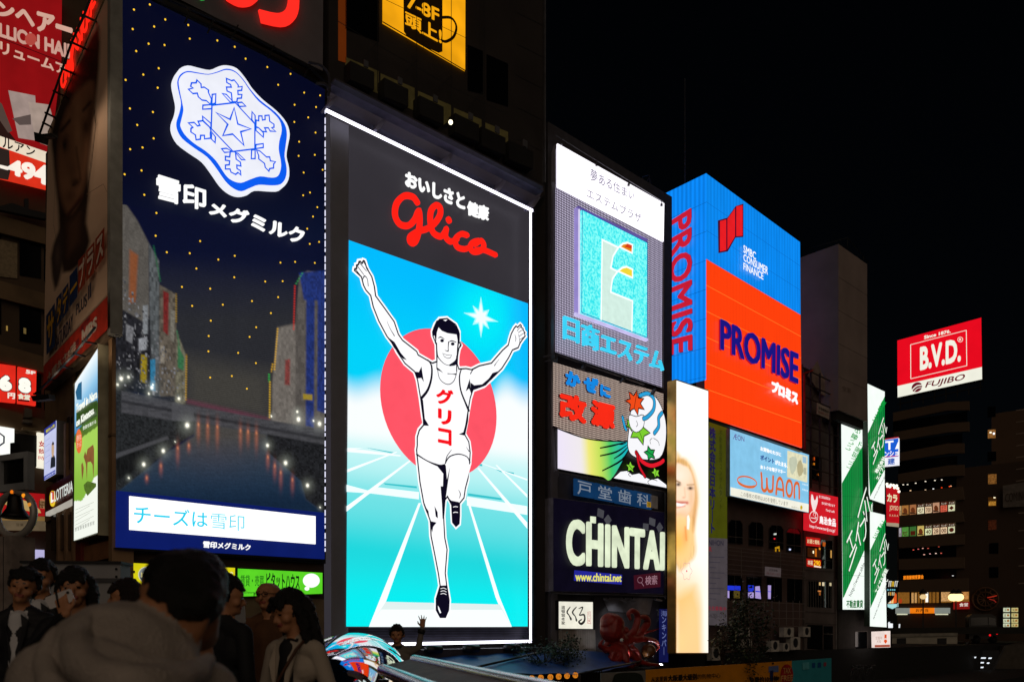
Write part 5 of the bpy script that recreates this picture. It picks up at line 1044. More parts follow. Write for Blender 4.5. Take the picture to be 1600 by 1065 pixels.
wn.part('white_lettering', ('T', 'お買物のたびに', [(543, 366), (655, 402), (655, 424), (543, 390)], WHT, .06, {'bold': .05}), ('T', 'ポイント', [(543, 410), (618, 434), (618, 462), (543, 440)], E('23408a', 1), .06, {'bold': .05}), ('T', 'がたまる、', [(622, 438), (690, 458), (690, 484), (622, 464)], WHT, .06, {'bold': .05}), ('T', 'おトクな電子マネー', [(543, 466), (678, 496), (678, 518), (543, 488)], WHT, .06, {'bold': .05}))
wn.part('strip_lettering', ('T', 'この看板の照明はLEDを使用しています', [(438, 610), (692, 664), (692, 690), (438, 634)], E('6a665c', 1), .06), ('T', 'ekoみらい', [(710, 684), (752, 694), (752, 706), (710, 696)], E('8a866a', 1), .06), ('P', [(757, 690), (764, 682), (770, 692), (768, 706), (758, 706)], E('d2b01c', 1), .06))
wn.part('corner_lettering', ('T', 'ÆON', [(397, 298), (457, 316), (457, 343), (397, 328)], E('5c3a86', 1), .06))
wn.part('map_panel', ('P', [(690, 390), (797, 421), (795, 562), (688, 532)], E('e2dfbc', 1, .1, 4), .05, .02), ('P', [(700, 430), (735, 425), (740, 470), (715, 520), (700, 480)], E('c2c8b0', 1), .056, {'sm': 2}), ('P', [(740, 470), (760, 440), (775, 500), (750, 530)], E('b6ac84', 1), .056, {'sm': 2}), ('P', [(770, 420), (790, 426), (790, 460), (770, 455)], E('9fc0d4', 1), .057), ('P', [(775, 480), (790, 484), (790, 520), (775, 516)], E('b8b89c', 1), .057), ('T', '▪▪▪▪\n▪▪▪▪', [(770, 565), (797, 572), (797, 610), (770, 602)], E('dff0fa', 1), .056))
# red chicken sign
rc = Th('red_chicken_sign', 'red square light box with a white chicken emblem and white characters', 'sign', FA, 1260, 836, .4)
rc.zm = (1030, 590, 3.437)
rc.part('face', ('P', [(793, 604), (960, 640), (960, 844), (792, 815)], E('cf1a26', 1, .06), 0, .25))
rc.part('chicken_emblem', ('P', [(818, 625), (826, 632), (832, 655), (842, 652), (848, 630), (852, 660), (845, 690), (836, 715), (828, 715), (820, 690), (815, 660)], E('f6e4e2', 1), .03, {'sm': 2}), ('S', [(830, 715), (828, 738)], 1, E('f6e4e2', 1), .03), ('S', [(830+22*math.cos(a*.4189), 745+30*math.sin(a*.4189)) for a in range(15)], 1.4, E('f6e4e2', 1), .03, {'closed': True}), ('S', [(832, 722), (842, 728), (836, 745), (845, 750)], 1.2, E('f6e4e2', 1), .03), ('S', [(815, 750), (845, 756)], 1.2, E('f6e4e2', 1), .03))
rc.part('lettering', ('T', '鳥治食品', [(860, 738), (948, 756), (948, 800), (860, 782)], WHT, .03, {'bold': .03}), ('T', 'http://www.toriji.co.jp/', [(808, 786), (945, 812), (945, 834), (808, 806)], WHT, .03), ('T', 'また鳥治商店は', [(858, 628), (918, 642), (918, 656), (858, 644)], WHT, .03), ('T', '自分達で捌きます', [(874, 664), (944, 680), (944, 694), (874, 678)], WHT, .03), ('T', 'Toriji cafe', [(895, 702), (942, 712), (942, 728), (895, 718)], WHT, .03, {'shear': .3}))
sr = Th('window_notice', 'small grey notice board fixed to the balcony rail above the blue lit windows', 'sign', FA, 1196, 900, .5)
sr.zm = (1110, 800, 5.327); sr.part('board', ('P', [(460, 450), (588, 464), (586, 538), (458, 524)], E('4c4242', .85, .1), 0, .05)); sr.part('lettering', ('T', '広告募集', [(490, 468), (560, 476), (560, 494), (490, 486)], E('241c1c', 1), .02, {'bold': .02}), ('T', '06-6282-1313', [(468, 496), (580, 508), (580, 526), (468, 514)], E('3a1c1c', 1), .02))

# ================================================================== green letting signs
GR = RIBS('0b7e36', .36, 1.0, .3, noise=.1); WG = E('f6fff8', 1.02, .03); WG2 = E('f0f6ea', 1.1); GD = E('0f9a3c', 1.0)
a1 = Th('green_billboard', 'tall green and white letting agency billboard with slanted white katakana, the left and larger one', 'billboard', FA, 1315, 952, .4, 'green letting billboards')
a1.zm = (1300, 590, 2.6)
a1.part('cabinet', ('P', [(38, 130), (166, 182), (164, 940), (44, 940)], D('2c3a30', .6), -.02, .36)); a1.part('face', ('P', [(38, 130), (166, 182), (164, 940), (44, 940)], WG, 0, .015)); a1.part('green_band', ('P', [(40, 428), (164, 205), (164, 625), (44, 900)], GR, .02)); a1.part('green_strip', ('P', [(44, 898), (46, 890), (164, 890), (164, 902), (48, 905)], WG, .025))
def slant(t, m, txt, p0, p1, w, mat, d=.05, bold=0, th=0): 
    """lettering running up a diagonal; w = half height vector"""
    t.T(m, txt, [(p0[0]-w[0], p0[1]-w[1]), (p1[0]-w[0], p1[1]-w[1]), (p1[0]+w[0], p1[1]+w[1]), (p0[0]+w[0], p0[1]+w[1])], mat, d, bold, th)
m = MB(); slant(a1, m, 'いい暮らし', (62, 292), (120, 186), (12, 7), GD, bold=.012); slant(a1, m, 'いい部屋で', (66, 366), (122, 262), (12, 7), GD, bold=.012); m.build('green_lettering', a1)
AB = [([(1353.8, 761), (1347, 783), (1340.4, 808)], 3.2)] + [([(1305+x/8.19, 700+y/8.19) for x, y in q], 3.1) for q in ([(378, 665), (395, 800), (406, 935)], [(405, 620), (430, 740), (452, 845), (468, 715)], [(358, 805), (372, 850)], [(316, 1000), (350, 950), (380, 890)], [(380, 890), (390, 1000), (394, 1062)], [(300, 940), (285, 1060)])] + [([(1305+x/7.61, 820+y/7.61) for x, y in q], 3.1) for q in ([(366, 60), (358, 140), (335, 190)], [(272, 0), (246, 190)], [(268, 80), (302, 238)], [(203, 60), (137, 205)], [(168, 135), (208, 275)], [(244, 222), (172, 380)], [(256, 255), (212, 400), (165, 545)])]
def able(t, name, x0=1353.8, y0=761, kx=1, ky=1, wk=1):
    zm = t.zm; t.zm = (0, 0, 1); m = MB()
    for dd, mt, ww, d in ((.8, E('06401a', .8), 1.25, .06), (0, WG2, 1.0, .3)):
        for i, (q, w_) in enumerate(AB): t.S(m, [(x0+(x-1353.8)*kx-dd, y0+(y-761)*ky+dd) for x, y in q], w_*wk*ww, mt, d+.004*i, round_=False, th=.0)
    m.build(name, t); t.zm = zm
able(a1, 'white_lettering')
m = MB(); slant(a1, m, 'http://www.able.co.jp', (74, 885), (150, 708), (7, 4), E('181818', 1)); m.build('web_address', a1)
m = MB(); a1.T(m, '不動産賃貸・売買', [(58, 902), (164, 900), (164, 934), (58, 934)], E('0c6a2c', 1), .05, .03); m.build('lower_lettering', a1)
m = MB()
for y in (480, 560, 640, 720, 800): a1.S(m, [(42, y), (164, y+6)], .4, E('085a26', 1), .03, round_=False)
m.build('panel_seam', a1)
for nm, lab, (ya, yb), yc, zb in (('green_billboard', 'upper of two narrow green and white letting panels right of the larger one', (24, 492), (55, 300), .9), ('green_billboard', 'lower of two narrow green and white letting panels, below a dark gap', (542, 1012), (555, 770), .9)):
    x0 = 1300+(146 if ya == 24 else 155)/2.6
    t = Th(nm, lab, 'billboard', FA, x0, 590+yb/2.6, zb, group='green letting billboards'); t.zm = (1300, 590, 2.6)
    if ya == 24:
        t.part('face', ('P', [(145, 24), (214, 56), (214, 512), (155, 492), (150, 470)], WG, 0, .015)); t.part('cabinet', ('P', [(145, 24), (214, 56), (214, 512), (155, 492), (150, 470)], D('2c3a30', .6), -.02, .45)); t.part('green_band', ('P', [(146, 225), (214, 75), (214, 372), (155, 482), (150, 400)], GR, .02))
        m = MB(); slant(t, m, 'いい部屋', (168, 175), (213, 95), (8, 5), GD, bold=.03); m.build('green_lettering', t)
        m = MB(); able(t, 'white_strokes', 1380.7, 652, .61, .56, .72); slant(t, m, '株式会社', (178, 385), (214, 320), (7, 4), WG2, .1, .04); slant(t, m, 'エイブル', (182, 412), (214, 350), (6, 3), WG2, .1, .03); m.build('white_lettering', t)
        m = MB(); slant(t, m, 'www.able.co.jp', (170, 490), (214, 400), (3, 4), E('181818', 1)); m.build('web_address', t)
    else:
        t.part('face', ('P', [(155, 542), (214, 556), (222, 1012), (155, 1008)], WG, 0, .015)); t.part('cabinet', ('P', [(155, 542), (214, 556), (222, 1012), (155, 1008)], D('2c3a30', .6), -.02, .45)); t.part('green_band', ('P', [(155, 700), (216, 572), (220, 790), (156, 935)], GR, .02))
        m = MB(); slant(t, m, 'いい暮らし', (170, 650), (214, 575), (8, 5), GD, bold=.03); m.build('green_lettering', t)
        m = MB(); able(t, 'white_strokes', 1383.2, 833, .63, .595, .72); slant(t, m, 'エイブル保証', (178, 872), (222, 775), (7, 4), WG2, .1, .03); slant(t, m, 'くらしのこと', (182, 905), (222, 815), (7, 4), WG2, .1, .03); m.build('white_lettering', t)
        m = MB(); slant(t, m, 'www.ablehs.co.jp', (168, 980), (220, 845), (3, 4), E('181818', 1)); m.build('web_address', t)
ar = Th('arrow_sign', 'small white lit box with an orange arrow below the green panels', 'sign', FA, 1366, 1011, 1.2)
ar.zm = (1360, 740, 3.275); ar.part('face', ('P', [(18, 806), (102, 802), (102, 886), (20, 888)], E('ead8d0', 1.05, .08), 0, .2)); ar.part('arrow', ('P', [(72, 820), (83, 820), (83, 840), (72, 840)], E('e0501e', 1), .03), ('P', [(72, 846), (83, 846), (86, 856), (78, 868), (69, 856)], E('e0501e', 1), .03), ('P', [(22, 874), (100, 872), (100, 884), (22, 886)], E('a8503c', 1), .03), ('T', '営業中\n大阪', [(26, 830), (60, 830), (60, 864), (26, 864)], E('b8988c', 1), .03))
# far signs between the green panels and the avenue block
LP = Pl((1390-CX)/F*95, 95, .766, -.643)
tb = Th('blue_letter_sign', 'blue and white lit sign with a big serif T peeking from behind the green panels', 'sign', LP, 1380, 728)
tb.zm = (1380, 480, 3.805); tb.part('face', ('P', [(-10, 790), (90, 775), (90, 935), (-10, 945)], E('f2f2fa', 1), 0, .5), ('P', [(-10, 792), (90, 777), (90, 885), (-10, 895)], E('1c5cd0', 1.05), .02), ('S', [(-10, 786), (90, 771)], 1.2, E('c8283c', 1), .03), ('S', [(-10, 890), (90, 880)], 1.2, E('d84860', 1), .03)); tb.part('lettering', ('T', 'T', [(12, 795), (62, 790), (62, 845), (12, 848)], WHT, .05, {'bold': .03}), ('T', 'ンショ', [(8, 856), (90, 848), (90, 880), (8, 890)], WHT, .05, {'bold': .03}), ('T', '建', [(26, 898), (70, 893), (70, 932), (26, 936)], E('1a56b0', 1), .05, {'bold': .03}), ('P', [(90, 795), (70, 842), (90, 840)], WHT, .05))
kr = Th('karaoke_sign', 'red lit karaoke sign with pale katakana in front of the avenue block', 'sign', LP, 1384, 820)
kr.zm = (1360, 740, 3.275); kr.part('face', ('P', [(80, 62), (143, 72), (141, 252), (82, 248)], E('b4101a', 1, .08), 0, .5)); kr.part('lower_strip', ('P', [(82, 248), (141, 252), (141, 270), (82, 264)], E('a89a80', .9), .01, .4)); kr.part('lettering', ('T', 'カラ', [(86, 98), (138, 106), (138, 148), (86, 142)], E('efe2b8', 1), .05, {'bold': .05}), ('T', 'JOYSO', [(98, 160), (143, 164), (143, 194), (98, 190)], E('e2c8a0', 1), .05, {'bold': .02}), ('T', 'K A R A', [(98, 206), (143, 209), (143, 219), (98, 216)], E('e2c8a0', 1), .05))
m = MB()
for x, y in ((85, 52), (104, 56), (118, 58), (134, 60), (88, 63), (100, 65), (124, 70), (140, 74), (146, 90)): m.ball(kr.L(x, y, .3), .16, E('fff4e0', 1.6, 0), 6)
m.build('sign_lamps', kr)
tw = Th('tower_neon', 'small cluster of white, yellow and orange neon signs low beside the green panels', 'sign', LP, 1388, 948)
tw.zm = (1370, 880, 8.875)
m = MB()
for x in (165, 188, 250, 275): tw.S(m, [(x, 315), (x+8, 245), (x+18, 245)], 1.2, E('d8d8d0', 1), .05)
for x in (210, 228): tw.S(m, [(x, 312), (x+6, 250)], 1.4, E('d8b030', 1), .05)
for x in (155, 190, 220, 245): tw.circ(m, (x, 362), (x+12, 362), E('68b8c8', 1), .05, n=10)
for x in (160, 185, 210, 232): tw.P(m, [(x, 395), (x+14, 392), (x+12, 440), (x-2, 440)], E('c8b890' if x != 185 else 'd89830', 1), .05)
m.build('neon_rows', tw)
tw.part('orange_peak', ('P', [(155, 550), (215, 500), (235, 470), (262, 400), (275, 430), (275, 540), (230, 552)], E('e05a20', 1), .06), ('P', [(195, 545), (235, 475), (228, 550)], E('f0d080', 1), .07), ('P', [(155, 548), (200, 510), (195, 548)], E('f0e0c0', 1), .07)); tw.part('pale_base', ('P', [(148, 560), (280, 556), (278, 598), (215, 628), (150, 600)], E('a8dcdc', 1), .06), ('P', [(285, 545), (300, 545), (300, 600), (285, 600)], E('a8c8c8', .8), .06)); tw.part('red_ball', ('P', [(327+24*math.cos(a*.4189), 516+34*math.sin(a*.4189)) for a in range(15)], E('b03c18', .9), .06))
tw.part('mast', ('P', [(205, 240), (215, 240), (215, 900), (205, 900)], BLACK, -.1, .2)); tw.part('white_tag', ('P', [(155, 820), (222, 830), (222, 900), (160, 905)], E('eef2f6', 1.1), .06), ('P', [(160, 808), (185, 806), (178, 828), (155, 830)], E('dfe6ec', 1), .06), ('P', [(305, 835), (326, 835), (322, 890), (300, 895)], E('d8dce0', 1), .06))
# red roof sign
bv = Th('roof_billboard', 'red and white lit billboard on the roof of the avenue block', 'billboard', BA, 1402, 621, .4)
bv.zm = (1380, 480, 3.805)
bv.part('cabinet', ('P', [(83, 196), (584, 60), (589, 428), (84, 537)], BLACK, -.03, 1.2)); bv.part('red_face', ('P', [(84, 197), (583, 61), (587, 354), (85, 467)], E('e60a1e', 1.0, .06, .4), 0)); bv.part('white_face', ('P', [(85, 467), (587, 354), (588, 427), (86, 535)], E('eeeede', 1.02, .05, .4), 0))
CR = E('f0efe0', 1.02, .03); m = MB()
bv.T(m, 'Since 1876.', [(243, 168), (402, 130), (402, 150), (243, 190)], CR, .06, .04); bv.T(m, 'B.V.D.', [(218, 236), (462, 178), (462, 322), (218, 378)], CR, .06, .045); bv.S(m, [(458+15*math.cos(a*.5236), 191+15*math.sin(a*.5236)) for a in range(12)], .7, CR, .06, closed=True); bv.T(m, 'R', [(452, 184), (465, 182), (465, 198), (452, 200)], CR, .06, .04); m.build('lettering', bv)
bv.part('inner_border', ('S', [(163, 222), (494, 136), (497, 346), (164, 424)], .9, CR, .05, {'closed': True})); m = MB(); DR = E('6a1426', .95)
bv.circ(m, (200, 474), (231, 474), DR, .05); bv.S(m, [(172, 490), (200, 466), (230, 462)], 1.6, CR, .06, sm=3); bv.S(m, [(185, 498), (205, 480), (232, 476)], 1.0, CR, .06, sm=3); m.build('round_emblem', bv)
bv.part('maker_lettering', ('T', 'FUJIBO', [(250, 445), (488, 392), (485, 440), (247, 488)], DR, .06, {'bold': .02, 'shear': .2}))
m = MB()
for k in range(8): bv.S(m, [(100+k*68, 530-k*15), (100+k*68, 600-k*14)], 1.2, D('241c18', .8), -.4, th=.2)
bv.S(m, [(84, 575), (588, 468)], 1.2, D('241c18', .8), -.4, th=.2); m.build('support_frame', bv)

# ================================================================== signs on the left
rs = Th('hair_salon_billboard', 'red lit hair salon billboard with white characters and tall bottles, far left', 'billboard', LA, -20, 295, .5)
rs.zm = (0, 0, 3.13)
rs.part('red_face', ('P', [(-80, -40), (303, -10), (300, 300), (265, 600), (235, 745), (-80, 650)], E('8a0c10', .95, .15, .6), 0, .4))
rs.part('lettering', ('T', 'ンヘアー', [(-20, 0), (360, 100), (350, 215), (-20, 75)], E('d9ab98', .9), .05, {'bold': .06}), ('T', 'LLION HAIR', [(-5, 110), (370, 225), (370, 300), (-5, 180)], E('d0a090', .9), .05, {'bold': .05}), ('T', 'リュームア', [(0, 200), (330, 320), (330, 372), (0, 262)], E('d9ab98', .9), .05, {'bold': .04}))
rs.part('seam', ('S', [(-20, 178), (300, 302)], 1.4, E('3a0408', 1), .07)); rs.part('round_mark', ('P', [(150+28*math.cos(a*.3142), 193+30*math.sin(a*.3142)) for a in range(20)], E('b84a40', .9), .08))
rs.part('bottle_print', ('P', [(40, 442), (172, 468), (186, 690), (90, 675)], E('a08c84', .9, .15), .06), ('P', [(60, 580), (150, 560), (152, 610), (95, 612)], E('5a4c48', .9), .07), ('P', [(138, 498), (240, 512), (265, 600), (250, 720), (195, 700), (165, 640)], E('a89488', .9, .15), .08), ('P', [(-20, 480), (10, 510), (60, 640), (40, 650), (-20, 560)], E('58463e', .8), .06), ('P', [(-20, 540), (40, 640), (80, 690), (-20, 660)], E('2a1612', .8), .055))
rs.part('white_strip', ('P', [(-30, 655), (234, 745), (234, 800), (-30, 708)], E('e8d8c0', 1, .06), .1), ('T', 'ルアン', [(12, 668), (172, 724), (172, 768), (12, 722)], E('181210', 1), .12, {'bold': .02}))
rs.part('phone_strip', ('P', [(-30, 708), (234, 800), (230, 932), (-30, 870)], E('d8301a', 1, .1), .09), ('P', [(-30, 715), (45, 735), (50, 840), (40, 880), (-30, 870)], E('2a201c', 1), .1), ('T', '-494', [(-5, 770), (240, 810), (236, 912), (-5, 836)], E('f4eadc', 1.05), .12, {'bold': .06}))
r5 = Th('red_price_sign', 'two red lit panels with big white numerals on the far left block', 'sign', LA, -20, 632, .5)
r5.zm = (0, 540, 6.654)
r5.part('panel', ('P', [(-120, 170), (163, 210), (160, 590), (-120, 560)], E('e02a1c', 1, .1), 0, .25)); r5.part('panel', ('P', [(188, 216), (380, 258), (372, 620), (186, 592)], E('e02a1c', 1, .1), 0, .25))
for tx, q in (('6', [(-22, 285), (130, 305), (135, 485), (-22, 475)]), ('8', [(182, 312), (330, 335), (332, 510), (182, 490)])): r5.part('numeral', ('T', tx, q, E('10090c', 1), .03, {'bold': .16}), ('T', tx, [(x+(8 if x < 60 or 180 < x < 200 else -8), y+(8 if y < 400 else -8)) for x, y in q], E('f6f4e8', 1.1, .05), .06, {'bold': .09}))
r5.part('lettering', ('T', '5F', [(268, 245), (370, 268), (368, 302), (266, 288)], E('f2e6d8', 1), .06, {'bold': .06}), ('T', '円', [(78, 485), (158, 490), (155, 555), (78, 545)], E('f2e6d8', 1), .06, {'bold': .06}), ('T', '食堂', [(184, 490), (316, 510), (310, 568), (184, 552)], E('e8e4cc', 1), .06, {'bold': .06}), ('P', [(188, 555), (305, 568), (305, 582), (188, 572)], E('10090c', 1), .055))
hx = Th('hexagon_light_box', 'white light box with a black hexagon outline at the left frame edge', 'sign', LA, -10, 725, .5)
hx.zm = (0, 640, 4.096)
hx.part('face', ('P', [(-60, 95), (92, 120), (88, 348), (-60, 330)], E('f2f4ee', 1.15, .04), 0, .25)); hx.part('hexagon_print', ('S', [(-8, 145), (26, 170), (25, 210), (-8, 232), (-40, 210), (-40, 168)], 2.2, E('12142e', 1), .03, {'closed': True})); hx.part('lettering', ('T', 'ルイセン', [(0, 282), (50, 290), (50, 310), (0, 302)], E('282420', 1), .03), ('P', [(52, 290), (76, 284), (70, 312), (48, 316)], E('c86a5a', 1), .03))
wl = Th('small_light_box', 'small blank white light box low between two larger white boxes', 'sign', LA, 27, 728, .6)
wl.zm = (0, 640, 4.096); wl.part('frame', ('P', [(94, 150), (236, 165), (234, 362), (92, 345)], BLACK, -.1, .2)); wl.part('face', ('P', [(108, 309), (219, 322), (217, 362), (107, 346)], E('d2cec6', 1, .06), 0, .1))
wd = Th('red_character_light_box', 'cream light box with three red characters in a column, partly hidden', 'sign', LA, 58, 731, .6)
wd.zm = (0, 640, 4.096); wd.part('face', ('P', [(240, 142), (330, 158), (328, 380), (238, 366)], E('f0ead6', 1.08, .05), 0, .25)); wd.part('lettering', ('T', '女', [(248, 196), (288, 202), (288, 240), (248, 234)], E('b81a34', 1), .03, {'bold': .03}), ('T', '飲', [(246, 246), (288, 252), (288, 284), (246, 278)], E('b81a34', 1), .03, {'bold': .02}), ('T', '時', [(244, 292), (286, 298), (286, 322), (244, 318)], E('c83a48', 1), .03))
rf = Th('red_restaurant_fascia', 'long red and cream restaurant fascia above street level on the far left', 'sign', LA, -20, 830, 1.0)
rf.zm = (0, 680, 5.915)
rf.part('red_board', ('P', [(-100, 505), (425, 540), (425, 740), (-100, 740)], E('a81418', .9, .12, .5), 0, .3)); rf.part('cream_arch', ('P', [(-40, 600), (60, 580), (200, 590), (330, 650), (380, 715), (300, 705), (160, 680), (60, 690), (60, 640), (-40, 620)], E('b89a5e', .95, .1), .03, {'sm': 2})); rf.part('cream_band', ('P', [(-100, 738), (470, 750), (470, 790), (-100, 780)], E('8a6a3a', .8, .2, 1), .02, .2)); rf.part('hours_board', ('P', [(-100, 780), (520, 790), (520, 880), (-100, 870)], E('6a5a44', .7, .15), 0, .2), ('T', '営業', [(150, 808), (218, 812), (218, 838), (150, 836)], E('241a10', 1), .03), ('T', '11', [(250, 806), (292, 808), (292, 844), (250, 842)], E('1a120c', 1), .03, {'bold': .05}), ('T', '~', [(420, 822), (462, 824), (462, 842), (420, 840)], E('1a120c', 1), .03, {'bold': .03}))
rf.part('side_lettering', ('T', 'お好み焼\nラーメン\nたこ焼き', [(372, 580), (424, 584), (424, 680), (372, 674)], E('d8a878', .8), .03), ('P', [(360, 600), (424, 604), (424, 672), (360, 668)], E('5a3a20', .8), .02))
for x, y, w, h in ((44, 857, 26, 22), (-6, 852, 10, 26)):
    t = Th('shop_screen', 'pale lilac lit shop screen at street level' + (' right of the bell pillar' if x > 0 else ' left of the bell pillar'), 'screen', LA, x, y+h, .5); t.part('face', ('P', [(x, y), (x+w, y+1), (x+w, y+h), (x, y+h)], E('b4aed8', 1, .08), 0, .1)); t.part('frame', ('S', [(x, y), (x+w, y+1), (x+w, y+h), (x, y+h)], 1, BLACK, .02, {'closed': True}))
# side-wall signs of the corner building
st1 = Th('portrait_billboard', 'dim tall billboard with a dark close-up face and a slanting red base strip', 'billboard', SA, 76, 612, .42)
SK = D('b58a6c', .6); PRB = D('e6c2a6', .55, var=.05, sc_=.3)
st1.zm = (0, 0, 3.13)
FQ = [(235, 645), (528, -48), (528, 1640), (215, 1905)]
st1.part('cabinet', ('P', [(233, 640), (235, 640), (296, 500), (530, -60), (530, 1645), (213, 1905)], D('7a6652', .7), -.03, .3)); st1.part('face', ('P', [(236, 648), (298, 505), (527, -50), (526, 1446), (213, 1790)], PRB, 0, .02)); 
mb_ = MB(); ze = st1.L(528, 1640).z; zt = st1.L(528, -60).z; ue = st1.L(528, 700).x; mb_.box((ue+.01, -.02, ze), (ue+.3, .34, zt), D('8d8d88', .5)); mb_.build('end_panel', st1)
HR = D('1c120c', .7); SK1 = D('8a5c40', .6, sc_=.8); SK2 = D('b27e5c', .6, sc_=.8); SK3 = D('3a2418', .7)
def portrait(X, Y):
    P = Paint(X, Y, lin('e6c2a6')); g = P.grain
    P.blend(500, 1000, 40, 120, 'd2a88c', .4)
    P.fill([(250, 650), (300, 480), (400, 280), (482, 130), (484, 330), (462, 540), (446, 640), (432, 820), (436, 950), (420, 1090), (440, 1180), (390, 1290), (310, 1330), (292, 1190), (284, 1010), (268, 880), (258, 760)], '2a1710', 9, 1, .8+.4*g(4, 30, 2), 2)
    P.fill([(296, 640), (330, 530), (385, 440), (458, 400), (450, 600), (428, 800), (404, 930), (352, 1050), (312, 1010), (286, 880), (284, 740)], '9c6c50', 14, 1, None, 3)
    P.blend(380, 640, 18, 150, 'c8946e', .8); P.blend(330, 900, 30, 60, 'b88462', .8); P.blend(400, 560, 30, 80, 'a87456', .6); P.blend(440, 620, 14, 160, '4a2e1e', .7); P.blend(345, 960, 30, 30, '5a3626', .5)
    P.blend(318, 700, 20, 50, '3a2216', .85); P.blend(316, 712, 7, 16, '0e0806', 1); P.line(300, 640, 340, 590, 9, '24140c', .9); P.blend(420, 620, 18, 40, '3a2216', .75); P.line(408, 540, 442, 500, 9, '24140c', .8); P.line(372, 720, 394, 880, 6, '5c3a28', .6)
    P.blend(372, 890, 22, 18, '2e1a12', .8); P.blend(360, 905, 10, 8, '120a06', .8); P.line(330, 1050, 400, 960, 8, '5a2a22', .9); P.line(332, 1058, 398, 972, 3, '26100c', .9); P.blend(350, 1090, 24, 30, '7a5240', .5)
    P.fill([(300, 1080), (410, 1000), (425, 1200), (380, 1300), (310, 1330)], '3a241a', 14, .8); P.fill([(330, 1100), (390, 1040), (385, 1180), (330, 1260)], '6e4a38', 16, .7)
    P.fill([(248, 1260), (278, 1150), (302, 1120), (312, 1200), (300, 1330), (268, 1420)], '40322e', 8, 1, None, 2); P.blend(282, 1250, 12, 60, '6e5850', .7)
    P.fill([(228, 1600), (270, 1500), (290, 1560), (260, 1700), (232, 1760)], '5a443c', 14, .5)
    P.line(462, 540, 470, 610, 3, '2a1710', .9); P.line(470, 610, 425, 960, 3, '2a1710', .7)
    return P.c
st1.raster('portrait_print', [(237, 650), (526, -30), (525, 1447), (215, 1785)], 60, 220, portrait, .03, VPRINT())
m = MB(); st1.S(m, [(455, 530), (465, 600), (450, 800), (425, 960), (410, 1300)], .7, HR, .12); st1.S(m, [(268, 900), (262, 1100), (280, 1200)], .7, HR, .12); st1.S(m, [(424, 950), (505, 900), (524, 940)], .8, D('9c7a64', .6), .12); m.build('cable_print', st1)
NB = D('16305e', .5); RP = D('a03a1c', .5); YC = D('d09a20', .5)
m = MB()
for ch, q, bgm, fg in (('サ', [(225, 1545), (268, 1480), (268, 1690), (228, 1735)], NB, YC), ('タ', [(275, 1460), (302, 1425), (302, 1560), (275, 1605)], NB, YC), ('デ', [(305, 1420), (335, 1380), (335, 1515), (305, 1560)], NB, YC), ('｜', [(340, 1350), (380, 1300), (378, 1450), (340, 1505)], NB, YC), ('プ', [(382, 1275), (418, 1235), (416, 1385), (382, 1435)], RP, D('e0c8b8', .5)), ('ラ', [(422, 1228), (462, 1180), (462, 1330), (422, 1375)], RP, D('e0c8b8', .5)), ('ス', [(466, 1170), (511, 1110), (510, 1255), (466, 1320)], RP, D('e0c8b8', .5))):
    st1.P(m, q, bgm, .14); cx_ = sum(p[0] for p in q)/4; cy_ = sum(p[1] for p in q)/4
    if ch == '｜': st1.S(m, [(345, 1430), (374, 1385)], 5, fg, .15)
    else: st1.T(m, ch, [(cx_+(x-cx_)*.78, cy_+(y-cy_)*.82) for x, y in q], fg, .15, .04)
m.build('title_tiles', st1)
m = MB(); IN = D('2a2440', .6); st1.T(m, 'SATURDAY', [(272, 1645), (358, 1530), (358, 1610), (272, 1720)], IN, .14, .03); st1.T(m, 'PLUS', [(372, 1490), (426, 1430), (426, 1495), (372, 1545)], IN, .14, .03); st1.P(m, [(430, 1400), (446, 1375), (446, 1450), (430, 1470)], IN, .14); st1.S(m, [(438, 1385), (438, 1460)], 1, PRB, .146); st1.T(m, '小島慶子出演中', [(388, 1605), (438, 1540), (438, 1570), (388, 1632)], IN, .14); st1.T(m, 'レギュラー番組', [(302, 1740), (385, 1650), (385, 1680), (302, 1770)], IN, .14); m.build('print_lettering', st1)
m = MB(); st1.P(m, [(213, 1790), (526, 1446), (526, 1610), (213, 1905)], D('c23422', .55), .13); m.build('red_strip', st1)
m = MB(); st1.T(m, '土曜あさ8時', [(230, 1830), (372, 1660), (372, 1730), (230, 1880)], D('d0b4a4', .5), .15, .03); st1.T(m, 'MBS', [(400, 1615), (475, 1540), (475, 1610), (400, 1700)], D('d8c4b8', .5), .15, .05); m.build('strip_lettering', st1)
# red neon script on the slanted top of it and the light rails
rn = Th('red_neon_script', 'red neon script letters climbing along the top edge of the portrait billboard', 'sign', SA, 96, 157, .5)
rn.zm = (0, 0, 3.13)
rn.part('carrier_board', ('P', [(296, 500), (296, 405), (420, 60), (460, -60), (530, -60)], D('a58f70', .6), -.02, .1))
m = MB(); NR = E('ff2414', 1.1, .05)
for q in ([(318, 340), (302, 350), (296, 400), (304, 425), (318, 395)], [(318, 320), (316, 385), (330, 300), (332, 370)], [(335, 345), (345, 270), (352, 340), (338, 320), (352, 310)], [(345, 200), (343, 300), (355, 220)], [(358, 165), (372, 240), (352, 190)], [(385, 130), (372, 150), (388, 190), (374, 240)], [(392, 90), (395, 190), (378, 170)], [(405, 60), (402, 150), (420, 130), (418, 50)], [(430, 10), (422, 100), (440, 70), (436, -10)], [(450, -40), (440, 40), (460, 10)]): rn.S(m, q, 3.2, NR, .08, sm=4, th=.05)
m.build('script_lettering', rn)
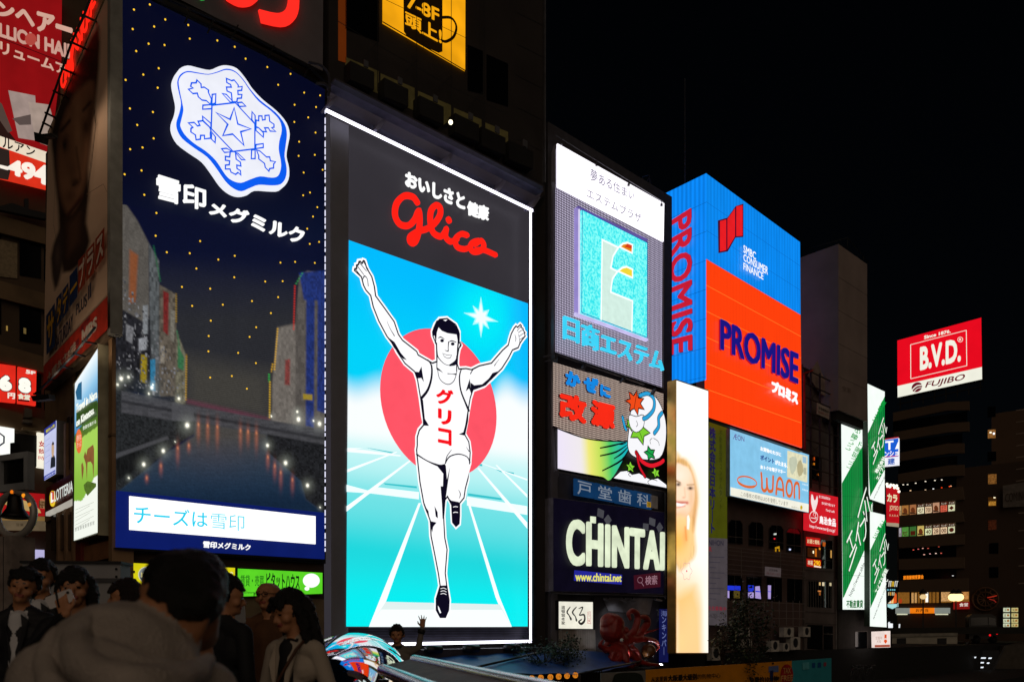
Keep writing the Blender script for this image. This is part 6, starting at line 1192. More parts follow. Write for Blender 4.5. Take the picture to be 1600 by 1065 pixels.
for nm, lab, pts, ties, zz_ in (('light_rail', 'black light rail on arms beside the red neon script', [(190, 650), (262, 445), (345, 205), (405, 75), (440, -20)], [((262, 445), (330, 478)), ((345, 205), (420, 240)), ((405, 75), (470, 105)), ((300, 335), (362, 362)), ((210, 600), (250, 620)), ((222, 552), (270, 575))], 1.61), ('light_rail', 'black light rail on arms below the red strip of the portrait billboard', [(165, 1925), (240, 1855), (300, 1790), (360, 1728), (460, 1598)], [((300, 1790), (355, 1803)), ((360, 1728), (415, 1742)), ((405, 1668), (470, 1680)), ((240, 1855), (300, 1862)), ((165, 1925), (240, 1935))], 1.2)):
    t = Th(nm, lab, 'light rail', SA, 100, pts[0][1]/3.13, zz_, group='light rails of the portrait billboard'); t.zm = (0, 0, 3.13)
    m = MB(); t.S(m, pts, 1.5, BLACK, 0, th=.06); m.build('rail', t)
    for a, b2 in ties:
        m = MB(); m.tube([t.L(*a, .0), t.L(*b2, .45-t.off)], .035, BLACK, 6); m.build('arm', t)
    m = MB()
    if zz_ > 1.6: t.P(m, [(165, 645), (205, 655), (250, 650), (248, 665), (205, 670), (200, 700), (170, 690)], BLACK, .05, .2)
    else: t.P(m, [(150, 1935), (235, 1925), (240, 1950), (160, 1960)], BLACK, .05, .2)
    m.build('end_lamp', t)
    for k in (1, 2, 3):
        ld = bpy.data.lights.new('rail_spot', 'SPOT'); ld.energy = 26; ld.spot_size = R(150); ld.spot_blend = .8; ld.color = (1, .78, .56); ld.shadow_soft_size = .25
        lo = bpy.data.objects.new('rail_spot', ld); C.objects.link(lo); lo.parent = t.e; a_ = t.L(*pts[min(k, len(pts)-1)], .15); lo.location = a_
        tgt = Vector((a_.x, a_.y+1.4, a_.z + (-2.6 if zz_ > 1.6 else 2.6))); lo.rotation_euler = (tgt-a_).to_track_quat('-Z', 'Y').to_euler()
ny = Th('travel_light_box', 'tall bright travel poster light box showing deer on green grass below mountains', 'sign', SA, 116, 845, .5)
def nara(x, y):
    top = 600 - (x-118)*1.5
    t = y - top
    if t < 12: return mixc(lin('eef6fa'), lin('d4e9f4'), t/12)
    if t < 40: return mixc(lin('d4e9f4'), lin('8fc4e6'), (t-12)/28)
    if t < 78: return mixc(lin('8fc4e6'), lin('3a7fb4'), (t-40)/38)
    yb = 812 - (x-118)*.9 - 28*sstep(120, 155, x)
    yb = 782 - 40*sstep(125, 153, x)
    if y < 690 - (x-118)*.7: return mixc(lin('41672a'), lin('5a7a26'), (t-78)/40)
    if y < yb: return mixc(lin('a3cf58'), lin('84b43e'), sstep(690, 770, y))
    return lin('f0f4ea')
ny.part('cabinet', ('P', [(114, 600), (155, 540), (155, 833), (113, 846)], D('7d7a66', .5), -.03, .4))
ny.grid('poster', [(117, 599), (153.5, 543), (153.5, 831), (115.5, 844)], 30, 130, nara, .0, VCOL(1.05))
mb_ = MB(); ze = ny.L(153.5, 831).z; zt = ny.L(153.5, 543).z; ue = ny.L(153.5, 700).x; mb_.box((ue+.04, -.03, ze-.1), (ue+.1, .46, zt+.1), D('9c9880', .5)); mb_.build('end_panel', ny)
ny.zm = (0, 540, 6.654)
m = MB(); ny.P(m, [(785, 480), (815, 395), (850, 370), (850, 560), (800, 560)], E('2c6a92', .9), .02); m.build('mountain_print', ny)
ny.zm = (0, 640, 4.096)
m = MB()
ny.P(m, [(488, 5), (560, -40), (622, -62), (622, 40), (488, 118)], E('34501c', .9, .3, 4), .02); m.build('tree_print', ny)
m = MB()
ny.T(m, 'Travel in Nara', [(488, -35), (622, -135), (622, -75), (486, 25)], E('f2f6ea', 1.05), .05, .04); ny.T(m, 'on Kintetsu.', [(488, 60), (605, -30), (603, 25), (488, 112)], E('f2f6ea', 1.05), .05, .04); ny.T(m, '奈良を旅する', [(530, 105), (615, 60), (615, 85), (530, 132)], E('ecf2e0', 1), .05, .02); m.build('lettering', ny)
ny.part('orange_badge', ('P', [(505+20*math.cos(a*.2618), 200+78*math.sin(a*.2618)) for a in range(24)], E('e8703c', 1), .04), ('T', '便利な\nきっぷ', [(490, 165), (520, 152), (520, 230), (490, 245)], E('f8d8c0', 1), .05))
DR_ = E('8a5a34', .95, .15, 3); m = MB()
ny.P(m, [(535, 300), (545, 265), (552, 290), (560, 250), (575, 238), (596, 222), (602, 250), (602, 330), (598, 445), (592, 350), (580, 330), (560, 335), (556, 455), (550, 350), (545, 330)], DR_, .04); ny.P(m, [(520, 350), (528, 335), (536, 370), (534, 400), (526, 450), (522, 400)], DR_, .045); ny.P(m, [(535, 480), (560, 455), (615, 470), (615, 490), (560, 550), (540, 510)], E('55702a', .9, .3, 5), .035); m.build('deer_print', ny)
m = MB()
for k in range(6): ny.S(m, [(482, 640+k*24), (600-(k % 2)*25, 590+k*22)], .5, E('9aa090', 1), .03, round_=False)
for k in range(8): ny.T(m, '駅', [(480+k*16, 755-k*6), (492+k*16, 750-k*6), (492+k*16, 775-k*6), (480+k*16, 780-k*6)], E('6a7068', 1), .03)
m.build('small_print', ny)
mp = Th('poster_light_box', 'small tilted blue and white light box poster of a man in a suit', 'sign', SA, 69, 750, .5)
mp.zm = (0, 640, 4.096)
mp.part('cabinet', ('P', [(282, 120), (360, 64), (356, 410), (280, 455)], D('5a5446', .6), -.03, .42)); mp.part('face', ('P', [(283, 125), (358, 68), (354, 408), (282, 450)], E('c3c8ea', 1, .06), 0, .02)); mp.part('header', ('P', [(283, 125), (358, 68), (357, 112), (283, 168)], E('27308e', 1), .03), ('T', '新台入荷', [(295, 128), (350, 88), (350, 108), (295, 150)], E('b8b040', 1), .05, {'bold': .03})); mp.part('footer', ('P', [(282, 425), (354, 382), (354, 408), (282, 450)], E('3a48a8', 1), .03), ('T', '24時間営業中', [(286, 430), (352, 390), (352, 402), (286, 442)], E('e4e8fa', 1), .05))
m = MB(); mp.P(m, [(322, 375), (326, 310), (336, 290), (346, 288), (354, 310), (354, 362)], E('20242c', 1), .04); mp.P(m, [(331, 292), (330, 225), (338, 205), (345, 215), (346, 270), (340, 300)], E('c8a888', 1), .045, sm=2); mp.P(m, [(331, 225), (338, 200), (346, 212), (345, 222)], E('241c1a', 1), .05)
for k in range(5): mp.S(m, [(290, 200+k*36), (318, 180+k*36)], .6, E('8a92c4', 1), .04)
m.build('man_print', mp)
lt = Th('burger_fascia', 'dark red burger shop fascia with white letters and a round emblem', 'sign', SA, 72, 805, .3)
lt.zm = (0, 640, 4.096)
lt.part('board', ('P', [(296, 500), (470, 400), (470, 562), (296, 655)], D('6e1a14', .5), 0, .28)); lt.part('lower_tube', ('P', [(292, 655), (468, 565), (468, 595), (292, 678)], E('b8b2a6', .85, .1), .05, .15)); lt.part('lettering', ('T', 'LOTTERIA', [(348, 518), (466, 448), (466, 522), (348, 590)], E('dfe6df', .95), .06, {'bold': .02}))
m = MB(); lt.P(m, [(332+15*math.cos(a*.2618), 567+50*math.sin(a*.2618)) for a in range(24)], E('e6c22c', 1), .05, .04); lt.P(m, [(325, 520), (345, 525), (346, 590), (330, 600)], E('c01c1c', 1), .06); lt.T(m, 'L', [(326, 530), (344, 522), (344, 588), (326, 596)], E('f4f4ee', 1), .08, .06); m.build('round_emblem', lt)
dl = Th('dome_lamp', 'small silver dome lamp on the wall beside the tilted poster light box', 'lamp', SA, 94, 664, .3); m = MB(); m.ball((0, -.1, 0), .13, D('c8c8d0', .25, .9), 10); m.build('dome', dl); m = MB(); m.box((-.06, -.1, -.05), (.06, .28, .05), BLACK); m.build('bracket', dl)
def at(px, py, Y): return Vector(((px-CX)/F*Y, Y, EYE + (HY-py)/F*Y))
TMP = bpy.data.scenes.new('tmp')
# ------------------------------------------------------------------ voxel-blended organic shapes
def cone(p0, p1, r0, r1, ys=1.0, n=12):
    """round cone as verts/faces; ys flattens it front-to-back (y)"""
    p0, p1 = Vector(p0), Vector(p1); d = p1 - p0; L = d.length
    if L < 1e-6: d = Vector((0, 0, 1)); L = 1e-6
    d = d.normalized(); up = Vector((0, 1, 0)) if abs(d.y) < .9 else Vector((1, 0, 0)); x = d.cross(up).normalized(); y = x.cross(d).normalized()
    rings = []
    for k in range(5): a = math.pi/2*(k/4 - 1); rings.append((p0 + d*(r0*math.sin(a)), max(r0*math.cos(a), 1e-4)))
    for k in range(5): a = math.pi/2*k/4; rings.append((p1 + d*(r1*math.sin(a)), max(r1*math.cos(a), 1e-4)))
    vs = []; fs = []
    for c, r in rings:
        for i in range(n):
            q = 2*math.pi*i/n; v = c + x*(r*math.cos(q)) + y*(r*math.sin(q)); v.y = c.y + (v.y-c.y)*ys; vs.append(v)
    for j in range(len(rings)-1):
        for i in range(n): fs.append((j*n+i, j*n+(i+1) % n, (j+1)*n+(i+1) % n, (j+1)*n+i))
    fs.append(tuple(range(n))[::-1]); fs.append(tuple((len(rings)-1)*n+i for i in range(n))); return vs, fs
def blend(name, prims, mats, voxel, parent=None, smooth_it=3, loc=None, noise=0, nscale=20):
    """union of round cones remeshed to ONE continuous surface; prim = (p0,p1,r0,r1,mat index[,ys])"""
    me = bpy.data.meshes.new(name); vs = []; fs = []
    for p in prims:
        v, f = cone(p[0], p[1], p[2], p[3], p[5] if len(p) > 5 else 1.0); b = len(vs); vs += v; fs += [tuple(b+i for i in q) for q in f]
    me.from_pydata([tuple(v) for v in vs], [], fs); me.update()
    o = bpy.data.objects.new(name, me); TMP.collection.objects.link(o)
    r = o.modifiers.new('r', 'REMESH'); r.mode = 'VOXEL'; r.voxel_size = voxel; r.use_smooth_shade = True
    if smooth_it: s = o.modifiers.new('s', 'SMOOTH'); s.iterations = smooth_it; s.factor = .5
    with bpy.context.temp_override(scene=TMP, view_layer=TMP.view_layers[0]): dg = bpy.context.evaluated_depsgraph_get(); dg.update(); new = bpy.data.meshes.new_from_object(o.evaluated_get(dg))
    TMP.collection.objects.unlink(o); C.objects.link(o); o.modifiers.clear(); o.data = new; bpy.data.meshes.remove(me); new.name = name
    if noise:
        from mathutils import noise as nz
        nr = [v.normal.copy() for v in new.vertices]; co = [v.co.copy() for v in new.vertices]
        new.vertices.foreach_set('co', np.array([c + n_*(noise*nz.noise(c*nscale)) for c, n_ in zip(co, nr)], np.float32).ravel())
    new.materials.clear()
    for m in mats: new.materials.append(m)
    if len(mats) > 1:
        n = len(new.polygons); c = np.empty(n*3, np.float32); new.polygons.foreach_get('center', c); c = c.reshape(-1, 3)
        best = np.full(n, 1e9); idx = np.zeros(n, np.int32)
        for p in prims:
            a = np.array(p[0]); b = np.array(p[1]); d = b-a; L2 = max(float(d @ d), 1e-9); ys = p[5] if len(p) > 5 else 1
            t = np.clip(((c-a) @ d)/L2, 0, 1); q = c - (a + t[:, None]*d); q[:, 1] /= ys
            w = (np.linalg.norm(q, axis=1) - (p[2]+(p[3]-p[2])*t)); k = w < best; best[k] = w[k]; idx[k] = p[4]
        new.polygons.foreach_set('material_index', idx)
    new.polygons.foreach_set('use_smooth', np.ones(len(new.polygons), bool)); new.update()
    if parent is not None: o.parent = parent.e if hasattr(parent, 'e') else parent
    if loc is not None: o.location = loc
    return o

# ------------------------------------------------------------------ polished dome on the bridge
dome = empty('mirror_dome', 'big polished egg shaped mirror dome on the bridge reflecting the cyan runner billboard', 'dome', (-1.25, 6.4, 0))
MIR = D('d6dade', .03, 1.0, var=.02, name='polished_steel')
m = MB(); m.lathe([(1*math.cos(a*math.pi/48), .72+.615*math.sin(a*math.pi/48)) for a in range(24)] + [(0, 1.335)], MIR, 72, sx=.42, sy=2.0); m.build('dome_shell', dome)
m = MB(); m.lathe([(.8, 0), (.8, .1), (.7, .14), (.7, .6), (.98, .70), (.98, .72)], D('3c3c40', .5, .4), 48, sx=.42, sy=2.0); m.build('pedestal', dome)
m = MB(); m.lathe([(1.005, .695), (1.02, .71), (1.02, .73), (1.002, .745)], STEEL, 64, sx=.42, sy=2.0); m.build('rim', dome)
# ------------------------------------------------------------------ bridge railing with slatted top
rl = empty('bridge_railing', 'curved steel bridge railing with a slatted sloping top and round handrail', 'railing', (0, 0, 0))
edge3 = [(1.1, .3), (.62, 1.2), (.25, 2.2), (.02, 3.0), (-.12, 3.5), (-.45, 4.7), (-.66, 5.45)]
def off_curve(d): 
    q = smooth_pts(edge3, 8, False); out = []
    for i, p in enumerate(q):
        a = Vector(q[max(i-1, 0)]); b_ = Vector(q[min(i+1, len(q)-1)]); t = (b_-a).normalized(); out.append((p[0]+t.y*d, p[1]-t.x*d))
    return out
ci, co = off_curve(-.21), off_curve(0)
m = MB(); m.tube([(x, y, 1.09) for x, y in ci], .04, D('b0aeb4', .25, .95), 10); m.build('handrail', rl)
m = MB(); m.tube([(x, y, 1.16) for x, y in co], .03, D('b0aeb4', .25, .95), 8); m.build('outer_rail', rl)
m = MB(); WD = D('7a6a58', .6, sc_=5)
for i in range(0, len(ci)-1):
    a, b_, c_, d_ = ci[i], ci[i+1], co[i+1], co[i]
    for h in (0, .5):
        l = lambda p, q, t: (p[0]+(q[0]-p[0])*t, p[1]+(q[1]-p[1])*t)
        p1, p2 = l(a, b_, h+.05), l(a, b_, h+.43); p4, p3 = l(d_, c_, h+.05), l(d_, c_, h+.43)
        v = [(*p1, 1.12), (*p2, 1.12), (*p3, 1.165), (*p4, 1.165)]; v += [(x, y, z-.025) for x, y, z in v]
        m.add(v, [(0, 1, 2, 3), (7, 6, 5, 4), (0, 4, 5, 1), (1, 5, 6, 2), (2, 6, 7, 3), (3, 7, 4, 0)], WD)
m.build('slatted_top', rl)
for i in range(2, len(ci), 5):
    x, y = ci[i]; m = MB(); m.tube([(x, y, .0), (x, y, 1.03)], .035, D('6a6a70', .35, .9), 8); m.build('post', rl)
m = MB()
for z in (.25, .5, .75): m.tube([(x, y, z) for x, y in off_curve(-.12)], .015, D('8a8a90', .3, .9), 6)
m.build('lower_rails', rl)
# ------------------------------------------------------------------ blue tarpaulin roof, lanterns, planting below the signs
tp = empty('blue_awning', 'long sloping blue tarpaulin awning below the runner billboard', 'awning', FA.world(3, 2, -1.5), FA.ang)
m = MB(); TB = D('0d3f86', .5, var=.25, sc_=1.5, bump=.4)
def fl(px, py, off): u, z, t = FA.hit(px, py, off); return Vector((u-3, -(off-2), z+1.5))
q = [fl(640, 1022, 1.2), fl(870, 1012, 1.2), fl(1010, 1030, 2.2), fl(905, 1052, 5.2), fl(700, 1052, 5.2), fl(560, 1060, 5.2)]
v = []; n_ = 14; top = smooth_pts([tuple(x) for x in q[:3]], n_, False); bot = smooth_pts([tuple(q[5]), tuple(q[4]), tuple(q[3])], n_, False)
for a, b_ in zip(top, bot):
    for k in range(9): t = k/8; p = Vector(a)*(1-t)+Vector(b_)*t; p.z += -.12*math.sin(math.pi*t)+.03*math.sin(p.x*3+k); v.append(p)
m.add(v, [(i*9+k, i*9+k+1, (i+1)*9+k+1, (i+1)*9+k) for i in range(len(top)-1) for k in range(8)], TB, True); m.build('tarpaulin', tp)
m = MB()
for a, b_ in ((top[0], bot[0]), (top[len(top)//2], bot[len(bot)//2]), (top[-1], bot[-1])): m.tube([a, b_], .05, FRAME, 6); m.tube([b_, (b_[0], b_[1], -1.0)], .05, FRAME, 6)
m.build('frame', tp)
eq = empty('sign_base_deck', 'dark steel maintenance deck with floodlights at the foot of the runner billboard', 'deck', FA.world(1.5, 1.0, -2.5), FA.ang)
u0, u1 = U(640, 1)-1.5, U(850, 1)-1.5
m = MB(); zt = V(700, 1013, 1.2)+2.5; m.box((u0-2, -.8, zt-.35), (u1, .9, zt), D('4e4a50', .5, .4)); m.build('deck_beam', eq)
for px in (668, 727, 790): 
    u = U(px, 1.6)-1.5; m = MB(); m.tube([(u-.35, -1.0, zt+.02), (u+.35, -1.0, zt+.02)], .16, D('2c2c30', .35, .6), 10); m.build('floodlight', eq)
for k in range(4): 
    u = u0-1.5+(u1-u0+1)*k/3; m = MB(); m.box((u-.1, -.2, 0), (u+.1, .2, zt-.36), D('3a383c', .6)); m.build('support_post', eq)
lan = empty('paper_lantern', 'round glowing orange paper lantern hung in a row under the blue awning', 'lantern', (0, 0, 0), FA.ang, 'paper lanterns under the awning')
LM = E('c8761e', 1.0, .25, 9); m = MB(); m.lathe([(.06, -.19), (.13, -.15), (.18, -.06), (.185, .03), (.15, .13), (.07, .19)], LM, 14); m.build('lantern_shade', lan); m = MB(); m.lathe([(.07, .19), (.07, .23), (.02, .24), (.02, .3)], BLACK, 8); m.lathe([(.02, -.24), (.06, -.23), (.06, -.19)], BLACK, 8); m.build('cap', lan)
m = MB(); v, f = glyphs('く', 0); m.add([((x-.35)*.22+.02, -.19+abs(x-.35)*.05, (y-.35)*.22) for x, y, z in v], f, E('3a1606', 1, 0)); m.build('character', lan)
for i, (px, py) in enumerate(((800, 1061), (816, 1060), (831, 1059), (845, 1058), (860, 1057), (873, 1056), (886, 1055), (899, 1054))):
    t = lan if i == 0 else copy_tree(lan); t.scale = (.62,)*3; u, z, _ = FA.hit(px, py, 5.0); t.location = FA.world(u, 5.0, z)
wp_ = Th('corrugated_screen', 'pale corrugated screen panel under the brush lettered light box', 'panel', FA, 872, 1052, .4); wp_.zm = (850, 740, 3.276)
m = MB(); wp_.P(m, [(78, 795), (262, 797), (268, 1000), (80, 1010)], D('8b8680', .6), 0, .06)
for k in range(16): wp_.S(m, [(84+k*11.5, 798), (86+k*11.5, 1003)], .7, D('6f6a66', .6), .04, round_=False)
m.build('sheet', wp_)
def leafy(name, label, cat, px, py_base, off, w, h, seed, n=900, size=.09, hue='1d2a16', group=None):
    u, zb, _ = FA.hit(px, py_base, off); e = empty(name, label, cat, FA.world(u, off, zb), FA.ang, group); rnd = random.Random(seed)
    m = MB(); br = D('3a2c22', .8); m.tube([(0, 0, 0), (.05*w, 0, h*.35), (0, 0, h*.7)], [.06, .05, .02], br, 6)
    tips = []
    for k in range(9):
        a = rnd.uniform(0, 6.28); r = rnd.uniform(.2, .5)*w; z = rnd.uniform(.35, .95)*h; tips.append(Vector((r*math.cos(a), r*math.sin(a)*.7, z))); m.tube([(0, 0, h*.3), tuple(tips[-1])], [.03, .01], br, 5)
    m.build('trunk', e); m = MB(); mts = [D(hue, .6, sc_=8), D('2c3d20', .6, sc_=8), D('141d10', .6, sc_=8)]
    for k in range(n):
        c = rnd.choice(tips) + Vector((rnd.gauss(0, .11*w), rnd.gauss(0, .1*w), rnd.gauss(0, .1*h))); s = size*rnd.uniform(.6, 1.3)
        d = Vector((rnd.gauss(0, 1), rnd.gauss(0, 1), rnd.gauss(0, .6))).normalized(); x = d.cross(Vector((0, 0, 1)));  x = (x.normalized() if x.length > .01 else Vector((1, 0, 0)))*s*.35
        m.add([c, c+d*s*.5+x, c+d*s, c+d*s*.5-x], [(0, 1, 2, 3)], rnd.choice(mts))
    m.build('crown', e); return e
leafy('riverside_bush', 'dark leafy bush in front of the pale corrugated screen panel', 'bush', 884, 1056, 2.4, 2.0, 1.7, 1, 1300, .15)
leafy('riverside_bush', 'dark sparse bush overhanging the right end of the blue awning', 'bush', 850, 1058, 3.2, 2.2, 1.7, 2, 1000, .14)
leafy('riverside_tree', 'dark leafy tree right of the tall bright woman screen in front of the orange banner', 'tree', 1172, 1100, 5.4, 2.6, 5.6, 3, 3200, .17)
leafy('riverside_bush', 'dark round bush behind the orange banner, left of the tree', 'bush', 1128, 1060, 3.5, 1.8, 3.4, 4, 700, .16)
# ------------------------------------------------------------------ octopus sculpture
oc_u, oc_z, oc_t = FA.hit(978, 1040, 1.5)
oc = empty('octopus_sculpture', 'giant red octopus sculpture with curling arms on a dark restaurant wall', 'sculpture', FA.world(oc_u, 1.5, oc_z), FA.ang)
def ol(zx, zy, d=0): u, z, t = FA.hit(850+zx/3.276, 740+zy/3.276, 1.5+d); return (u-oc_u, -d, z-oc_z)
s_ = oc_t/F/3.276
OM = D('7c1c16', .42, var=.3, sc_=3, bump=.15); OM2 = D('a8544a', .35, sc_=5)
pr = []
def arm(pts, r0, r1):
    pp = smooth_pts(pts, 5, False); n = len(pp)
    for i in range(n-1):
        ra = (r0+(r1-r0)*i/(n-1))*s_; rb = (r0+(r1-r0)*(i+1)/(n-1))*s_; pr.append((ol(*pp[i]), ol(*pp[i+1]), ra, rb, 0))
pr += [(ol(350, 775, .3), ol(345, 800, .3), 62*s_, 60*s_, 0), (ol(335, 760, .3), ol(390, 840, .4), 48*s_, 36*s_, 0), (ol(390, 840, .5), ol(400, 890, .5), 32*s_, 30*s_, 0), (ol(418, 795, .55), ol(420, 800, .6), 17*s_, 15*s_, 0)]
arm([(410, 850, .5), (450, 820, .4), (475, 770, .4), (480, 725, .4), (455, 700, .5), (432, 715, .6), (440, 740, .6)], 24, 9)
arm([(410, 860, .4), (470, 840, .2), (505, 800, .1), (530, 760, .1), (520, 735, .2), (490, 735, .3), (480, 760, .4)], 26, 10)
arm([(405, 870, .5), (460, 850, .6), (520, 845, .6), (570, 855, .5), (585, 880, .4), (575, 905, .4)], 22, 5)
arm([(470, 820, .0), (520, 810, 0), (560, 800, .1), (592, 790, .2)], 12, 3)
arm([(380, 880, .5), (340, 900, .5), (300, 890, .4), (285, 870, .5), (300, 850, .5)], 22, 5)
arm([(385, 890, .6), (350, 930, .7), (330, 960, .8), (295, 960, .8), (285, 975, .9)], 22, 6)
arm([(395, 895, .7), (390, 935, .9), (370, 960, 1.0), (345, 945, 1.1), (360, 915, 1.1)], 20, 6)
arm([(405, 895, .7), (415, 930, 1.0), (425, 970, 1.1), (450, 985, 1.1)], 24, 12)
arm([(410, 890, .6), (450, 930, .8), (490, 960, .9), (540, 972, .9), (590, 978, .9)], 22, 7)
arm([(400, 880, .3), (450, 890, .2), (480, 920, .2), (490, 965, .4), (440, 980, .6)], 20, 8)
arm([(370, 870, .3), (330, 860, .2), (310, 900, .1), (320, 950, .2)], 18, 7)
blend('body', pr, [OM], .035, oc, 4, noise=.03, nscale=4)
m = MB(); c = Vector(ol(398, 850, 1.02)); m.ball(tuple(c), 10*s_, D('d8d4c8', .2), 8); m.ball(tuple(c+Vector((.02, -7*s_, 0))), 5*s_, D('050505', .1), 6); m.build('eye', oc)
m = MB(); m.ball(ol(535, 905, .7), 38*s_, D('5a3a20', .18, sc_=3, bump=.2), 12); m.build('dumpling_ball', oc)
ow = Th('octopus_wall', 'black restaurant wall panel behind the red octopus with a steel sheet on top', 'wall', FA, 928, 1042, .35); ow.zm = (850, 740, 3.276)
ow.part('panel', ('P', [(258, 630), (640, 640), (640, 1015), (262, 1005)], D('2c2a2e', .5), -.02, .15)); ow.part('steel_sheet', ('P', [(300, 632), (560, 636), (540, 720), (330, 700)], D('77767e', .35, .6), .03)); 
for x in (330, 412, 455, 590): 
    ow.part('spot_lamp', ('S', [(x-14, 640), (x+14, 648)], 3, D('6a6a72', .4, .5), .5, {'th': .15}), ('S', [(x, 640), (x, 625)], 1, BLACK, .4, {'th': .06}))
rk = Th('octopus_ledge', 'dark ledge under the octopus carrying small bright floodlights', 'ledge', FA, 928, 1046, 1.6); rk.zm = (850, 740, 3.276)
rk.part('ledge', ('P', [(258, 992), (640, 985), (640, 1012), (258, 1018)], D('201e20', .6), 0, 1.3)); 
for i, (zx, zy, pw, big) in enumerate(((596, 983, 60, 1), (490, 976, 22, 0), (392, 968, 45, 0), (330, 972, 25, 0))):
    f_ = Th('ledge_floodlight', ('brightest small floodlight at the right end of the octopus ledge', 'second floodlight from the right on the octopus ledge', 'floodlight under the middle arms of the octopus', 'leftmost floodlight on the octopus ledge')[i], 'floodlight', FA, 850+zx/3.276, 740+(zy+10)/3.276, 2.0 if i else 1.9)
    m = MB(); m.lathe([(.05, 0), (.13, .08), (.14, .16)], BLACK, 10); m.build('housing', f_); m = MB(); m.ball((0, 0, .16), .13 if big else .07, E('f2f4ff', 6 if big else 2, 0), 8, sz=.7); m.build('lens', f_)
    ld = bpy.data.lights.new('floodlight', 'SPOT'); ld.energy = pw*1.1; ld.spot_size = R(120); ld.spot_blend = .6; ld.color = (.95, .95, 1); ld.shadow_soft_size = .1
    lo = bpy.data.objects.new('floodlight_beam', ld); C.objects.link(lo); lo.parent = f_.e; lo.location = (0, -.35, .3)
    lo.rotation_euler = (R(180-28), 0, R(0) if i else R(35))
ld = bpy.data.lights.new('wall_spot', 'SPOT'); ld.energy = 45; ld.spot_size = R(100); ld.spot_blend = .7; ld.shadow_soft_size = .1
lo = bpy.data.objects.new('spot_beam', ld); C.objects.link(lo); lo.parent = ow.e; p = ow.L(430, 640, 1.0); lo.location = p; lo.rotation_euler = (R(30), 0, 0)
# ------------------------------------------------------------------ air conditioners on the riverside wall
acp = None
for i, (x, y, w, h) in enumerate(((505, 600, 62, 55), (525, 670, 55, 52), (822, 658, 60, 80), (780, 598, 62, 60), (700, 680, 50, 70), (775, 695, 38, 52), (330, 720, 52, 85), (900, 595, 45, 62))):
    lab = ('upper air conditioner left of the tree top', 'lower air conditioner just left of the dark tree', 'largest pale air conditioner near the orange banner', 'air conditioner under the lattice balcony at right', 'tall narrow air conditioner in the middle of the row', 'smallest air conditioner low in the row', 'air conditioner below the company banner', 'pale air conditioner beside the shop doorway')[i]
    t = Th('air_conditioner', lab, 'air conditioner', FA, 1030+x/4, 830+(y+h)/4, .5, 'air conditioners on the riverside wall'); t.zm = (1030, 830, 4)
    p0 = t.L(x, y+h); p1 = t.L(x+w, y); m = MB(); m.box((p0.x, 0, 0), (p1.x, .35, p1.z), D('b4b0aa', .6, sc_=3)); m.build('casing', t)
    m = MB(); cc = Vector(((p0.x+p1.x)/2, -.01, p1.z*.55)); r = min(p1.x-p0.x, p1.z)*.38
    m.flat([cc + Vector((r*math.cos(a*.35), 0, r*math.sin(a*.35))) for a in range(18)], D('26262a', .6)); m.build('fan_grille', t)
    m = MB(); m.box((p0.x, 0, -.08), (p1.x, .5, -.01), FRAME); m.build('bracket', t)
# small fixture on the lower facade
bn = Th('tax_free_banner', 'long orange and teal shopping banner along the riverside with Chinese characters', 'banner', FA, 1009, 1105, 5.8)
bn.zm = (1000, 1020, 4.848)
bn.part('orange_cloth', ('P', [(45, 125), (1150, 57), (1150, 330), (45, 400)], D('cf8412', .6, var=.1), 0, .04)); bn.part('teal_cloth', ('P', [(1150, 57), (1450, 35), (1450, 300), (1150, 330)], D('2f8f9c', .6, var=.1), 0, .04))
BD = D('1c1610', .6)
bn.part('lettering', ('T', '从这里到', [(85, 178), (205, 170), (205, 212), (85, 216)], BD, .03, {'bold': .02}), ('T', '大阪最大级别', [(212, 165), (430, 150), (430, 200), (212, 212)], BD, .03, {'bold': .03}), ('T', '的购物中心', [(436, 158), (610, 146), (610, 185), (436, 194)], BD, .03), ('T', '免费约10分钟!', [(830, 180), (1055, 166), (1055, 214), (830, 226)], BD, .03, {'bold': .03}))
m = MB(); bn.P(m, [(1113+48*math.cos(a*.2618), 160+78*math.sin(a*.2618)) for a in range(24)], D('a01c1c', .6), .03); bn.T(m, 'TAX', [(1085, 110), (1142, 106), (1142, 150), (1085, 154)], D('cf9a60', .6), .05, .02); bn.T(m, 'FREE', [(1068, 168), (1158, 160), (1158, 205), (1068, 212)], D('cf9a60', .6), .05, .02); m.build('red_badge', bn)
bn.part('teal_print', ('P', [(1232, 70), (1282, 66), (1282, 120), (1232, 124)], D('57aab4', .6), .03), ('P', [(1305, 72), (1328, 70), (1328, 108), (1305, 110)], D('14508a', .6), .03), ('P', [(1348, 70), (1372, 68), (1372, 106), (1348, 108)], D('14508a', .6), .03), ('P', [(1392, 68), (1412, 67), (1412, 96), (1392, 98)], D('8a3a4a', .6), .03)); bn.part('blue_print', ('P', [(975, 98), (1050, 92), (1050, 140), (975, 144)], D('5a6a9a', .6), .03), ('P', [(985, 130), (1010, 128), (1010, 210), (985, 212)], D('1a2456', .6), .035))
bn2 = Th('photo_banner', 'pale banner end with a dark tree photo left of the orange banner', 'banner', FA, 938, 1105, 5.8); bn2.zm = (850, 740, 3.276)
bn2.part('cloth', ('P', [(292, 1018), (520, 1005), (520, 1200), (292, 1200)], D('6f6c68', .6), 0, .04)); bn2.part('tree_print', ('P', [(355, 1045), (370, 1022), (420, 1015), (480, 1018), (505, 1040), (500, 1090), (360, 1090)], D('1c241a', .7), .03, {'sm': 3}))
fe = Th('riverside_fence', 'black iron riverside fence with a flower box in front of the bushes', 'fence', FA, 880, 1075, 4.5)
m = MB(); p0 = fe.L(860, 1052); p1 = fe.L(940, 1046); 
for k in range(22): x = p0.x + (p1.x-p0.x)*k/21; m.box((x-.015, -.015, -.4), (x+.015, .015, p0.z), BLACK)
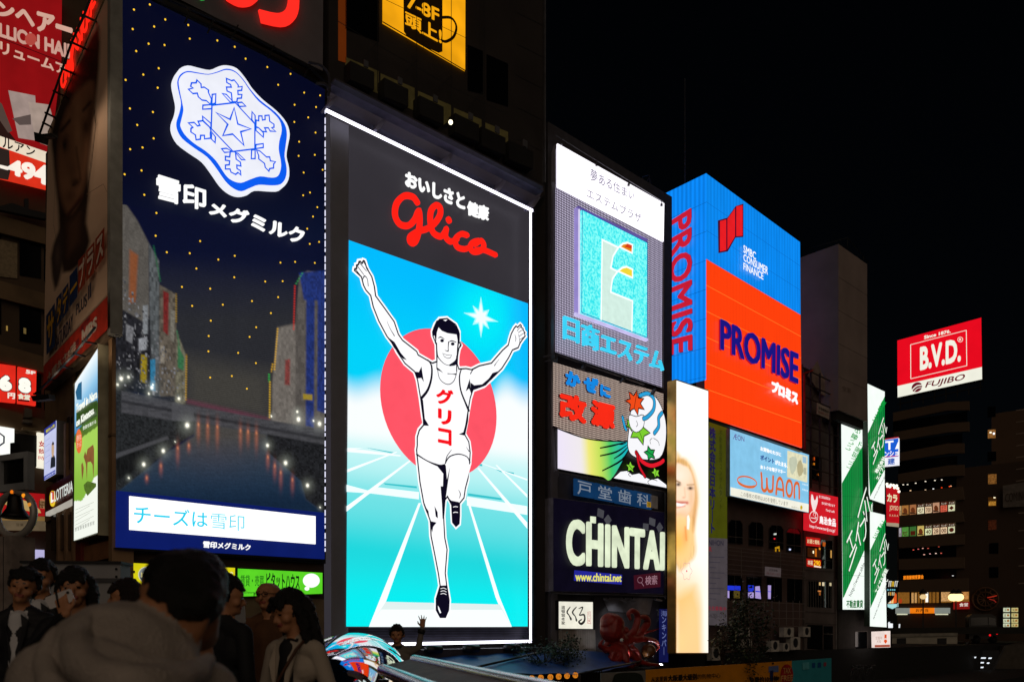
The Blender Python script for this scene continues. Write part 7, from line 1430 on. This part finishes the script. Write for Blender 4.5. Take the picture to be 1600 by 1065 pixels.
m.box((p0.x, -.03, p0.z), (p1.x, .03, p0.z+.05), BLACK); m.build('bars', fe)
# ------------------------------------------------------------------ left foreground: bell monument, hoarding
bm = at(24, 803, 13.5); bl = empty('bell_monument', 'round hoop monument with a black bell on a shiny metal pillar, far left', 'monument', (bm.x, bm.y, 0), R(-25))
k_ = 13.5/F; rx, rz = 44*k_, 34*k_; cz = bm.z
m = MB(); m.tube([(rx*math.cos(a*math.pi/20), 0, cz+rz*math.sin(a*math.pi/20)) for a in range(40)], .06, D('a8a49e', .35, .3), 10, closed=True); m.build('hoop', bl)
m = MB(); m.lathe([(.03, .26), (.09, .25), (.11, .17), (.13, .02), (.20, -.09), (.235, -.14), (.19, -.15)], D('141210', .4, .6), 20, c=(0, 0, cz+.08)); m.build('bell', bl)
m = MB(); m.box((-.05, -.04, cz+.3), (.05, .04, cz+rz+.02), BLACK); m.build('bell_hanger', bl)
fz = cz+rz+.02; m = MB()
for a, b_ in (((-.4, fz), (-.3, fz+.62)), ((.3, fz), (.4, fz+.62))): m.box((a[0], -.06, a[1]), (b_[0], .06, b_[1]), D('9a9ea2', .4, .2))
m.box((-.299, -.06, fz+.52), (.299, .06, fz+.62), D('9a9ea2', .4, .2)); m.box((-.299, -.06, fz), (.299, .06, fz+.12), D('9a9ea2', .4, .2)); m.build('square_frame', bl); m = MB(); m.box((-.299, .0, fz+.121), (.299, .05, fz+.519), D('161412', .3)); m.build('dark_panel', bl)
m = MB(); m.box((-.06, -.05, fz+.621), (.04, .05, fz+.8), BLACK); m.build('finial', bl)
m = MB(); m.box((-.2, -.2, 0), (.21, .2, cz-rz-.02), D('a89a92', .2, .35, var=.3, sc_=4)); m.build('pillar', bl); m = MB(); m.box((-.235, -.215, 0), (-.2, -.16, cz-rz-.04), E('b84a0c', 1, .4, 3)); m.build('neon_edge', bl); m = MB(); m.box((-.004, -.206, 0), (.004, -.2, cz-rz-.03), BLACK); m.build('pillar_joint', bl)
for ang, h in ((.9, 'f0901c'), (.35, 'c07a28'), (1.57, 'e07010')):
    m = MB(); m.ball((rx*math.cos(ang), -.05, cz+rz*math.sin(ang)), .035, E(h, 1.2), 6); m.build('amber_lamp', bl)
hb = at(115, 1065, 9.5); hd = empty('white_hoarding', 'pale grey site hoarding with a dark top rail behind the selfie group', 'hoarding', (hb.x, hb.y, 0), R(5))
m = MB(); w2 = 76*9.5/F; zt = EYE + (985-880)/F*9.5; m.box((-w2, 0, .15), (w2*.93, .3, zt), D('8f8f92', .6, var=.08)); m.build('panel', hd); m = MB(); m.box((-w2-.02, -.03, zt), (w2*.93+.02, .33, zt+.03), BLACK); m.box((-w2-.01, -.02, zt-.22), (w2*.93+.01, -.001, zt-.17), D('3c3c40', .5)); m.build('top_rail', hd); m = MB(); m.box((-w2*.9, .02, 0), (w2*.8, .25, .149), BLACK); m.build('plinth', hd)
m = MB()
for x in (w2*.85,): m.ball((x, -.01, zt-.06), .015, BLACK, 5); m.ball((x, -.01, zt-.15), .015, BLACK, 5)
m.build('screw', hd)
# ------------------------------------------------------------------ far right: next bridge, bus, street lamps, riverside steps
BR_P = Pl((1395-CX)/F*88, 88, .93, -.36)
nbr = Th('stone_bridge', 'pale stone bridge parapet with dark square openings at lower right', 'bridge', BR_P, 1395, 1040)
t = nbr; t.zm = (1360, 740, 3.275); ST = D('a8a294', .85, sc_=.8, bump=.3)
t.part('parapet', ('P', [(110, 828), (445, 822), (445, 915), (110, 912)], ST, 0, 1.0)); t.part('coping', ('P', [(108, 818), (447, 812), (447, 828), (108, 834)], D('8a857a', .8), .15, 1.3)); t.part('string_course', ('P', [(108, 905), (415, 902), (415, 915), (108, 918)], D('8a857a', .8), .12, .3))
for x in (135, 342): t.part('opening', ('P', [(x, 840), (x+48, 838), (x+48, 884), (x, 886)], BLACK, .03, .02))
t.part('deck', ('P', [(-300, 790), (900, 780), (900, 815), (-300, 826)], D('26241f', .9), -1.0, 12)); t.part('pier', ('P', [(150, 915), (300, 915), (300, 1300), (150, 1300)], D('1f1d1a', .9), -.6, 8))
rp = Th('right_quay_wall', 'dark stepped quay wall with pale coping at the lower right corner', 'wall', BR_P, 1550, 1075, 2.0); rp.zm = (1360, 740, 3.275)
rp.part('wall', ('P', [(640, 950), (690, 880), (900, 850), (900, 1200), (600, 1200)], D('4a443c', .85, bump=.3), 0, 3)); rp.part('dark_panel', ('P', [(712, 1012), (900, 1005), (900, 1100), (712, 1100)], BLACK, .05, .04))
stp = Th('lit_steps', 'riverside steps and landing with short white light strips at lower right', 'steps', FA, 1440, 1095, 7.5); stp.zm = (1360, 740, 3.275)
LS = E('dfe6ee', 1.3, .1); 
base = BR_P
t2 = Th('x', 'x', 'x', BR_P, 1440, 1080, 4.0); bpy.data.objects.remove(t2.e); stp.e.location = BR_P.world(t2.u0, 4.0, t2.z0); stp.e.rotation_euler = (0, 0, BR_P.ang); t2.e = stp.e; t2.zm = (1360, 740, 3.275)
m = MB()
for k in range(9): y = 905+k*24; t2.P(m, [(440-k*8, y), (660-k*6, y-4), (660-k*6, y+20), (440-k*8, y+24)], D('1a1a1c', .6), .05+.18*k, .5)
m.build('treads', t2)
for x, y, w in ((488, 934, 54), (474, 957, 54), (462, 981, 54), (474, 1006, 28), (470, 1031, 18), (386, 1058, 44), (568, 937, 24), (606, 938, 16), (566, 961, 16), (598, 963, 12), (566, 985, 14), (566, 1010, 18), (532, 1036, 20)): t2.part('light_strip', ('P', [(x, y), (x+w, y), (x+w-3, y+7), (x-3, y+7)], LS, 2.2, .03))
m = MB()
t2.S(m, [(295, 1065), (350, 990), (430, 930), (500, 860)], 2.0, D('3a3a3c', .5, .5), 2.5, th=.08); t2.S(m, [(600, 1065), (650, 960), (690, 880)], 2.0, D('3a3a3c', .5, .5), 2.5, th=.08)
for k in range(7): t2.S(m, [(300+k*28, 1058-k*28), (300+k*28, 1100-k*20)], 1.2, D('3a3a3c', .5, .5), 2.5, th=.06)
m.build('stair_rail', t2)
bs = Th('city_bus', 'dark bus with red tail lights crossing the bridge in front of the brown block', 'bus', BR_P, 1513, 1008, -2.5); bs.zm = (1360, 740, 3.275)
bs.part('body', ('P', [(505, 730), (520, 716), (620, 716), (645, 730), (650, 838), (505, 845)], D('1c1a1a', .3), 0, 2.4)); bs.part('window', ('P', [(515, 735), (600, 732), (600, 772), (515, 776)], GL, .03)); bs.part('rear_window', ('P', [(606, 732), (640, 738), (642, 775), (606, 772)], GL, .035))
for x, y in ((610, 800), (650, 798), (612, 824), (648, 815)): bs.part('tail_light', ('P', [(x+6*math.cos(a*.785), y+6*math.sin(a*.785)) for a in range(8)], E('d8141c', 1.1), .04))
m = MB()
for x in (540, 625): m.tube([bs.L(x, 845, -.2), bs.L(x, 845, .04)], .45, BLACK, 14)
m.build('wheel', bs); bs.part('number_plate', ('P', [(622, 826), (640, 826), (640, 834), (622, 834)], D('9a9a90', .5), .04))
for i, (x, y0, y1, two) in enumerate(((270, 618, 725, 0), (438, 620, 725, 1))):
    t = Th('street_lamp', ('black single lantern street lamp before the lit shop windows', 'twin lantern street lamp beside the red shop sign')[i], 'street lamp', BR_P, 1360+x/3.275, 740+830/3.275, -3.5); t.zm = (1360, 740, 3.275)
    t.part('post', ('S', [(x, 835), (x, y0+14)], 2.0, BLACK, 0, {'th': .12}))
    for dx in ((-12, 12) if two else (0,)):
        m = MB(); c = t.L(x+dx, y0+10, .05); m.ball(tuple(c), .55 if two else .35, E('ffd890' if two else 'e8c890', 2.2 if two else 1.0, 0), 8, sz=.8); m.build('lamp_globe', t)
        m = MB(); m.lathe([(.5, .35), (.3, .6), (.05, .9)], BLACK, 8, c=tuple(c)); m.build('lamp_cap', t)
    if two: t.part('crossarm', ('S', [(x-12, y0+26), (x+12, y0+26)], 1.4, BLACK, 0, {'th': .1}))
vm = Th('menu_light_case', 'lit glass display case with rows of small menu cards at the far right', 'display case', BA, 1566, 981, 1.0); vm.zm = (1360, 740, 3.275)
vm.part('case', ('P', [(675, 678), (757, 680), (757, 788), (675, 786)], D('2a2620', .5), -.02, .8))
for x in (680, 722):
    for y in (684, 712, 740, 764): vm.part('menu_card', ('P', [(x, y), (x+34, y), (x+34, y+21), (x, y+21)], E(('c8d0b0', 'd6d2a8', 'c0b478', 'cdd4bc')[(x+y) % 4], 1, .25, 5), .03, .02), ('T', '麺', [(x+5, y+4), (x+15, y+4), (x+15, y+17), (x+5, y+17)], E('4a4020', 1), .06), ('P', [(x+19, y+5), (x+30, y+5), (x+30, y+15), (x+19, y+15)], E('a06a30', .9), .06))
vm.part('lower_lamp', ('P', [(714, 786), (728, 786), (728, 796), (714, 796)], E('ffd090', 1.6), .05))
# scooters and clutter on the riverside
for i, (x, y) in enumerate(((1165, 800), (1205, 815), (1260, 810))):
    t = Th('parked_bicycle', ('bicycle parked at the end of the teal banner, leftmost', 'bicycle parked between two others on the riverwalk', 'bicycle parked farthest right on the riverwalk')[i], 'bicycle', FA, 1030+x/4*1.0+8, 1062, 4.2); 
    m = MB(); K2 = D('5a5a5e', .3, .8)
    for cx in (0, 1.05): m.tube([(cx+.33*math.cos(a*.4488), 0, .33+.33*math.sin(a*.4488)) for a in range(14)], .02, BLACK, 6, closed=True)
    m.build('wheel', t); m = MB(); m.tube([(0, 0, .33), (.4, 0, .33), (.3, 0, .8), (0, 0, .33)], .018, K2, 6); m.tube([(.3, 0, .75), (.85, 0, .8), (.4, 0, .33)], .018, K2, 6); m.tube([(1.05, 0, .33), (.88, 0, .95)], .018, K2, 6); m.build('frame', t)
    m = MB(); m.tube([(.88, -.25, .98), (.88, 0, .95), (.88, .25, .98)], .015, K2, 6); m.build('handlebar', t); m = MB(); m.tube([(.2, 0, .85), (.42, 0, .87)], [.06, .03], BLACK, 8); m.build('saddle', t)
# ------------------------------------------------------------------ people on the bridge
SKIN = D('b07a56', .55, sc_=6, var=.08, name='skin'); LIP = D('8a4438', .5, var=.05); EYE_M = D('0c0a0a', .2, var=.05); HAIR = D('0d0a09', .5, sc_=30, var=.4, bump=.5); HAIR2 = D('1c0e0a', .45, sc_=30, var=.4, bump=.5)
SUIT = D('15151a', .7, sc_=5); SHIRT = D('c8c8cc', .7, sc_=4, var=.08); TIE = D('1a1a22', .5); SHOE = D('0e0c0b', .4); JEAN = D('161a24', .8)
def hand_prims(w, d, lat, mi, s=1.0, curl=.3, spread=.25, thumb=1):
    """palm, four unequal bent fingers and a thumb from the side of the palm; lat = across the palm towards the thumb"""
    w, d, lat = Vector(w), Vector(d).normalized(), Vector(lat).normalized(); nrm = d.cross(lat).normalized(); out = []
    for k in (-.026, 0, .024): out.append((w + lat*k*.6*s, w + d*.082*s + lat*k*s, .019*s, .016*s, mi))
    for off, ln_, sp in ((-.031, .056, -1), (-.011, .071, -.3), (.010, .076, .3), (.030, .068, 1)):
        b0 = w + d*.085*s + lat*off*s; d1 = (d + lat*sp*spread*.6 + nrm*curl*.5).normalized(); b1 = b0 + d1*ln_*.55*s; d2 = (d1 + nrm*curl).normalized(); b2 = b1 + d2*ln_*.5*s
        out += [(b0, b1, .0098*s, .0088*s, mi), (b1, b2, .0088*s, .0075*s, mi)]
    t0 = w + d*.02*s + lat*.026*s*thumb; t1 = t0 + (d*.6 + lat*thumb*.75).normalized()*.042*s; t2 = t1 + (d + lat*thumb*.25 + nrm*curl*.6).normalized()*.034*s
    return out + [(t0, t1, .013*s, .011*s, mi), (t1, t2, .011*s, .0085*s, mi)]
def person(label, px, Y, top_py, face=0, head=(0, 0, 0), top=SUIT, legs=JEAN, hair='short', hm=None, armL=None, armR=None, shirt=None, tie=False, slim=1.0, voxel=.0085, skin=None, extras=None, H=None, sleeve=None):
    """faces the camera at face=0 (local -y); head=(yaw, pitch, roll) degrees; arm=(elbow, wrist, finger dir, thumb side, curl) in 1.75 m units"""
    P0 = at(px, HY, Y); zt = EYE + (HY-top_py)/F*Y; s = zt/1.75; skin = skin or SKIN; hm = hm or HAIR
    e = empty('person', label, 'person', (P0.x, P0.y, 0), R(face))
    mats = [skin, top, legs, SHOE, shirt or SHIRT, TIE, LIP, EYE_M, sleeve or top]; pr = []
    def a(p0, p1, r0, r1, mi, ys=1.0): pr.append((Vector(p0)*s, Vector(p1)*s, r0*s, r1*s, mi, ys))
    k = slim
    a((-.08*k, 0, .95), (.08*k, 0, .95), .112, .112, 2, .85); a((-.06*k, 0, 1.08), (.06*k, 0, 1.08), .112*k, .112*k, 1, .85); a((0, .0, .98), (0, .0, 1.32), .13*k, .14*k, 1, .85); a((-.085*k, 0, 1.30), (.085*k, 0, 1.30), .125*k, .125*k, 1, .85)
    a((-.155*k, .005, 1.415), (.155*k, .005, 1.415), .064, .064, 1); a((-.11*k, .01, 1.43), (0, .02, 1.49), .058, .056, 1); a((.11*k, .01, 1.43), (0, .02, 1.49), .058, .056, 1)
    a((0, .015, 1.44), (0, -.002, 1.57), .056, .053, 0)
    for sx in (-1, 1):
        a((.088*sx, 0, .92), (.1*sx, -.015, .5), .092*k, .062, 2); a((.1*sx, -.015, .5), (.1*sx, .015, .1), .06, .045, 2); a((.1*sx, .03, .045), (.11*sx, -.15, .04), .044, .038, 3)
        arm = armL if sx < 0 else armR
        if arm is None: arm = ((.25*sx, .03, 1.13), (.245*sx, -.06, .90), (0, -.15, -1), (0, -1, 0), .35)
        el, wr, d, lat, cu = arm[:5]; sh = (.185*k*sx, .005, 1.405)
        a(sh, el, .058, .047, 8); a(el, wr, .047, .035, 8)
        v = Vector(wr) - Vector(el); v.normalize(); a(Vector(wr) - v*.01, Vector(wr) + v*.02, .028, .026, 0)
        for q in hand_prims(Vector(wr)*s + v*.02*s, d, lat, 0, s, cu, arm[5] if len(arm) > 5 else .25): pr.append(q)
    if shirt:
        a((0, -.082, 1.12), (0, -.060, 1.42), .050, .062, 4, .9); a((-.045, -.03, 1.47), (-.012, -.072, 1.425), .016, .011, 4); a((.045, -.03, 1.47), (.012, -.072, 1.425), .016, .011, 4)
        if tie: a((0, -.108, 1.16), (0, -.098, 1.41), .026, .016, 5, .7)
    # head about the neck pivot
    pv = Vector((0, .0, 1.53)); yw, pi_, ro = (R(x) for x in head); M = Matrix.Rotation(yw, 3, 'Z') @ Matrix.Rotation(pi_, 3, 'X') @ Matrix.Rotation(ro, 3, 'Y')
    def hd(p): return pv + M @ (Vector(p) - pv)
    def h(p0, p1, r0, r1, mi): a(hd(p0), hd(p1), r0, r1, mi)
    h((0, .025, 1.655), (0, -.02, 1.66), .090, .082, 0); h((0, -.025, 1.61), (0, -.05, 1.572), .066, .046, 0); h((-.042, -.062, 1.612), (.042, -.062, 1.612), .03, .03, 0); h((0, -.08, 1.558), (0, -.076, 1.562), .022, .022, 0)
    h((0, -.098, 1.645), (0, -.114, 1.612), .009, .0145, 0); h((-.038, -.084, 1.668), (.038, -.084, 1.668), .017, .017, 0)
    for sx in (-1, 1): h((.088*sx, .015, 1.655), (.09*sx, .016, 1.618), .02, .013, 0); h((.028*sx, -.0925, 1.645), (.040*sx, -.0895, 1.646), .0068, .0068, 7); h((.018*sx, -.0985, 1.670), (.052*sx, -.0895, 1.671), .005, .004, 7)
    h((-.02, -.095, 1.583), (.02, -.095, 1.583), .0085, .0085, 6)
    blend('body', pr, mats, voxel*s, e, 2)
    hp = []
    def g(p0, p1, r0, r1): hp.append((hd(p0)*s, hd(p1)*s, r0*s, r1*s, 0))
    if hair != 'bald':
        g((0, .035, 1.69), (0, .03, 1.66), .094, .096); g((0, -.01, 1.715), (0, .02, 1.72), .075, .08); 
        for x in (-.062, -.025, .02, .058): g((x*.7, -.045, 1.735), (x, -.088, 1.705), .028, .018)
        for sx in (-1, 1): g((.072*sx, .0, 1.70), (.084*sx, .005, 1.655), .034, .022)
        g((0, .07, 1.65), (0, .06, 1.58), .07, .045)
    if hair == 'messy':
        rnd = random.Random(int(px))
        for i in range(16): q = rnd.uniform(0, 6.28); c = Vector((.07*math.cos(q), .02+.07*math.sin(q), 1.735)); g(tuple(c), tuple(c+Vector((.03*math.cos(q), .03*math.sin(q), rnd.uniform(-.01, .03)))), .03, .012)
    if hair in ('bob', 'long'):
        zb = 1.53 if hair == 'bob' else 1.40
        for sx in (-1, 1): g((.078*sx, .01, 1.69), (.094*sx, .015, 1.6), .036, .034); g((.094*sx, .015, 1.6), (.1*sx, .02 if hair == 'bob' else .0, zb), .036, .03); g((.06*sx, .07, 1.66), (.075*sx, .08, zb), .06, .045)
        g((0, .08, 1.67), (0, .09, zb), .075, .055)
        for x in (-.05, 0, .05): g((x, -.06, 1.73), (x*1.2, -.095, 1.685), .03, .02)
    if hp: blend('hair', hp, [hm], .009*s, e, 2, noise=.010, nscale=55)
    e['scale_'] = s
    if extras: extras(e, s, hd)
    del e['scale_']; return e
def lapels(mat):
    def f(e, s, hd):
        m = MB()
        for sx in (-1, 1): m.add([Vector(p)*s for p in ((.035*sx, -.10, 1.46), (.085*sx, -.095, 1.42), (.075*sx, -.128, 1.3), (.02*sx, -.132, 1.12), (.012*sx, -.126, 1.2), (.05*sx, -.115, 1.36))], [(0, 1, 2, 3, 4, 5)], mat)
        m.build('jacket_lapels', e)
    return f
person('young man in a dark suit and open white shirt at the far left', 34, 5.6, 893, 8, (8, 0, 8), SUIT, SUIT, 'messy', shirt=SHIRT, extras=lapels(SUIT))
person('man in a dark suit, white shirt and black tie standing behind the young man', 66, 6.5, 880, 5, (10, 2, 0), SUIT, SUIT, 'short', shirt=SHIRT, tie=True, extras=lapels(SUIT))
# woman taking the selfie: image-left arm bent up with the phone before her face
def phone(label, c, rz, tilt, body, lens=True, w=.072, h=.145, screen=None):
    e = empty('smartphone', label, 'phone', c, rz); m = MB(); n = 6; pts = []
    for cx, cz, a0 in ((w/2-.01, h/2-.01, 0), (-w/2+.01, h/2-.01, 90), (-w/2+.01, -h/2+.01, 180), (w/2-.01, -h/2+.01, 270)):
        for k in range(4): q = R(a0+k*30); pts.append((cx+.01*math.cos(q), -.004, cz+.01*math.sin(q)))
    rt = Matrix.Rotation(tilt, 4, 'Y')
    m.flat(pts, body, .008); m.v = [tuple(rt @ Vector(v)) for v in m.v]; m.build('case', e)
    if screen: m = MB(); m.flat([(x*.92, .0055, z*.92) for x, y, z in pts], screen, 0); m.v = [tuple(rt @ Vector(v)) for v in m.v]; m.build('screen', e)
    if lens: m = MB(); m.lathe([(.008, 0), (.008, .003)], BLACK, 10); m.v = [tuple(rt @ Vector((x-w*.25, -.005-z, h*.36+y))) for x, y, z in m.v]; m.build('camera_lens', e)
    return e
Yw = 5.0
def hand_at(px, py, Y, base_px, bY, s, face=0):
    p = at(px, py, Y) - Vector(((base_px-CX)/F*bY, bY, 0)); p = Matrix.Rotation(-R(face), 3, 'Z') @ p; return tuple(p/s)
sW = (EYE + (HY-893)/F*Yw)/1.75
wr = hand_at(100, 962, 4.62, 120, Yw, sW)
person('woman with shoulder length black hair holding a white phone in front of her face', 120, Yw, 893, 0, (18, 0, -4), SUIT, SUIT, 'long', armL=((-.21, -.16, 1.22), wr, (-.25, -.1, 1), (1, 0, .2), .55), voxel=.007, extras=lapels(SUIT))
pw = at(94, 935, 4.60); phone('white phone with a dark strap held up by the woman at left', tuple(pw), R(10), R(68), D('c8c4c4', .4, var=.05), screen=E('2a3448', .8))
m = MB(); st_ = empty('phone_strap', 'dark loop strap round the white phone', 'strap', tuple(pw)); m.tube([(.0, -.008, -.05), (-.012, -.009, .0), (-.02, -.008, .045)], .006, BLACK, 6); m.build('band', st_)
person('woman with a dark bob seen in profile facing left', 196, 5.9, 911, -62, (-12, 0, 0), D('3a2420', .8), JEAN, 'bob', hm=HAIR2)
# stooping man with the hoodie, nearest the camera, seen from behind
hb_ = empty('person', 'man in a grey hoodie with cropped black hair seen from behind, nearest the camera', 'person', (-.85, 1.78, 0))
def w(px, py, Y): p = at(px, py, Y); return Vector((p.x+.85, p.y-1.78, p.z))
HOOD = D('a69b92', .95, sc_=14, var=.15, bump=.5); pr = []
def a(p0, p1, r0, r1, mi, ys=1.0): pr.append((Vector(p0), Vector(p1), r0, r1, mi, ys))
a(w(284, 925, 1.80), w(290, 935, 1.86), .088, .086, 0); a(w(300, 968, 1.88), w(312, 990, 1.95), .064, .045, 0); a(w(330, 965, 1.97), w(334, 975, 1.98), .014, .016, 0)
a(w(230, 918, 1.80), w(233, 936, 1.80), .017, .012, 0); a(w(314, 968, 1.78), w(312, 988, 1.79), .019, .013, 0)
a(w(278, 955, 1.80), w(252, 1040, 1.79), .062, .072, 0)
a(w(82, 1062, 1.68), w(315, 1085, 1.86), .085, .085, 1); a(w(150, 1030, 1.70), w(240, 1050, 1.74), .09, .10, 1); a(w(190, 1060, 1.74), (0, -.02, .98), .17, .15, 1); a((-.08, 0, .93), (.08, 0, .93), .13, .13, 2)
for sx, el, wr in ((-1, (-.24, -.02, 1.02), (-.14, .2, .98)), (1, (.2, .14, 1.02), w(318, 1075, 2.1))):
    sh = w(72, 1070, 1.67) if sx < 0 else w(322, 1092, 1.87); a(sh, el, .075, .06, 1); a(el, wr, .06, .042, 1); v = (Vector(wr)-Vector(el)).normalized()
    pr += [(q[0], q[1], q[2], q[3], 0, 1.0) for q in hand_prims(Vector(wr)+v*.03, (.15*-sx, .2, 1) if sx > 0 else (.3, 1, .1), (-1, 0, 0) if sx > 0 else (0, 0, 1), 0, 1.0, .5)]
    a((.09*sx, 0, .9), (.1*sx, -.02, .5), .09, .062, 2); a((.1*sx, -.02, .5), (.1*sx, -.01, .1), .06, .045, 2); a((.1*sx, -.03, .045), (.11*sx, .15, .04), .044, .038, 3)
blend('body', pr, [SKIN, HOOD, JEAN, SHOE], .009, hb_, 2)
hp = [(w(289, 922, 1.80), w(291, 926, 1.86), .092, .089, 0), (w(277, 908, 1.80), w(304, 905, 1.82), .073, .073, 0), (w(270, 920, 1.76), w(305, 932, 1.77), .055, .055, 0), (w(258, 932, 1.765), w(298, 950, 1.77), .036, .034, 0), (w(310, 930, 1.88), w(318, 945, 1.9), .06, .04, 0)]
blend('hair', hp, [HAIR], .008, hb_, 2, noise=.004, nscale=60)
hd_ = []
def roll(pts, rs):
    q = smooth_pts([(*p, r) for p, r in zip(pts, rs)], 5, False)
    for i in range(len(q)-1): hd_.append((w(*q[i][:3]), w(*q[i+1][:3]), q[i][3], q[i+1][3], 0))
roll([(316, 1048, 1.86), (292, 1034, 1.88), (255, 1018, 1.86), (222, 990, 1.84), (202, 964, 1.80), (180, 956, 1.74), (146, 968, 1.68)], [.012, .016, .018, .018, .02, .024, .026])
roll([(146, 968, 1.68), (122, 995, 1.60), (128, 1032, 1.53), (172, 1060, 1.50), (240, 1066, 1.52), (300, 1052, 1.64), (326, 1030, 1.82)], [.026, .03, .034, .036, .036, .03, .016])
roll([(180, 962, 1.74), (190, 996, 1.68), (222, 1030, 1.64), (276, 1042, 1.68), (316, 1038, 1.80)], [.022, .018, .016, .018, .012])
roll([(160, 1010, 1.58), (205, 1040, 1.54), (265, 1048, 1.57)], [.022, .034, .022])
roll([(92, 990, 1.68), (70, 1036, 1.60), (100, 1086, 1.53), (185, 1118, 1.50), (290, 1106, 1.58)], [.02, .024, .026, .028, .026])
blend('hood', hd_, [HOOD], .0065, hb_, 2, noise=.0035, nscale=22)
lm_ = MB(); lm_.add([w(*p) for p in ((152, 984, 1.66), (184, 970, 1.73), (198, 1000, 1.67), (236, 1030, 1.60), (178, 1034, 1.53), (140, 1014, 1.55))], [(0, 1, 2, 3, 4, 5)], D('2a2624', .9)); lm_.build('hood_opening_shade', hb_)  # dark patch standing in for the shade inside the hood opening
cdm = MB(); cdm.tube([w(322, 1030, 1.84), w(334, 1050, 1.86), w(330, 1085, 1.86)], .006, HOOD, 6); cdm.build('drawstring', hb_)
person('dark haired man in black half hidden behind the hooded man', 350, 4.9, 905, 150, (-40, 8, 0), D('14161a', .8), JEAN, 'short', extras=lambda e, s, hd: None)
# bald man with glasses and raised phone
Yb = 6.1; sB = (EYE + (HY-908)/F*Yb)/1.75; wr = hand_at(373, 985, 5.6, 420, Yb, sB)
def glasses(e, s, hd):
    m = MB()
    for sx in (-1, 1): m.tube([hd((.034*sx+.024*math.cos(q*.5236), -.108, 1.643+.018*math.sin(q*.5236)))*s for q in range(12)], .0028*s, BLACK, 5, closed=True); m.tube([hd((.058*sx, -.105, 1.648))*s, hd((.09*sx, .01, 1.652))*s], .0025*s, BLACK, 5)
    m.tube([hd((-.01, -.112, 1.646))*s, hd((.01, -.112, 1.646))*s], .0025*s, BLACK, 5); m.build('glasses', e)
person('bald man with glasses in a brown jumper raising a phone', 420, Yb, 908, -6, (-8, -2, -3), D('5a3a22', .85, sc_=8), JEAN, 'bald', armL=((-.27, -.1, 1.14), wr, (.12, -.05, 1), (1, -.1, 0), .6), extras=glasses, voxel=.007, sleeve=D('1c1c20', .8), slim=1.06)
pb_ = at(375, 957, 5.55); phone('grey phone held up by the bald man', tuple(pb_), R(-5), R(-4), D('9a9a9e', .35, .3, var=.05), screen=E('2a3040', .8))
def strap(e, s, hd):
    m = MB(); m.tube([Vector(p)*s for p in ((.10, .0, 1.50), (.085, -.10, 1.42), (.02, -.148, 1.28), (-.08, -.15, 1.12), (-.17, -.06, .98))], .008, D('4a2c1a', .6), 6); m.build('bag_strap', e)
    m = MB()
    for sx in (-1, 1): m.add([Vector(p)*s for p in ((.03*sx, -.085, 1.47), (.09*sx, -.07, 1.455), (.085*sx, -.135, 1.33), (.03*sx, -.148, 1.1), (.028*sx, -.14, 1.25))], [(0, 1, 2, 3, 4)], D('a89c8e', .8))
    m.build('jacket_collar', e)
person('woman with long black hair in a cream jacket looking down', 461, 4.35, 928, -22, (-20, 14, -6), D('a89c8e', .85, sc_=5, var=.1), JEAN, 'long', shirt=D('101014', .8), slim=.82, extras=strap)
# boy waving
Yk = 8.8; sK = (EYE + (HY-979)/F*Yk)/1.75
def cuff(e, s, hd):
    m = MB(); c0 = Vector((.335, -.02, 1.665))*s; c1 = Vector((.35, -.02, 1.725))*s; m.tube([c0, c1], .052*s, BLACK, 10); m.build('cuff', e); m = MB(); m.tube([hd((.075*math.cos(q*.5236), .01+.065*math.sin(q*.5236), 1.475))*s for q in range(12)], .02*s, BLACK, 6, closed=True); m.build('collar', e)
    m = MB(); m.box((-.012*s, -.128*s, 1.0*s), (.02*s, -.10*s, 1.42*s), BLACK); m.build('zip_strip', e)
person('boy in a grey jacket with dark cuffs raising his hand below the runner billboard', 621, Yk, 979, -8, (6, 0, -3), D('6a645e', .85), JEAN, 'short', armR=((.30, -.02, 1.47), (.352, -.02, 1.73), (.04, 0, 1), (-1, 0, 0), .12, .75), voxel=.0085, extras=cuff)
bpy.data.scenes.remove(TMP)
